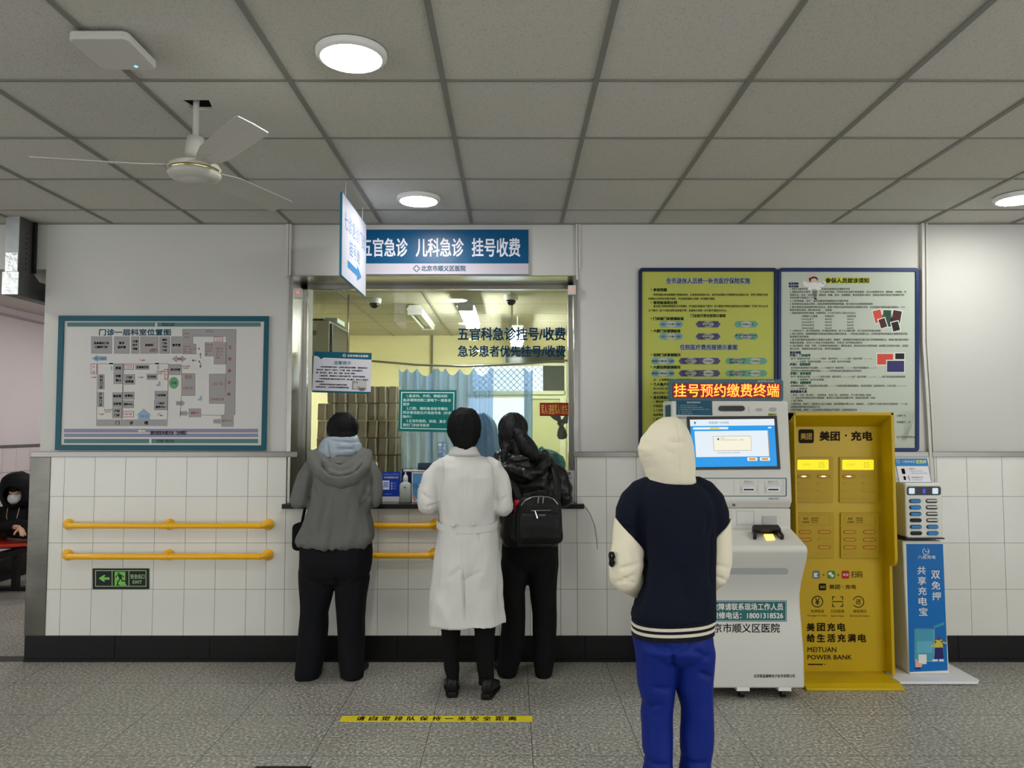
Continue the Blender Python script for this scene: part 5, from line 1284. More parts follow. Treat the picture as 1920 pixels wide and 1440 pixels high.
# ================================================================ WHITE AND BLUE POWER BANK STAND
pw = mat('stand_white',(218,218,208),.4); pb = mat('stand_blue',(0,104,178),.4)
yb0 = PZ(1690,1285,0).y
t = thing('power_bank_stand', 'slim white and blue power bank stand beside the yellow cabinet', 'charging stand', (2.6,4.8,0))
xa_ = PZ(1684,1283,0).x; xb_ = PZ(1833,1279,0).x
put('base_plate', MB().prism([(x,y,0.004) for x,y in ((xa_,yb0),(xb_-.03,yb0),(xb_,yb0+.04),(xb_,5.02),(xa_,5.02))], (0,0,.016)), mat('stand_plate',(226,226,226),.3), t, bevel=.004)
YS = 4.73
x0_, x1_ = P(1702,1150,YS).x, P(1777,1150,YS).x
zp1 = P(0,1014,YS).z
px_sh = .02
put('post', MB().add([(x0_,YS,.02),(x1_,YS,.02),(x1_,5.0,.02),(x0_,5.0,.02),(x0_-px_sh,YS,zp1),(x1_-px_sh,YS,zp1),(x1_-px_sh,5.0,zp1),(x0_-px_sh,5.0,zp1)],[(0,3,2,1),(4,5,6,7),(0,1,5,4),(1,2,6,5),(2,3,7,6),(3,0,4,7)]), pw, t, bevel=.008, seg=3)
S = Sheet(front(YS), NF)
S.poly([(1699,1020),(1768,1020),(1777,1257),(1705,1260)],pb,1)
S.ring(1736,1034,6.5,1.1,halo_w,2,20,-60,250); S.ring(1738,1032,3.6,1,halo_w,2,16,-40,200); S.text('八佰充电',1721,1041,1754,1048,halo_w,2,bold=.1)
for i,ch in enumerate('共享充电宝'): S.text(ch,1720+i*.8,1062+i*19.3,1735.5+i*.8,1077+i*19.3,halo_w,2,bold=.25)
for i,ch in enumerate('双免押'): S.text(ch,1746+i*.8,1070+i*20,1762+i*.8,1085+i*20,halo_w,2,bold=.25)
S.rect(1715,1179,1751,1239,mat('poster_cyan',(70,152,178),.5),2); S.frame(1714.5,1178.5,1752,1240,1,mat('poster_pale',(140,190,206),.5),2); S.rect(1719,1202,1748,1224,mat('poster_pale2',(96,170,192),.5),3)
S.poly([(1750,1174),(1770,1166),(1771,1171),(1752,1178)],mat('poster_teal',(60,150,160),.5),3)
S.poly([(1722,1227),(1737,1227),(1737,1245),(1722,1245)],halo_w,3); skin_p = mat('poster_skin',(216,170,150),.6); S.poly([(1716,1236),(1719,1236),(1722,1243),(1730,1244),(1727,1251),(1716,1251)],skin_p,4); S.rect(1715,1251,1726,1255,mat('poster_navy',(40,36,100),.6),4)
S.disc(1760,1197,3.4,3.6,mat('poster_hair',(120,60,50),.6),4,12); S.poly([(1753,1200),(1766,1199),(1768,1214),(1752,1214)],mat('poster_yellow',(206,186,70),.6),4); S.line([(1754,1203),(1747,1213)],2.4,mat('poster_yellow',(206,186,70),.6),4); S.line([(1765,1203),(1774,1206)],2.4,mat('poster_yellow',(206,186,70),.6),4)
S.poly([(1753,1214),(1767,1214),(1769,1234),(1751,1236)],mat('poster_navy',(40,36,100),.6),4); S.poly([(1749,1236),(1758,1236),(1758,1240),(1747,1240)],halo_w,4); S.poly([(1761,1236),(1769,1236),(1770,1240),(1760,1240)],halo_w,4)
S.build(t)
YM = 4.70
mx0_, mx1_ = P(1698,960,YM).x, P(1768,960,YM).x; mz0, mz1 = P(0,1009,YM).z, P(0,906,YM).z
put('charger_head', MB().prism([(x,YM,z) for x,z in rrect(mx0_,mx1_,mz0,mz1,.018)], (0,.27,0)), pw, t, bevel=.010, seg=3)
put('head_seam', MB().box(mx0_-.004,mx1_+.004,YM-.003,YM+.26,mz0-.006,mz0+.001), black_plastic, t)
S = Sheet(front(YM), NF); S.rr(1700,912,1764,928.5,4,mat('panel_black',(12,12,18),.2),1)
lw = mat('panel_lit',(20,22,24),.3,emit=((214,240,250),0.62)); S.rr(1704,915,1715,926,1.5,lw,2); S.rr(1748,915,1759,926,1.5,lw,2); S.text('8',1730,916.5,1735,925,mat('panel_blue',(60,70,210),.4,emit=((70,80,220),.6)),2,bold=.3)
S.build(t,'display_panel','display_lettering')
sd = mat('slot_dark',(26,26,28),.5); sg = mat('slot_metal',(120,118,114),.35)
pbm = mat('power_bank_blue',(44,124,186),.35)
first = None
for j in range(6):
    for i in range(2):
        px, py = 1704.5+i*31+j*.4, 935.5+j*12.1
        kind = ('b','b','b','k','b','k')[j] if i == 0 else ('s','s','s','s','b','b')[j]
        mb = MB().prism([P(x,y,YM) for x,y in rrect(px,px+22,py,py+7.5,3.6,4)], (0,-.003,0))
        if kind == 's':
            put('charging_slot', mb.prism([P(x,y,YM-.003) for x,y in rrect(px+2,px+22,py+1.6,py+5,1.7,4)], (0,-.003,0), 1), [sd, mat('slot_pale',(200,198,192),.4)], t)
        else: put('charging_slot', mb, sd, t)
        if kind == 'b':
            c = P(px+11,py+3.7,YM-.003)
            if first is None:
                first = thing('power_bank','blue power bank plugged into the white stand beside the yellow cabinet','power bank',c,'blue power banks in the white stand')
                put('shell', MB().prism([P(x,y,YM-.003) for x,y in rrect(px+1.2,px+20.8,py+1,py+6.6,2.7,4)], (0,-.012,0)), pbm, first, bevel=.002)
            else: copy_tree(first, c)
# tilted card on top of the stand
zc_ = mz1+.001
t = thing('display_card', 'small tilted white card with blue header on top of the power bank stand', 'sign card', P(1716,906,YM+.05))
qc = [P(1677,860,YM+.09),P(1738,860,YM+.09),P(1747,905,YM+.03),P(1686,905,YM+.03)]
qn = (qc[1]-qc[0]).cross(qc[3]-qc[0]).normalized(); qn = qn if qn.y < 0 else -qn
put('panel', MB().prism(qc, -qn*.004), mat('card_white',(222,222,228),.35), t)
BC = bil([p+qn*.0004 for p in qc]); S = Sheet(lambda x, y: BC(x/61.0, y/45.0), qn)
cbm = mat('card_header_blue',(52,128,192),.4)
S.rect(0,0,61,14,cbm,1); S.frame(0,0,61,45,.7,mat('card_border',(60,90,150),.5),2); S.text('八佰充电宝',13,3.5,37,8,halo_w,2); S.text('双免押',39,2.5,58,9.5,mat('card_yellow',(216,220,90),.5),2,bold=.2); S.ring(5.5,5.5,3,.6,halo_w,2,14)
S.rr(9,19,15,29,1.5,ink,2); S.rr(10,33,14,40,.8,ink,2); S.line([(19,33),(21,41)],1,ink,2); S.text('使用方法',24,18,35,20.5,ink,2); S.text('1. 微信支付宝扫码',24,22.5,48,24.5,grey_p,2); S.text('2. 弹出充电宝即可使用',24,26.5,56,28.5,grey_p,2); S.text('归还充电宝方法',25,34,46,36.5,ink,2); S.text('插入空槽归还成功',26,38.5,44,41,grey_p,2)
S.build(t)
# ================================================================ PEOPLE
def blob(mb, voxel, smooth=4, factor=0.5):
    """melt overlapping closed shapes into one continuous surface"""
    me = mb.mesh('blob'); fix_normals(me)
    o = bpy.data.objects.new('blob', me); COL.objects.link(o)
    r = o.modifiers.new('r','REMESH'); r.mode = 'VOXEL'; r.voxel_size = voxel
    if smooth:
        s = o.modifiers.new('s','SMOOTH'); s.factor = factor; s.iterations = smooth
    dg = bpy.context.evaluated_depsgraph_get()
    out = bpy.data.meshes.new_from_object(o.evaluated_get(dg))
    bpy.data.objects.remove(o); bpy.data.meshes.remove(me)
    return out
def sculpt(me, fn):
    """move every vertex along its normal by fn(position, normal)"""
    nor = [v.normal.copy() for v in me.vertices]
    for v, n in zip(me.vertices, nor): v.co = v.co + n*fn(v.co, n)
    me.update(); return me
def folds(amp, sx, sz, seed=0, lo=-9, hi=9):
    def f(p, n):
        return amp*(noise.noise(Vector((p.x*sx+seed, p.y*sx, p.z*sz))) + .45*noise.noise(Vector((p.x*sx*2.1, p.y*sx*2.1+seed, p.z*sz*2))))
    return f
def creases(lst):
    """lst = [(A, B, width, depth)] grooves along segments"""
    segs = [(Vector(a), Vector(b)-Vector(a), w, d) for a, b, w, d in lst]
    def f(p, n):
        t = 0
        if n.y > .35: return 0
        for a, ab, w, d in segs:
            qx, qz = p.x-a.x, p.z-a.z; L2 = max(ab.x*ab.x+ab.z*ab.z, 1e-9)
            u = max(0, min(1, (qx*ab.x+qz*ab.z)/L2))
            q = math.hypot(qx-ab.x*u, qz-ab.z*u)
            if q < w*3: t -= d*exp(-(q/w)**2)*min(1, 4*u+.25)*min(1, 4*(1-u)+.25)
        return t
    return f
def both(*fs): return lambda p, n: sum(f(p, n) for f in fs)
def wear(name, me, m, parent, voxel_smooth=True):
    """a blob mesh given in world space becomes a part of its person"""
    off = OFF[parent.name]
    me.transform(Matrix.Translation(-off)); me.name = name
    me.materials.clear()
    for x in (m if isinstance(m, (list, tuple)) else [m]): me.materials.append(x)
    me.polygons.foreach_set('use_smooth', [True]*len(me.polygons))
    o = bpy.data.objects.new(name, me); return _link(o, parent, None)
def R(y, xl, xr, Yc, ry, n=32, pw=2.3, dz=0):
    """horizontal body section spanning two pixels of the outline at depth Yc"""
    c = P((xl+xr)/2, y, Yc); rx = (P(xr,y,Yc).x-P(xl,y,Yc).x)/2
    out = []
    for k in range(n):
        a = 2*pi*k/n; ca, sa = cos(a), sin(a)
        out.append(Vector((c.x+rx*math.copysign(abs(ca)**(2/pw),ca), Yc+ry*math.copysign(abs(sa)**(2/pw),sa), c.z+dz*ca)))
    return out
def RL(rows, Yc): return [R(*r[:3], Yc+(r[4] if len(r) > 4 else 0), r[3]) for r in rows]

def head_shape(mb, c, M, s=1.0):
    """head with brow, nose, lips, chin and ears; local y is forward"""
    L = lambda x, y, z: Vector(c) + M @ (Vector((x,y,z))*s)
    B = lambda p, r, n=18: mb.ball(L(*p), tuple(q*s for q in r), n, M=M)
    B((0,-.010,.030),(.076,.094,.084),24); B((0,.026,-.036),(.061,.064,.074),20); B((0,.072,-.094),(.024,.020,.017),12)
    B((0,.080,.022),(.047,.014,.011),14)
    for q in (-1,1):
        B((q*.036,.062,-.026),(.023,.022,.021),12); B((q*.079,-.006,-.008),(.009,.021,.032),12); B((q*.082,-.016,.006),(.008,.014,.018),10)
    mb.tube([L(0,.086,.018),L(0,.100,-.006),L(0,.112,-.028),L(0,.096,-.040)], [.008*s,.010*s,.014*s,.008*s], 10)
    for q in (-1,1): B((q*.012,.098,-.032),(.009,.010,.008),10)
    B((0,.091,-.058),(.023,.009,.006),12); B((0,.089,-.067),(.019,.009,.007),12)
def hand_shape(mb, w, d, pn, side, curl=0.5, s=1.0):
    """palm, four unequal bent fingers and a side thumb; w wrist, d pointing direction, pn palm-side normal, side +1/-1 for the thumb"""
    w = Vector(w); d = Vector(d).normalized(); pn = Vector(pn); pn = (pn-d*pn.dot(d)).normalized(); u = d.cross(pn)*side
    mb.tube([w-d*.03*s, w, w+d*.03*s, w+d*.065*s, w+d*.090*s], [(.026*s,.021*s),(.027*s,.019*s),(.036*s,.016*s),(.041*s,.0145*s),(.038*s,.012*s)], 14, flat=(1,tuple(pn)))
    for k, (off, L, r) in enumerate(((.030,.070,.0088),(.010,.079,.0092),(-.0105,.073,.0088),(-.030,.057,.0080))):
        p = w + d*.082*s + u*off*s; a = 0; pts = [p-d*.012*s, p]; rs = [r*s, r*s]
        for j, f in enumerate((.46,.30,.24)):
            a += curl*(.55+.12*k) if j else curl*.5
            p = p + (d*cos(a)+pn*sin(a))*L*f*s + u*off*.05*s; pts.append(p.copy()); rs.append(r*s*(.95-.12*j))
        mb.tube(pts, rs, 9)
    p = w + d*.020*s + u*.026*s; q = (d*.62+u*.62+pn*.45).normalized()
    mb.tube([p-u*.008*s, p+q*.034*s, p+q*.056*s+d*.008*s, p+q*.070*s+d*.022*s], [.0125*s,.0115*s,.0100*s,.0080*s], 9)
def full_body(J, skin, voxel=0.006):
    """one continuous figure from its joints"""
    mb = MB()
    M = J['M']; hc = Vector(J['head']); s = J.get('s', 1.0)
    head_shape(mb, hc, M, s)
    pel, ch, nk = Vector(J['pelvis']), Vector(J['chest']), Vector(J['neck'])
    w = J.get('w', 1.0)
    mb.tube([nk-(nk-ch)*.35, nk, hc+M@Vector((0,-.02,-.05))], [.058,.052,.052], 16)
    pel = pel+Vector((0,0,.07)); mid = pel*.5+ch*.5
    sh = (Vector(J['ls'])+Vector(J['rs']))/2
    mb.tube([pel-Vector((0,0,.08)), pel, mid, ch, sh-Vector((0,0,.01)), sh+(nk-sh)*.6], [(.12*w,.08*w),(.145*w,.095*w),(.122*w,.088*w),(.140*w,.095*w),(.125*w,.065*w),(.065*w,.05)], 22)
    for a in 'lr':
        S_, E_, W_ = Vector(J[a+'s']), Vector(J[a+'e']), Vector(J[a+'w'])
        S_ = sh+(S_-sh)*.90-Vector((0,0,.012)); mb.tube([sh+(S_-sh)*.55, S_, S_*.5+E_*.5, E_], [.042,.040,.032,.026], 14); mb.tube([E_, E_*.65+W_*.35, W_], [.026,.028,.025], 14); mb.ball(E_, .026, 12)
        hd = Vector(J[a+'d']) if a+'d' in J else (W_-E_)
        hand_shape(mb, W_, hd, J.get(a+'p', (0,0,-1)), (1 if a == 'l' else -1)*J.get('ts',1), J.get('curl', .5))
        H_, K_, A_ = Vector(J[a+'h']), Vector(J[a+'k']), Vector(J[a+'a'])
        mb.tube([pel*.3+H_*.7, H_, H_*.5+K_*.5, K_], [.066*w,.068*w,.058*w,.046], 16); mb.tube([K_, K_*.68+A_*.32, K_*.3+A_*.7, A_], [.046,.047,.034,.030], 14); mb.ball(K_, .046, 12)
        fd = Vector(J[a+'f']).normalized()
        mb.tube([A_-fd*.03-Vector((0,0,.035)), A_+fd*.05-Vector((0,0,.04)), A_+fd*.12-Vector((0,0,.052)), A_+fd*.17-Vector((0,0,.058))], [.028,.030,.028,.018], 12); mb.tube([A_, A_-Vector((0,0,.05))], [.030,.028], 12)
    return blob(mb, voxel, 3)
def person_root(me, label, base, skin, cat='person'):
    me.transform(Matrix.Translation(-Vector(base))); me.materials.clear(); me.materials.append(skin)
    me.polygons.foreach_set('use_smooth', [True]*len(me.polygons))
    o = bpy.data.objects.new('person', me); _link(o, None, base); o['label'] = label; o['category'] = cat
    return o
def socks(o, J, m, top=.22):
    for a in 'lr':
        A_, K_ = Vector(J[a+'a']), Vector(J[a+'k']); u = (top-A_.z)/(K_.z-A_.z)
        put('sock', MB().tube([A_-Vector((0,0,.05)), A_, A_+(K_-A_)*u], [.044,.041,.046], 16), m, o, smooth=True)
def eyes(o, c, M, s=1.0):
    for q in (-1,1):
        p = Vector(c)+M@(Vector((q*.030,.0765,.003))*s)
        put('eye', MB().ball(p, (.0125*s,.0105*s,.0065*s), 12, 0, M).ball(p+M@Vector((0,.0068*s,0)), (.0062*s,.0048*s,.0060*s), 10, 1, M), [mat('eye_white',(196,190,184),.3), mat('eye_iris',(30,20,16),.15)], o, smooth=True)
def rot(yaw=0, pitch=0, roll=0):
    """pitch > 0 bows the head forward"""
    return (Matrix.Rotation(radians(yaw),3,'Z') @ Matrix.Rotation(radians(-pitch),3,'X') @ Matrix.Rotation(radians(roll),3,'Y'))
def shoe(parent, heel, d, mats, L=.265, wd=.094, ht=.085, heel_h=.02, ankle=None):
    """heel = ground point at the back of the shoe, d its direction"""
    h = Vector(heel); d = Vector(d).normalized(); u = Vector((d.y,-d.x,0))
    def ring(t, w, z0, z1, n=18):
        out = []
        for k in range(n):
            a = 2*pi*k/n; x = cos(a); z = sin(a)
            out.append(h+d*t*L+u*w*wd/2*math.copysign(abs(x)**.75,x)+Vector((0,0,(z0+z1)/2+(z1-z0)/2*math.copysign(abs(z)**.8,z))))
        return out
    o = put('shoe', MB().loft([ring(.0,.42,heel_h+.004,ht*.80),ring(.03,.62,heel_h,ht*1.0),ring(.14,.74,heel_h*.9,ht*1.08),ring(.30,.78,heel_h*.7,ht*1.02),ring(.48,.86,.012,ht*.80),ring(.68,1.0,.010,ht*.62),ring(.85,.92,.010,ht*.50),ring(.95,.66,.011,ht*.42),ring(1.0,.34,.014,ht*.32)]), mats[0], parent, smooth=True, auto=70)
    sl = []
    for t, w in ((.0,.46),(.03,.66),(.14,.78),(.30,.80),(.48,.88),(.68,1.04),(.85,.95),(.95,.70),(1.0,.38)): sl.append((t,w))
    pts = [h+d*t*L+u*w*wd/2 for t,w in sl]+[h+d*t*L-u*w*wd/2 for t,w in reversed(sl)]
    mb = MB().prism([p+Vector((0,0,.001)) for p in pts], (0,0,.014))
    if heel_h > .022: mb.prism([h+d*t*L+u*w*wd/2+Vector((0,0,.001)) for t,w in ((.0,.44),(.24,.6),(.24,-.6),(.0,-.44))], (0,0,heel_h))
    put('sole', mb, mats[1], o)
    return o
def hair_cap(c, M, s, r, zcut, front=.055, seed=1, amp=.006, extra=None, voxel=.006, sc=(34,34,9), ztop=.075):
    """short hair: a thick cap over the skull, open over the face and cut at the nape"""
    mb = MB(); C0 = Vector(c)
    mb.ball(C0+M@(Vector((0,-.012,.032))*s), tuple(q*s for q in r), 28, M=M)
    if extra: extra(mb)
    me = blob(mb, voxel, 3)
    bm = bmesh.new(); bm.from_mesh(me); Mi = M.inverted()
    kill = []
    for v in bm.verts:
        q = (Mi @ (v.co-C0))/s
        if q.y > front and q.z < ztop: kill.append(v)
        elif q.z < zcut and q.y > -.02 and abs(q.x) < .2 and q.y > .03: kill.append(v)
    bmesh.ops.delete(bm, geom=kill, context='VERTS')
    bm.normal_update(); bm.to_mesh(me); bm.free()
    sculpt(me, lambda p, n: amp*(noise.noise(Vector((p.x*sc[0]+seed,p.y*sc[1],p.z*sc[2])))+.6*noise.noise(Vector((p.x*90,p.y*90+seed,p.z*14)))))
    return me
skin = mat('skin', (206,160,132), 0.5, var=(20,0.05)); 
hair = mat('black_hair', (5,5,6), 0.62, spec=.18, bump=(110,0.7), stretch=(1,1,.1))
black_cloth = mat('black_cloth', (11,11,12), 0.85, spec=.2, bump=(120,.15))
shoe_k = mat('shoe_black', (20,20,22), 0.4); sole_k = mat('sole_black', (26,25,25), 0.7)
V = Vector

# ---------------------------------------------------------------- 1: grey fleece, at the left of the counter
Y0 = 4.72
M = rot(6, 14)
hc = P(643,812,Y0+.06)
lsh, rsh = P(592,876,Y0), P(690,872,Y0)
le, re = V((P(563,944,Y0-.02).x,Y0-.02,1.072)), V((P(694,944,Y0-.02).x,Y0-.02,1.072))
lw_, rw_ = V((P(588,938,5.0).x,5.06,1.066)), V((P(672,938,5.0).x,5.06,1.066))
za = .09
J = dict(M=M, head=hc, s=.98, w=1.12, pelvis=P(630,1050,Y0+.02), chest=P(638,925,Y0+.0), neck=P(641,862,Y0+.02), ls=lsh, rs=rsh, le=le, re=re, lw=lw_, rw=rw_,
         lp=(0,0,-1), rp=(0,0,-1), ld=(.35,1,-.06), rd=(-.35,1,-.06), curl=.28,
         lh=P(592,1090,Y0+.02), rh=P(664,1090,Y0+.02), lk=P(588,1165,Y0+.04), rk=P(660,1165,Y0+.03), la=V((P(577,1255,4.76).x,4.765,za)), ra=V((P(661,1255,4.76).x,4.765,za)), lf=(-.10,1,0), rf=(.04,1,0))
p1 = person_root(full_body(J, skin), 'person in a grey fleece jacket and dark trousers at the left end of the counter', (J['la'].x*.5+J['ra'].x*.5, Y0+.04, 0), skin)
eyes(p1, hc, M, .98)
wear('hair', hair_cap(hc, M, .98, (.099,.112,.098), -.06, front=.05, seed=3, extra=lambda mb: mb.ball(hc+M@V((0,-.05,-.03)), (.082,.058,.06), 18, M=M)), hair, p1)
fleece = mat('grey_fleece', (106,106,103), .95, spec=.1, var=(40,.05), bump=(160,.35), sheen=.1)
mb = MB().loft(RL([(850,604,676,.075),(860,592,688,.105),(872,584,696,.13),(895,586,694,.155,-.01),(930,583,692,.162),(960,577,694,.165),(985,566,700,.168),(1005,557,703,.17),(1015,555,701,.168),(1022,560,696,.158),(1024,566,690,.14)], Y0))
mb.ball(P(600,872,Y0),.07,18); mb.tube([P(606,868,Y0), P(593,878,Y0), P(579,897,Y0), P(567,922,Y0-.01), le], [.06,.070,.074,.072,.066], 18); mb.ball(le, .066, 16)
mb.tube([le, le*.5+lw_*.5, lw_], [.066,.058,.046], 16)
mb.ball(P(680,870,Y0),.07,18); mb.tube([P(672,866,Y0), P(685,877,Y0), P(694,897,Y0), P(697,922,Y0-.01), re+V((.012,0,0))], [.06,.070,.072,.072,.066], 18); mb.ball(re+V((.012,0,0)), .066, 16)
mb.tube([re+V((.012,0,0)), re*.5+rw_*.5, rw_], [.066,.058,.046], 16)
me = blob(mb, .008, 5)
bk = lambda x, y, d=.165: P(x, y, Y0-d)
cr_ = [(bk(583,885,.06),bk(576,968,.09),.011,.026),(bk(694,885,.06),bk(696,968,.09),.011,.026),(bk(628,925),bk(620,1018),.010,.010),(bk(608,930),bk(596,1000),.012,.012),(bk(672,935),bk(684,1005),.012,.012),(bk(690,905,.1),bk(676,935,.15),.008,.012),(bk(692,925,.1),bk(672,962,.16),.008,.010),(bk(584,905,.1),bk(600,940,.15),.008,.010),(bk(655,930),bk(648,1010),.016,.008),(bk(600,950),bk(592,1016),.016,.008)]
def hem(p, n):
    z1 = P(0,1020,Y0).z
    u = max(0, 1-(p.z-z1)/.16) if p.z > z1-.02 else 1
    return .012*u*u*noise.noise(V((p.x*34,p.y*34,1.0)))
jk = wear('jacket', sculpt(me, both(folds(.017,9,3.0,2), creases(cr_), hem)), fleece, p1)
mb = MB()
def path(pts): return [P(x,y,Yq) for x,y,Yq in pts]
mb.tube(path([(583,848,Y0+.02),(586,862,Y0-.05),(597,881,Y0-.115),(617,896,Y0-.155),(640,901,Y0-.165),(663,894,Y0-.155),(681,876,Y0-.11),(688,860,Y0-.05),(689,848,Y0+.02)]), [(.030,.026),(.034,.036),(.036,.046),(.038,.052),(.038,.054),(.038,.050),(.036,.044),(.033,.036),(.028,.026)], 16)
mb.tube(path([(596,846,Y0+.03),(601,862,Y0-.06),(616,877,Y0-.115),(640,884,Y0-.13),(662,876,Y0-.115),(676,861,Y0-.06),(680,846,Y0+.03)]), [(.030,.030),(.034,.040),(.036,.044),(.036,.046),(.036,.044),(.034,.040),(.028,.03)], 16)
me = blob(mb, .007, 4)
wear('hood', sculpt(me, both(folds(.006,9,9,5), creases([(P(597,866,Y0-.15),P(616,886,Y0-.2),.007,.022),(P(616,886,Y0-.15),P(641,892,Y0-.205),.007,.022),(P(641,892,Y0-.205),P(664,885,Y0-.2),.007,.022),(P(664,885,Y0-.205),P(680,866,Y0-.15),.007,.022),(P(640,896,Y0-.2),P(640,914,Y0-.2),.006,.005)]))), fleece, jk)
put('hood_gap_shade', MB().tube(path([(606,862,Y0-.085),(621,873,Y0-.122),(640,876,Y0-.13),(659,872,Y0-.122),(671,862,Y0-.088)]), .021, 12), black_cloth, jk, smooth=True)  # black tube stands for the shade in the gap between collar and hood
puff = mat('puffer_blue_grey', (150,162,172), .38, var=(20,.04), bump=(30,.2))
me = blob(MB().loft(RL([(816,616,670,.07,.02),(822,608,672,.094),(834,601,677,.112),(846,597,678,.118),(858,602,674,.112),(868,613,664,.085)], Y0+.02)), .007, 3)
pk = lambda x, y: P(x, y, Y0-.09)
wear('puffer_collar', sculpt(me, both(folds(.005,14,14,9), creases([(pk(632,841),pk(662,842),.006,.016),(pk(628,855),pk(662,857),.006,.016),(pk(612,830),pk(619,862),.006,.012),(pk(632,828),pk(631,852),.006,.009),(pk(662,832),pk(666,856),.006,.010),(pk(612,824),pk(668,830),.006,.012)]))), puff, p1)
trou = mat('dark_navy_trousers', (14,15,19), .85, spec=.2, bump=(120,.15))
mb = MB().loft(RL([(1000,566,695,.13),(1030,562,697,.15),(1055,562,696,.152,-.005),(1075,564,693,.14),(1092,578,678,.10)], Y0+.01))
mb.loft(RL([(1040,566,640,.13),(1070,562,634,.135),(1100,563,628,.12),(1150,563,614,.10),(1200,560,612,.095),(1235,557,607,.098),(1258,555,602,.10),(1271,557,600,.10)], Y0+.03))
mb.loft(RL([(1040,618,692,.13),(1070,622,694,.135),(1100,630,691,.12),(1150,632,685,.10),(1200,635,682,.095),(1235,637,682,.098),(1255,639,684,.10),(1268,640,683,.10)], Y0+.03))
me = blob(mb, .008, 8)
wear('trousers', sculpt(me, both(folds(.009,11,4,8), creases([(bk(628,1085,.14),bk(631,1105,.1),.012,.012),(bk(566,1080,.1),bk(600,1100,.13),.012,.007),(bk(690,1080,.1),bk(655,1102,.13),.012,.007)]))), trou, p1)
socks(p1, J, black_cloth)
hl_ = PZ(577,1276,0); hr_ = PZ(661,1271,0)
shoe(p1, (hl_.x,hl_.y,0), (-.12,1,0), (shoe_k,sole_k)); shoe(p1, (hr_.x,hr_.y,0), (.06,1,0), (shoe_k,mat('sole_grey',(60,58,56),.7)))
# a small dark bag at the left hip
cb_ = P(561,1004,Y0+.04)
bag = thing('shoulder_bag', 'small black bag hanging at the left hip of the grey fleece jacket', 'bag', (cb_.x,cb_.y,cb_.z-.09))
me = blob(MB().prism([(x,Y0-.02,z) for x,z in rrect(cb_.x-.030,cb_.x+.05,cb_.z-.085,cb_.z+.08,.03)], (0,.09,0)), .008, 3)
wear('bag_body', me, black_cloth, bag)
put('bag_strap', MB().tube([cb_+V((.01,.02,.07)), P(576,930,Y0+.10), P(592,880,Y0+.15)], .009, 8), black_cloth, bag, smooth=True)

# ---------------------------------------------------------------- 2: white coat
Y0 = 4.43
M = rot(-10, 6)
hc = P(870,803,Y0+.03)
lsh, rsh = P(820,880,Y0), P(932,878,Y0)
le, re = P(801,946,Y0-.02), P(944,948,Y0-.02)
lw_, rw_ = V((P(838,938,4.6).x,4.64,le.z+.02)), V((P(900,938,4.6).x,4.62,le.z+.02))
J = dict(M=M, head=hc, s=.97, w=.95, pelvis=P(875,1045,Y0), chest=P(874,920,Y0), neck=P(870,860,Y0+.0), ls=lsh, rs=rsh, le=le, re=re, lw=lw_, rw=rw_, lp=(0,.1,1), rp=(0,.1,1), ld=(.45,1,.15), rd=(-.45,1,.15), curl=.6, ts=-1,
         lh=P(852,1080,Y0), rh=P(902,1080,Y0), lk=P(845,1185,Y0+.01), rk=P(909,1185,Y0+.01), la=V((P(848,1255,4.42).x,4.425,.10)), ra=V((P(911,1255,4.42).x,4.425,.10)), lf=(-.10,1,0), rf=(.18,1,0))
p2 = person_root(full_body(J, skin), 'person in a long white coat and black trousers in the middle of the counter queue', (P(879,1255,4.42).x, Y0, 0), skin)
eyes(p2, hc, M, .97)
def ex(mb):
    mb.loft(RL([(766,862,884,.03),(770,851,892,.07),(778,844,897,.09),(790,839,901,.102),(805,838,902,.104),(818,841,900,.098),(830,848,895,.086,-.01),(840,854,888,.070,-.02),(845,857,883,.05,-.03)], Y0+.012))
wear('hair', hair_cap(hc, M, .97, (.090,.106,.092), -.05, front=.05, seed=8, extra=ex, amp=.005), hair, p2)
coat = mat('white_coat', (214,212,208), .7, bump=(220,.1))
mb = MB().loft(RL([(848,848,892,.062),(854,838,903,.08),(862,826,918,.10),(874,819,932,.118),(895,820,936,.132,-.005),(930,822,934,.138),(960,824,930,.128),(981,823,929,.122),(1000,821,932,.130),(1050,815,938,.148),(1100,810,943,.158),(1140,807,946,.166),(1158,805.5,948.5,.170),(1166,804.5,949.5,.173)], Y0))
mb.ball(P(832,876,Y0),.056,18); mb.tube([P(842,868,Y0), P(826,878,Y0), P(813,897,Y0), P(804,922,Y0-.01), le], [.045,.054,.060,.062,.060], 18); mb.ball(le, .058, 16); mb.tube([le, le*.5+lw_*.5, lw_], [.058,.052,.044], 16)
mb.ball(P(918,875,Y0),.056,18); mb.tube([P(908,867,Y0), P(924,877,Y0), P(933,896,Y0), P(940,922,Y0-.01), re], [.045,.054,.058,.060,.058], 18); mb.ball(re, .058, 16); mb.tube([re, re*.5+rw_*.5, rw_], [.058,.052,.044], 16)
me = blob(mb, .007, 3)
bk = lambda x, y, d=.138: P(x, y, Y0-d)
cr_ = [(bk(869,866,.11),bk(868,1062,.145),.004,.004),(bk(868,1062,.15),bk(872,1164,.17),.006,.022),(bk(830,868,.09),bk(822,955,.11),.008,.014),(bk(925,866,.09),bk(932,955,.11),.008,.014),
       (bk(880,870,.12),bk(880,950,.13),.01,.003),(bk(905,1070),bk(868,1090,.15),.012,.008),(bk(840,1085),bk(866,1064,.15),.012,.007),(bk(792,925,.03),bk(815,938,.06),.007,.010),(bk(800,950,.05),bk(820,945,.08),.007,.010),(bk(950,930,.04),bk(935,942,.07),.007,.009),(bk(842,988,.12),bk(836,1020,.13),.006,.007),(bk(860,990,.13),bk(858,1012,.14),.006,.006),(bk(896,988,.13),bk(900,1018,.13),.006,.007)]
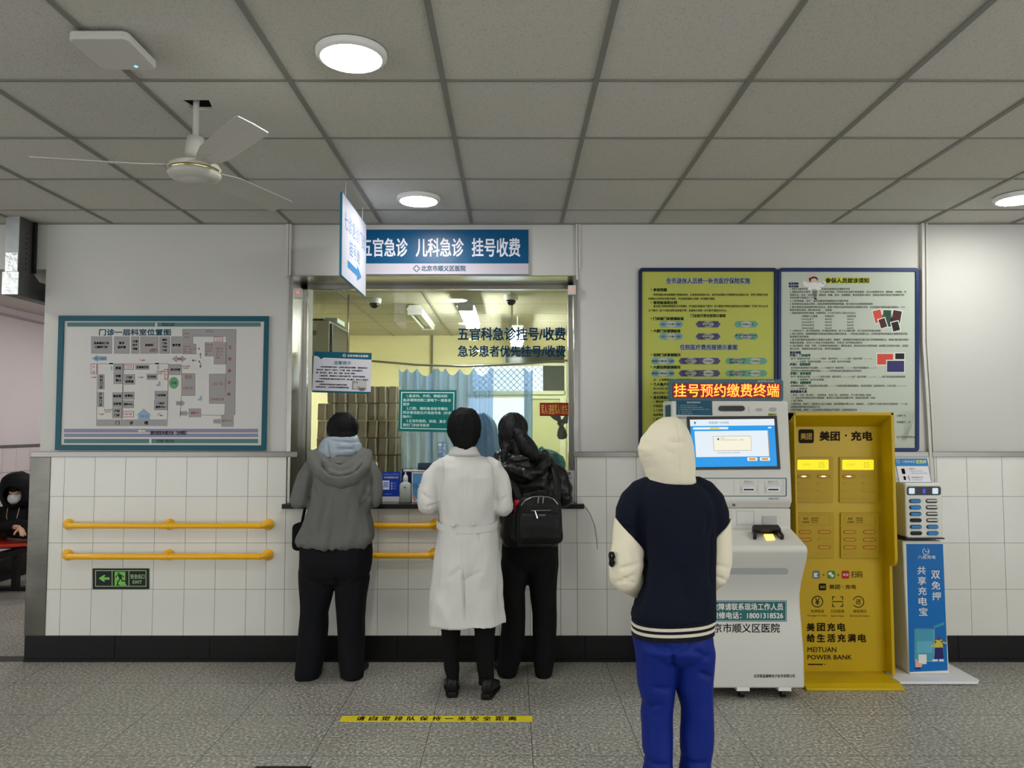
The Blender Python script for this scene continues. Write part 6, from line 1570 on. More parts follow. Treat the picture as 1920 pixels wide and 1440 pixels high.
def skirt(p, n):
    z1 = P(0,985,Y0).z
    u = max(0, min(1,(z1-p.z)/.5)); return .022*u*noise.noise(V((p.x*11,p.y*11,2.0+p.z*.8)))
ct = wear('coat', sculpt(me, both(folds(.011,12,7,4), creases(cr_), skirt)), coat, p2)
put('collar', MB().loft(RL([(837,849,891,.066,-.0),(838,847,893,.074),(846,843,897,.082),(854,839,902,.092),(853,842,899,.084),(840,850,890,.064)], Y0+.004)), coat, ct, smooth=True)
mb = MB(); N = 40; ring_ = []
for j,(dy) in enumerate((0,0,12.5,12.5)):
    off_ = (.004,.011,.011,.004)[j]; rr_ = []
    for k in range(N+1):
        a = pi+pi*k/N
        sag = 8*sin(pi*k/N)
        c = P(876,974+dy+sag,Y0); rx = 53.5*MPP(Y0)+off_
        rr_.append(V((c.x+rx*math.copysign(abs(cos(a))**(2/2.3),cos(a)), Y0+.004-(.124+off_)*abs(sin(a))**(2/2.3), c.z)))
    ring_.append(rr_)
for j in range(4):
    for k in range(N): pass
vs = [p for r in ring_ for p in r]; n1_ = N+1
mb.add(vs, [(j*n1_+k, j*n1_+k+1, ((j+1)%4)*n1_+k+1, ((j+1)%4)*n1_+k) for j in range(4) for k in range(N)])
bl_ = put('belt', mb, coat, ct, smooth=True, auto=40)
for x, y in ((850,985),(888,983)):
    c = P(x,y,Y0-.138)
    put('button', MB().lathe((c.x,c.y+.004,c.z), [(.002,-.006),(.010,-.005),(.012,0),(.012,.006),(.002,.006)], 16, axis='Y'), mat('button_pale',(208,206,196),.25), bl_, smooth=True)
mb = MB()
mb.loft(RL([(1130,826,872,.085),(1165,826,865,.072),(1200,827,862,.064),(1240,832,861,.056),(1270,836,860,.050),(1281,837,860,.050)], Y0))
mb.loft(RL([(1130,880,930,.085),(1165,888,929,.072),(1200,890,928,.064),(1240,893,928,.056),(1270,897,926,.050),(1284,898,926,.050)], Y0))
mb.loft(RL([(1040,830,925,.11),(1090,828,928,.11),(1125,836,920,.09)], Y0))
wear('trousers', sculpt(blob(mb, .008, 3), folds(.008,12,10,6)), black_cloth, p2)
hl_ = PZ(848,1309,0); hr_ = PZ(911,1313,0)
for h_, d_ in ((hl_,(-.10,1,0)),(hr_,(.18,1,0))): shoe(p2, (h_.x,h_.y,0), d_, (shoe_k,sole_k), L=.245, wd=.088, ht=.105, heel_h=.032)

# ---------------------------------------------------------------- 3: black puffer jacket with ponytail
Y0 = 4.77
M = rot(14, 16)
hc = P(962,812,Y0+.03)
lsh, rsh = P(944,884,Y0), P(1040,880,Y0)
le, re = V((P(938,940,Y0-.02).x,Y0-.02,1.078)), V((P(1054,938,Y0-.02).x,Y0-.02,1.078))
lw_, rw_ = V((P(962,938,5.0).x,5.07,1.068)), V((P(1040,938,5.0).x,5.07,1.068))
J = dict(M=M, head=hc, s=.95, w=.93, pelvis=P(992,1050,Y0), chest=P(990,925,Y0), neck=P(972,862,Y0), ls=lsh, rs=rsh, le=le, re=re, lw=lw_, rw=rw_, lp=(0,0,-1), rp=(0,0,-1), ld=(.3,1,-.05), rd=(-.3,1,-.05), curl=.28,
         lh=P(966,1080,Y0), rh=P(1018,1080,Y0), lk=P(963,1170,Y0+.02), rk=P(1020,1170,Y0+.02), la=V((P(953,1255,4.79).x,4.80,.09)), ra=V((P(1019,1255,4.79).x,4.80,.09)), lf=(-.2,1,0), rf=(.1,1,0))
p3 = person_root(full_body(J, skin), 'person with tied dark hair in a black puffer jacket at the right counter end', (P(986,1255,4.79).x, Y0, 0), skin)
eyes(p3, hc, M, .95)
def ex(mb):
    mb.loft(RL([(782,955,970,.03),(788,944,979,.075),(800,938,985,.098),(815,934,989,.106),(830,935,990,.098),(842,938,990,.085,-.02),(852,942,986,.06,-.04)], Y0+.0))
    mb.tube([P(970,808,Y0-.085), P(977,820,Y0-.12), P(986,834,Y0-.15), P(996,847,Y0-.165), P(1003,857,Y0-.17), P(1008,866,Y0-.17)], [.030,.040,.050,.046,.032,.010], 18)
    mb.tube([P(951,832,Y0-.055), P(947,850,Y0-.10), P(942,868,Y0-.135)], [.036,.030,.010], 14)
    mb.tube([P(968,828,Y0-.10), P(970,848,Y0-.14), P(968,864,Y0-.155)], [.030,.028,.008], 14)
wear('hair', hair_cap(hc, M, .95, (.098,.108,.102), -.05, front=.055, seed=15, extra=ex, amp=.005, sc=(46,46,7)), mat('soft_black_hair',(5,5,6),.5,spec=.28,bump=(90,.6),stretch=(1,1,.12)), p3)
pj = mat('black_puffer', (10,10,11), .38, spec=.35, var=(10,.1), bump=(26,.35))
mb = MB().loft(RL([(850,950,1004,.075),(858,940,1022,.10),(868,932,1040,.125),(885,930,1050,.145),(920,934,1052,.155),(960,938,1051,.155),(1000,939,1048,.15),(1016,940,1047,.15),(1022,943,1044,.14)], Y0))
mb.ball(P(1028,876,Y0),.062,18); mb.tube([P(1020,868,Y0), P(1042,888,Y0), P(1053,916,Y0-.01), re], [.060,.066,.068,.064], 18); mb.ball(re, .064, 16); mb.tube([re, re*.5+rw_*.5, rw_], [.064,.058,.048], 16)
mb.ball(P(954,876,Y0),.062,18); mb.tube([P(958,870,Y0), P(946,892,Y0), P(941,918,Y0-.01), le], [.060,.066,.068,.064], 18); mb.ball(le, .064, 16); mb.tube([le, le*.5+lw_*.5, lw_], [.064,.058,.048], 16)
me = blob(mb, .008, 3)
def quilt(p, n): return .007*abs(sin(p.z*34+1.5*noise.noise(p*5)))-.004
j3 = wear('jacket', sculpt(me, both(folds(.010,12,12,12), quilt)), pj, p3)
mb = MB()
mb.tube(path([(934,853,Y0+.0),(938,868,Y0-.08),(956,884,Y0-.15),(984,892,Y0-.175),(1010,884,Y0-.155),(1022,866,Y0-.09),(1020,850,Y0+.0)]), [(.03,.03),(.04,.042),(.044,.052),(.046,.056),(.044,.052),(.040,.044),(.03,.03)], 16)
mb.tube(path([(940,856,Y0-.04),(960,866,Y0-.13),(990,866,Y0-.15),(1014,856,Y0-.06)]), [.034,.046,.046,.034], 16)
mb.ball(P(985,878,Y0-.12), (.11,.055,.075), 20)
wear('hood', sculpt(blob(mb, .008, 3), both(folds(.010,18,18,3), creases([(P(945,872,Y0-.17),P(1010,862,Y0-.2),.008,.012),(P(950,890,Y0-.2),P(985,902,Y0-.22),.008,.008)]))), pj, j3)
mb = MB().loft(RL([(1000,942,1046,.13),(1035,940,1047,.135),(1055,942,1044,.12),(1068,955,1032,.09)], Y0))
mb.loft(RL([(1030,942,996,.12),(1060,938,994,.12),(1085,938,990,.11),(1110,940,985,.10),(1150,941,985,.092),(1200,938,983,.09),(1235,935,978,.092),(1258,932,971,.09),(1267,934,968,.085)], Y0+.02))
mb.loft(RL([(1030,984,1046,.12),(1060,984,1047,.12),(1085,989,1045,.11),(1110,993,1044,.10),(1150,997,1043,.092),(1200,998,1041,.09),(1235,1000,1040,.092),(1260,1003,1036,.09),(1269,1005,1033,.085)], Y0+.02))
wear('trousers', sculpt(blob(mb, .008, 8), folds(.008,10,3.5,21)), black_cloth, p3)
socks(p3, J, black_cloth)
hl_ = PZ(951,1270,0); hr_ = PZ(1019,1271,0)
for h_, d_ in ((hl_,(-.2,1,0)),(hr_,(.1,1,0))): shoe(p3, (h_.x,h_.y,0), d_, (shoe_k,sole_k), L=.25, wd=.09)
# backpack and red bottle
Yb_ = Y0-.248
c = P(1008,1018,Yb_)
bp_ = thing('backpack', 'black backpack with silver zips on the back of the black puffer jacket', 'backpack', c)
nyl = mat('black_nylon', (11,11,12), .55, spec=.3, bump=(300,.15))
def sec(y0,xa,xb,d): return R(y0,xa,xb,Yb_,d,28,4.0)
me = blob(MB().loft([sec(929,985,1040,.035),sec(933,972,1047,.055),sec(945,966,1052,.070),(sec(975,964,1054,.076)),sec(1000,964,1055,.078),sec(1012,966,1054,.074),sec(1018,972,1049,.06)]), .007, 3)
main_ = wear('main_bag', sculpt(me, folds(.005,14,10,30)), nyl, bp_)
me = blob(MB().loft([R(y,xa,xb,Yb_-.075,d,24,4.0) for y,xa,xb,d in ((962,978,1046,.015),(966,973,1050,.026),(985,972,1051,.032),(1008,974,1050,.030),(1014,980,1045,.018))]), .006, 3)
fp_ = wear('front_pocket', sculpt(me, folds(.003,16,12,31)), nyl, bp_)
chrome = mat('zip_silver', (196,196,194), .25, metal=1)
za_ = [P(x,y,Yb_-.064+.0*(x)) for x,y in ((977,948),(985,938),(997,932),(1012,930.5),(1028,932),(1038,936),(1046,946))]
put('zipper', MB().tube(za_, .0028, 8), chrome, main_)
for x in (1010,1019): put('zip_pull', MB().tube([P(x,932,Yb_-.070), P(x-1,944,Yb_-.088)], .0045, 8), chrome, main_)
put('pocket_zipper', MB().tube([P(996,957.5,Yb_-.102), P(1033,956.5,Yb_-.102)], .0026, 8), chrome, fp_)
put('zip_pull', MB().tube([P(1003,957,Yb_-.105), P(1008,972,Yb_-.112)], [.0035,.0055], 8), chrome, fp_)
S = Sheet(front(Yb_-.1085), NF); S.rect(1009,963,1024,968.5,mat('brand_patch',(40,40,42),.5),0); S.text('NAUBEI',1010.5,964.5,1022,967.5,mat('patch_silver',(150,150,150),.4),1); S.build(fp_,'name_patch')
me = blob(MB().loft([R(y,xa,xb,Yb_-.005,.035,16,3) for y,xa,xb in ((965,958,978),(985,956,978),(1008,957,976),(1013,961,974))]), .006, 2); wear('side_pocket', me, nyl, bp_)
for pth in (path([(1044,938,Yb_-.02),(1046,905,Y0-.17),(1040,880,Y0-.13),(1030,864,Y0-.02)]), path([(975,938,Yb_-.02),(962,905,Y0-.18),(952,885,Y0-.16),(948,866,Y0-.03)])):
    put('shoulder_strap', MB().tube(pth, [(.022,.006)]*4, 12, flat=(1,(0,-.3,1))), nyl, bp_, smooth=True)
put('top_handle', MB().tube(path([(996,931,Yb_-.0),(1000,924,Yb_),(1012,922,Yb_),(1020,926,Yb_),(1022,931,Yb_)]), .006, 8), nyl, bp_, smooth=True)
c = P(972,976,Yb_-.02)
rb_ = thing('water_bottle', 'red bottle standing in the left side pocket of the black backpack', 'bottle', c)
redm = mat('bottle_red', (178,16,40), .35)
put('bottle_body', MB().lathe(c, [(.004,0),(.023,.002),(.024,.02),(.024,.085),(.022,.088)], 20), redm, rb_, smooth=True, auto=40)
put('bottle_cap', MB().lathe(c+V((0,0,.088)), [(.022,0),(.025,.002),(.025,.026),(.022,.031),(.004,.032)], 20), mat('bottle_cap_red',(204,30,52),.3), rb_, smooth=True, auto=40)

# ---------------------------------------------------------------- 4: hooded navy and cream jacket, in front of the kiosk
Y0 = 3.0
M = rot(24, 8)
hc = P(1252,842,Y0+.02)
lsh, rsh = P(1196,926,Y0), P(1328,926,Y0)
le, re = P(1174,1080,Y0-.01), P(1345,1076,Y0-.01)
lw_, rw_ = P(1208,1108,Y0+.12), P(1318,1104,Y0+.11)
J = dict(M=M, head=hc, s=.92, w=.72, pelvis=P(1262,1200,Y0), chest=P(1262,985,Y0), neck=P(1256,900,Y0), ls=lsh, rs=rsh, le=le, re=re, lw=lw_, rw=rw_, lp=(0,-1,0), rp=(0,-1,0), ld=(1,-.1,-.25), rd=(-1,-.1,-.25), curl=.5,
         lh=P(1230,1235,Y0), rh=P(1300,1235,Y0), lk=P(1232,1375,Y0+.01), rk=P(1306,1375,Y0+.01), la=V((P(1233,1530,3.0).x,3.0,.09)), ra=V((P(1305,1530,3.0).x,3.0,.09)), lf=(-.15,1,0), rf=(.15,1,0))
p4 = person_root(full_body(J, skin), 'person in a hooded navy jacket with cream sleeves and blue trousers before the kiosk', (P(1268,1530,3.0).x, Y0, 0), skin)
eyes(p4, hc, M, .92)
navy = mat('navy_jersey', (14,18,34), .9, spec=.2, var=(3,.05), bump=(260,.12))
cream = mat('cream_jersey', (234,226,202), .9, spec=.15, var=(3,.03), bump=(260,.12))
wear('hair', hair_cap(hc, M, .92, (.080,.098,.086), -.05, front=.05, seed=5), hair, p4)
mb = MB().loft(RL([(890,1228,1292,.07),(898,1214,1302,.085),(908,1203,1314,.10),(922,1193,1330,.115),(945,1187,1340,.125),(980,1188,1342,.13),(1020,1197,1340,.13),(1060,1201,1338,.13),(1100,1196,1338,.135),(1140,1185,1338,.140),(1154,1184,1338,.139),(1160,1187,1336,.130)], Y0))
mb.tube([P(1182,976,Y0),P(1184,1008,Y0),P(1190,1036,Y0),P(1196,1052,Y0)], [.056,.053,.047,.04], 18); mb.tube([P(1343,980,Y0),P(1341,1004,Y0),P(1336,1026,Y0),P(1332,1040,Y0)], [.049,.046,.042,.034], 18)
mb.ball(P(1214,922,Y0),.058,18); mb.tube([P(1222,914,Y0), P(1206,924,Y0), P(1193,941,Y0), P(1184,962,Y0-.002), P(1181,984,Y0-.004)], [.05,.060,.065,.063,.058], 18)
mb.ball(P(1308,921,Y0),.058,18); mb.tube([P(1300,913,Y0), P(1318,923,Y0), P(1331,941,Y0), P(1340,965,Y0-.002), P(1343,990,Y0-.004)], [.05,.058,.061,.057,.051], 18)
me = blob(mb, .0055, 6)
bk = lambda x, y, d=.13: P(x, y, Y0-d)
cr_ = [(bk(1204,950,.08),bk(1206,1100,.09),.014,.020),(bk(1336,985,.07),bk(1334,1100,.09),.012,.016),(bk(1216,1090),bk(1196,1155,.11),.02,.010),(bk(1330,960,.09),bk(1326,1010,.12),.012,.008),(bk(1270,1060),bk(1290,1140,.14),.03,.008),(bk(1225,1000),bk(1215,1080),.03,.007)]
j4 = wear('jacket', sculpt(me, both(folds(.012,6,3,14), creases(cr_))), navy, p4)
# cream sleeves, sewn on along a slanting dropped seam
for side_, (E_, W_, rows_) in enumerate(((le,lw_,[(1001,1181,.0570,31),(1010,1180,.0595,27),(1022,1178,.062,19),(1038,1176,.064,9),(1058,1175,.067,0),(1080,1172,.060,0)]),(re,rw_,[(996,1347,.0500,24),(1006,1347,.0510,18),(1020,1347,.0515,9),(1036,1347,.051,0),(1060,1346,.050,0),(1078,1344,.047,0)]))):
    sg_ = 1 if side_ == 0 else -1
    mb = MB(); rings = []
    for y, x, r, tl in rows_:
        c = P(x,y,Y0-.004)
        rings.append([c+V((r*cos(2*pi*k/28), r*sin(2*pi*k/28), -sg_*tl*MPP(Y0)*cos(2*pi*k/28))) for k in range(28)])
    mb.loft(rings)
    q0 = P(rows_[-1][1],rows_[-1][0],Y0-.004); rl = rows_[-1][2]
    mb.ball(q0, rl, 16); mb.tube([q0, q0*.55+W_*.45, W_], [rl, rl*.86, .040], 16)
    me = blob(mb, .005, 3)
    x0_ = rows_[3][1]
    cr_ = [(bk(x0_-20*sg_,1064,.03),bk(x0_+22*sg_,1056,.05),.008,.009),(bk(x0_-24*sg_,1092,.02),bk(x0_+14*sg_,1078,.06),.007,.009),(bk(x0_-10*sg_,1082,.05),bk(x0_+18*sg_,1096,.05),.007,.007),(bk(x0_+8*sg_,1030,.06),bk(x0_+16*sg_,1052,.05),.010,.004)]
    if side_: cr_ = [(a_, b_, w_, d_*.6) for a_, b_, w_, d_ in cr_]
    wear('sleeve', sculpt(me, both(folds(.006,10,8,40+side_), creases(cr_))), cream, p4)
# letter patch on the left sleeve
S = Sheet(lambda x, y: PX(x, y, 0) if False else P(x, y, Y0-.02), (-1,-.3,0))
pc = P(1147,1048,Y0-.015)
mb = MB()
for (x,y),(x2,y2) in (((1144,1037),(1149,1037)),((1149,1037),(1151,1043)),((1151,1043),(1148,1048)),((1148,1048),(1144,1047)),((1144,1047),(1143.5,1038)),((1146,1049),(1151,1055)),((1151,1055),(1147,1061)),((1147,1061),(1144,1058)),((1144,1058),(1145,1050))):
    mb.tube([P(x,y,Y0-.030+(x-1144)*-.004), P(x2,y2,Y0-.030+(x2-1144)*-.004)], .0055, 8)
put('sleeve_emblem', mb, mat('emblem_black',(16,16,18),.8), p4)
# knitted hem with two cream stripes
def band(y0, y1, grow, n=48):
    rings = []
    for y, g_ in ((y0,grow-.02),(y0,grow),(y1,grow),(y1,grow-.02)):
        r = R(y,1186,1336.5,Y0,.134,n); cx_ = sum(p.x for p in r)/n
        rings.append([V((cx_+(p.x-cx_)*(1+g_/.16), Y0+(p.y-Y0)*(1+g_/.137), p.z+(p.x-cx_)*.045)) for p in r])
    return rings
knit = mat('knit_navy',(15,17,26),.9,bump=(400,.3)); knitc = mat('knit_cream',(222,214,196),.9,bump=(400,.3))
rb_ = put('hem_rib', MB().loft(band(1156,1187,.002)), knit, j4, smooth=True, auto=50)
for y0_,y1_ in ((1161.5,1167),(1172.5,1178)): put('hem_stripe', MB().loft(band(y0_,y1_,.0035), closed=False), knitc, j4, smooth=True, auto=50)
# hood, open over the face
mb = MB().loft([R(y,a,b,Y0+.01+o,d) for y,a,b,d,o in ((786,1247,1263,.02,0),(790,1237,1271,.05,0),(797,1227,1278,.075,0),(808,1215,1285,.098,0),(822,1205,1290,.115,0),(840,1200,1294,.124,0),(860,1204,1296,.122,0),(880,1212,1297,.112,-.005),(893,1217,1297,.10,-.01),(904,1216,1300,.09,-.01)) ])
me = blob(mb, .0055, 3)
cr_ = [(P(1266,792,Y0-.05),P(1273,835,Y0-.11),.004,.004),(P(1273,835,Y0-.11),P(1273,894,Y0-.10),.004,.004),(P(1253,829,Y0-.12),P(1290,825,Y0-.09),.011,.012),(P(1244,840,Y0-.12),P(1264,852,Y0-.12),.014,.006),(P(1230,800,Y0-.1),P(1214,845,Y0-.1),.02,.006),(P(1216,850,Y0-.08),P(1226,885,Y0-.09),.014,.005)]
sculpt(me, both(folds(.0045,8,8,17), creases(cr_)))
fd = M @ V((0,1,0)); C0 = hc + fd*.10 + V((0,0,-.01))
bm = bmesh.new(); bm.from_mesh(me)
kill = [v for v in bm.verts if (v.co-hc).dot(fd) > .055 and ((v.co-hc).dot(fd.cross(V((0,0,1))))/.080)**2 + ((v.co.z-hc.z+.012)/.105)**2 < 1]
bmesh.ops.delete(bm, geom=kill, context='VERTS')
for _ in range(6):
    rim_ = [v for v in bm.verts if v.is_boundary]; bmesh.ops.smooth_vert(bm, verts=rim_, factor=.5, use_axis_x=True, use_axis_y=True, use_axis_z=True)
bm.to_mesh(me); bm.free()
hd_ = wear('hood', me, cream, p4)
sm = hd_.modifiers.new('thick','SOLIDIFY'); sm.thickness = .008; sm.offset = 1
blue_t = mat('royal_blue_trousers', (4,34,122), .62, spec=.25, bump=(160,.15))
mb = MB().loft(RL([(1172,1187,1335,.12),(1190,1187,1337,.128),(1212,1189,1337,.128,-.005),(1228,1196,1330,.11),(1240,1215,1312,.08)], Y0))
mb.loft(RL([(1185,1192,1270,.115),(1215,1190,1268,.118),(1250,1192,1266,.105),(1280,1195,1264,.095),(1312,1202,1263,.085),(1324,1204,1262,.083),(1340,1202,1261,.085),(1400,1203,1259,.083),(1428,1207,1259,.080),(1450,1202,1262,.085),(1485,1199,1266,.09),(1512,1200,1266,.09),(1524,1204,1262,.085)], Y0+.01))
mb.loft(RL([(1185,1258,1334,.115),(1215,1262,1338,.118),(1250,1264,1338,.105),(1280,1267,1338,.095),(1312,1274,1338,.085),(1330,1277,1338,.085),(1400,1277,1335,.083),(1428,1279,1331,.080),(1450,1275,1336,.085),(1485,1273,1340,.09),(1512,1273,1340,.09),(1524,1277,1336,.085)], Y0+.01))
me = blob(mb, .0055, 8)
cr_ = [(bk(1262,1228,.14),bk(1264,1258,.10),.010,.016),(bk(1264,1225,.14),bk(1240,1208,.14),.012,.008),(bk(1264,1225,.14),bk(1300,1206,.14),.012,.008),(bk(1206,1208,.12),bk(1252,1222,.14),.012,.009),(bk(1312,1262,.10),bk(1334,1268,.06),.010,.012),(bk(1300,1220,.13),bk(1330,1232,.09),.012,.009),(bk(1225,1290,.09),bk(1260,1292,.07),.012,.007),(bk(1204,1326,.04),bk(1240,1322,.08),.010,.008),(bk(1206,1429,.05),bk(1255,1432,.06),.010,.008),(bk(1280,1429,.05),bk(1330,1431,.06),.010,.008)]
wear('trousers', sculpt(me, both(folds(.011,7,5,19), creases(cr_))), blue_t, p4)
socks(p4, J, knitc)
hx = (P(1233,1530,3.0).x, P(1305,1530,3.0).x)
for x_, d_ in ((hx[0],(-.12,1,0)),(hx[1],(.12,1,0))): shoe(p4, (x_,2.945,0), d_, (mat('sneaker_white',(206,204,198),.5),mat('sneaker_sole',(220,218,210),.6)), L=.26)

# ---------------------------------------------------------------- 5: seated in the passage, dark hood and white mask
Yq = 7.25
M = rot(-172, 16)
hc = P(33,922,Yq-.02)
X0 = P(33,960,Yq).x
zs_ = P(30,1004,Yq).z
lsh, rsh = P(60,953,Yq+.02), P(6,953,Yq+.0)
le, re = P(66,985,Yq-.05), P(2,985,Yq-.04)
lw_, rw_ = V((X0+.30,Yq-.20,zs_+.12)), V((X0+.19,Yq-.24,zs_+.10))
J = dict(M=M, head=hc, s=.93, w=.88, pelvis=V((X0,Yq+.04,zs_+.08)), chest=P(33,965,Yq+.02), neck=P(33,942,Yq+.0), ls=lsh, rs=rsh, le=le, re=re, lw=lw_, rw=rw_, lp=(0,0,-1), rp=(0,0,-1), curl=.5, ld=(.3,-.9,-.2), rd=(.7,-.7,-.2), ts=1,
         lh=V((X0+.14,Yq-.02,zs_+.08)), rh=V((X0+.02,Yq-.06,zs_+.08)), lk=V((X0+.46,Yq-.22,zs_+.07)), rk=V((X0+.40,Yq-.30,zs_+.07)), la=V((X0+.46,Yq-.24,.09)), ra=V((X0+.38,Yq-.33,.09)), lf=(.75,-.6,0), rf=(.7,-.7,0))
p5 = person_root(full_body(J, skin, .007), 'seated person in a black hooded coat and white face mask at far left', (X0, Yq, 0), skin)
eyes(p5, hc, M, .93)
wear('hair', hair_cap(hc, M, .93, (.088,.102,.094), -.05, front=.05, seed=9, ztop=.028), hair, p5)
padded = mat('black_padded_coat', (10,10,12), .75, spec=.2, bump=(40,.3))
mb = MB().loft(RL([(946,20,48,.08),(952,10,58,.12),(962,2,66,.14),(980,-4,68,.15),(1000,-5,70,.16),(1004,0,66,.15)], Yq+.03))
for S_, E_, W_ in ((lsh,le,lw_),(rsh,re,rw_)):
    mb.tube([S_, S_*.5+E_*.5, E_], [.07,.068,.062], 16); mb.ball(E_,.062,14); mb.tube([E_, E_*.3+W_*.7], [.062,.048], 16)
wear('coat', sculpt(blob(mb, .009, 3), both(folds(.010,10,10,50), lambda p, n: .006*abs(sin(p.z*40))-.003)), padded, p5)
mb = MB().loft([R(y,a,b,Yq+.0,d) for y,a,b,d in ((887,25,41,.03),(891,17,49,.08),(899,11,55,.12),(912,8,58,.135),(926,8,58,.135),(938,10,58,.125),(948,14,54,.11))])
me = sculpt(blob(mb, .008, 3), folds(.006,14,14,51))
fd = M @ V((0,1,0)); bm = bmesh.new(); bm.from_mesh(me)
kill = [v for v in bm.verts if (v.co-hc).dot(fd) > .045 and ((v.co-hc).dot(fd.cross(V((0,0,1))))/.066)**2 + ((v.co.z-hc.z+.026)/.074)**2 < 1]
bmesh.ops.delete(bm, geom=kill, context='VERTS')
for _ in range(6):
    rim_ = [v for v in bm.verts if v.is_boundary]; bmesh.ops.smooth_vert(bm, verts=rim_, factor=.5, use_axis_x=True, use_axis_y=True, use_axis_z=True)
bm.to_mesh(me); bm.free()
hd_ = wear('hood', me, padded, p5); sm = hd_.modifiers.new('thick','SOLIDIFY'); sm.thickness = .012; sm.offset = 1
mb = MB(); mb.ball(hc+M@V((0,.042,-.046)), (.068,.076,.060), 22, M=M); mb.ball(hc+M@V((0,.090,-.030)), (.032,.030,.040), 14, M=M)
me = blob(mb, .005, 3); bm = bmesh.new(); bm.from_mesh(me)
bmesh.ops.delete(bm, geom=[v for v in bm.verts if (v.co-hc).dot(fd) < .035], context='VERTS'); bm.to_mesh(me); bm.free()
wear('face_mask', me, mat('mask_white',(224,222,224),.7), p5)
for q in (-1,1): put('zip_cord', MB().tube([hc+M@V((q*.05,.10,-.12)), hc+M@V((q*.045,.15,-.19)), hc+M@V((q*.03,.16,-.25))], .004, 6), mat('cord_pale',(170,164,130),.5), p5)
mb = MB()
for h_, k_, a_ in (('lh','lk','la'),('rh','rk','ra')):
    mb.tube([J['pelvis'], J[h_], J[k_]], [.11,.095,.072], 16); mb.ball(J[k_], .072, 14); mb.tube([J[k_], J[k_]*.4+J[a_]*.6, J[a_]], [.07,.06,.055], 14)
wear('trousers', sculpt(blob(mb, .009, 3), folds(.006,12,12,3)), black_cloth, p5)
for a_, f_ in (('la','lf'),('ra','rf')): 
    d_ = V(J[f_]).normalized(); shoe(p5, (J[a_].x-d_.x*.06, J[a_].y-d_.y*.06, 0), d_, (shoe_k,sole_k), L=.24, wd=.088)
# beam chair under the sitter
seat_red = mat('seat_red', (204,52,34), .35)
t = thing('waiting_chair', 'red plastic waiting chair on a black steel beam in the passage', 'chair', (X0+.05, Yq, 0))
W_ = lambda x, y, z: V((X0+x, Yq+y, z))
def strip(pts, y0, y1, th):
    """bent sheet: profile in x,z swept along y"""
    n = len(pts); mb = MB(); a = [W_(x,y0,z) for x,z in pts]; b = [W_(x,y0,z-th) for x,z in pts]; c = [W_(x,y1,z) for x,z in pts]; d = [W_(x,y1,z-th) for x,z in pts]
    mb.v = [tuple(p) for p in a+b+c+d]
    for i in range(n-1): mb.f += [(i,i+1,2*n+i+1,2*n+i),(n+i,3*n+i,3*n+i+1,n+i+1),(i,n+i,n+i+1,i+1),(2*n+i,2*n+i+1,3*n+i+1,3*n+i)]
    mb.f += [(0,2*n,3*n,n),(n-1,2*n-1,4*n-1,3*n-1)]; mb.m = [0]*len(mb.f); return mb
zt_ = zs_-.030
put('seat', strip([(-.20,zt_+.04),(-.16,zt_+.008),(-.08,zt_-.012),(.05,zt_-.016),(.18,zt_-.006),(.25,zt_+.0),(.28,zt_-.02)], -.26, .24, .03), seat_red, t, smooth=True, auto=40, bevel=.006)
put('backrest', strip([(-.20,zt_+.06),(-.25,zt_+.14),(-.28,zt_+.22),(-.295,zt_+.27)], -.20, .22, .025), seat_red, t, smooth=True, auto=40)
blk = mat('beam_black',(22,22,24),.45)
put('seat_bracket', MB().box(X0-.12,X0+.18,Yq-.05,Yq+.03,zt_-.085,zt_-.048), blk, t)
put('beam', MB().box(X0-.02,X0+.05,Yq-.5,Yq+.9,zt_-.145,zt_-.086), blk, t)
put('leg', MB().box(X0+.0,X0+.05,Yq-.06,Yq+.0,.03,zt_-.145), blk, t)
put('foot', MB().box(X0-.25,X0+.30,Yq-.07,Yq+.01,0,.035), blk, t, bevel=.006)
t2_ = put('leg', MB().box(X0+.0,X0+.05,Yq+.8,Yq+.86,.03,zt_-.145), blk, t); put('foot', MB().box(X0-.25,X0+.30,Yq+.79,Yq+.87,0,.035), blk, t, bevel=.006)

# ---------------------------------------------------------------- 6: staff member bending behind the glass
Yq = 5.80
M = rot(180, 52)
hc = P(1036,872,Yq)
xs_ = hc.x
J = dict(M=M, head=hc, s=.95, w=.92, pelvis=V((xs_+.02,6.14,.56)), chest=V((xs_+.01,6.10,.92)), neck=V((xs_,6.0,1.12)), ls=V((xs_+.17,6.06,1.07)), rs=V((xs_-.16,6.06,1.07)), le=V((xs_+.19,5.93,1.10)), re=V((xs_-.20,5.92,1.10)), lw=V((xs_+.08,5.74,1.055)), rw=V((xs_-.10,5.74,1.055)),
         lp=(0,0,-1), rp=(0,0,-1), ld=(-.3,-1,-.05), rd=(.3,-1,-.05), curl=.3, lh=V((xs_+.09,6.10,.55)), rh=V((xs_-.07,6.10,.55)), lk=V((xs_+.10,5.80,.54)), rk=V((xs_-.09,5.80,.54)), la=V((xs_+.10,5.92,.09)), ra=V((xs_-.09,5.92,.09)), lf=(.1,-1,0), rf=(-.1,-1,0))
p6 = person_root(full_body(J, skin, .008), 'staff member with a teal cloth cap bending over the desk behind the glass', (xs_, 6.1, 0), skin)
gown = mat('pale_blue_gown', (150,184,206), .8)
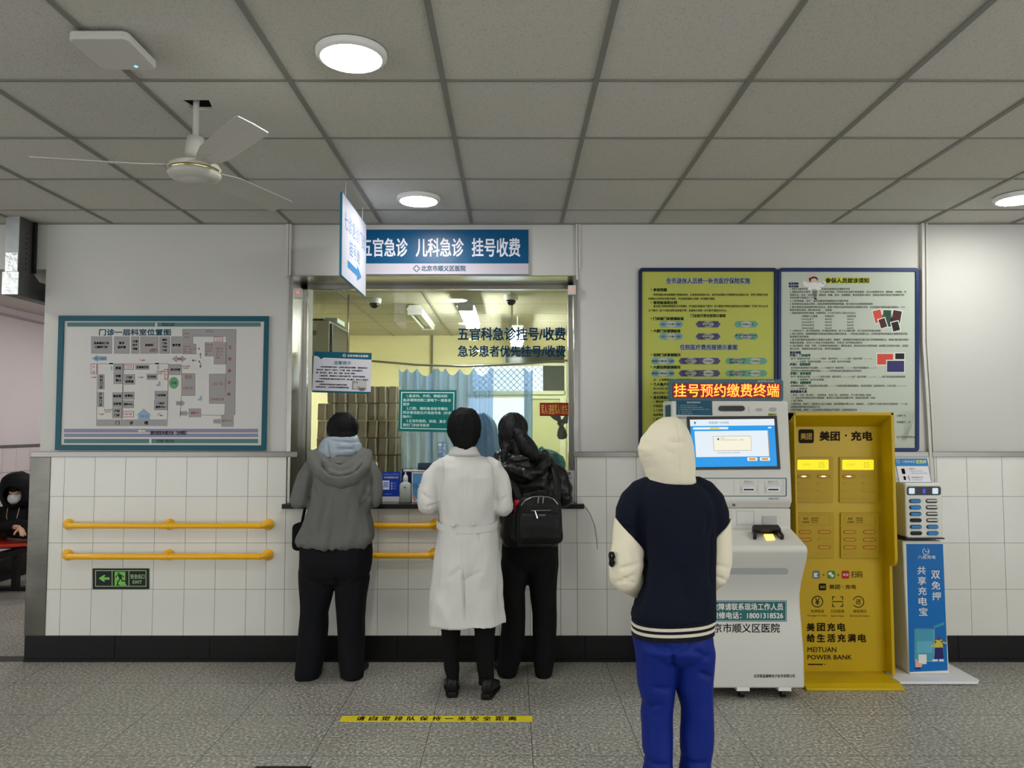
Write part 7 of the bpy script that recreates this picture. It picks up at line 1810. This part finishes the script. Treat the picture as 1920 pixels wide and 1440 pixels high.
mb = MB().tube([V((xs_+.02,6.14,.50)),V((xs_+.02,6.14,.66)),J['chest'],V((xs_,6.06,1.06)),V((xs_,6.0,1.11))], [(.18,.13),(.17,.12),(.18,.13),(.17,.10),(.08,.07)], 20)
for a in 'lr': mb.tube([J[a+'s'],J[a+'e']], [.066,.058], 14); mb.ball(J[a+'e'],.058,12); mb.tube([J[a+'e'], J[a+'e']*.2+J[a+'w']*.8], [.058,.045], 14)
wear('gown', sculpt(blob(mb,.01,3), folds(.008,10,8,70)), gown, p6)
mb = MB()
for a in 'lr': mb.tube([J['pelvis'],J[a+'h'],J[a+'k']], [.10,.09,.07], 14); mb.ball(J[a+'k'],.07,12); mb.tube([J[a+'k'],J[a+'a']], [.068,.055], 14)
wear('trousers', blob(mb,.01,3), gown, p6)
for a in 'lr': shoe(p6, (J[a+'a'].x,J[a+'a'].y+.06,0), J[a+'f'], (mat('clog_white',(210,210,206),.5),sole_k), L=.24)
cap_m = mat('cap_teal', (84,142,150), .8, bump=(60,.2))
rings = []
for y, xa, xb, d in ((842,1014,1030,.02),(844,1010,1044,.07),(850,1009,1057,.11),(861,1009,1062,.125),(874,1010,1061,.125),(886,1012,1058,.115),(896,1016,1052,.09)):
    c = P((xa+xb)/2,y,Yq+.01); w = (xb-xa)/2*MPP(Yq)
    rings.append([V((c.x+w*cos(2*pi*k/9+.3), Yq+.01+d*sin(2*pi*k/9+.3), c.z+.012*((k%2)-.5)-.02*cos(2*pi*k/9))) for k in range(9)])
put('cap', MB().loft(rings), cap_m, p6)
t = thing('office_stool', 'round grey stool under the staff member behind the glass', 'stool', (xs_+.02,6.14,0))
put('seat', MB().lathe((xs_+.02,6.14,0), [(.01,.37),(.17,.37),(.175,.39),(.165,.415),(.01,.418)], 28), mat('stool_grey',(80,82,84),.6), t, smooth=True, auto=40)
put('pole', MB().tube([(xs_+.02,6.14,.03),(xs_+.02,6.14,.37)], .022, 14), steel, t, smooth=True)
put('base', MB().lathe((xs_+.02,6.14,0), [(.01,0),(.19,0),(.18,.02),(.03,.035),(.01,.036)], 28), steel, t, smooth=True, auto=40)
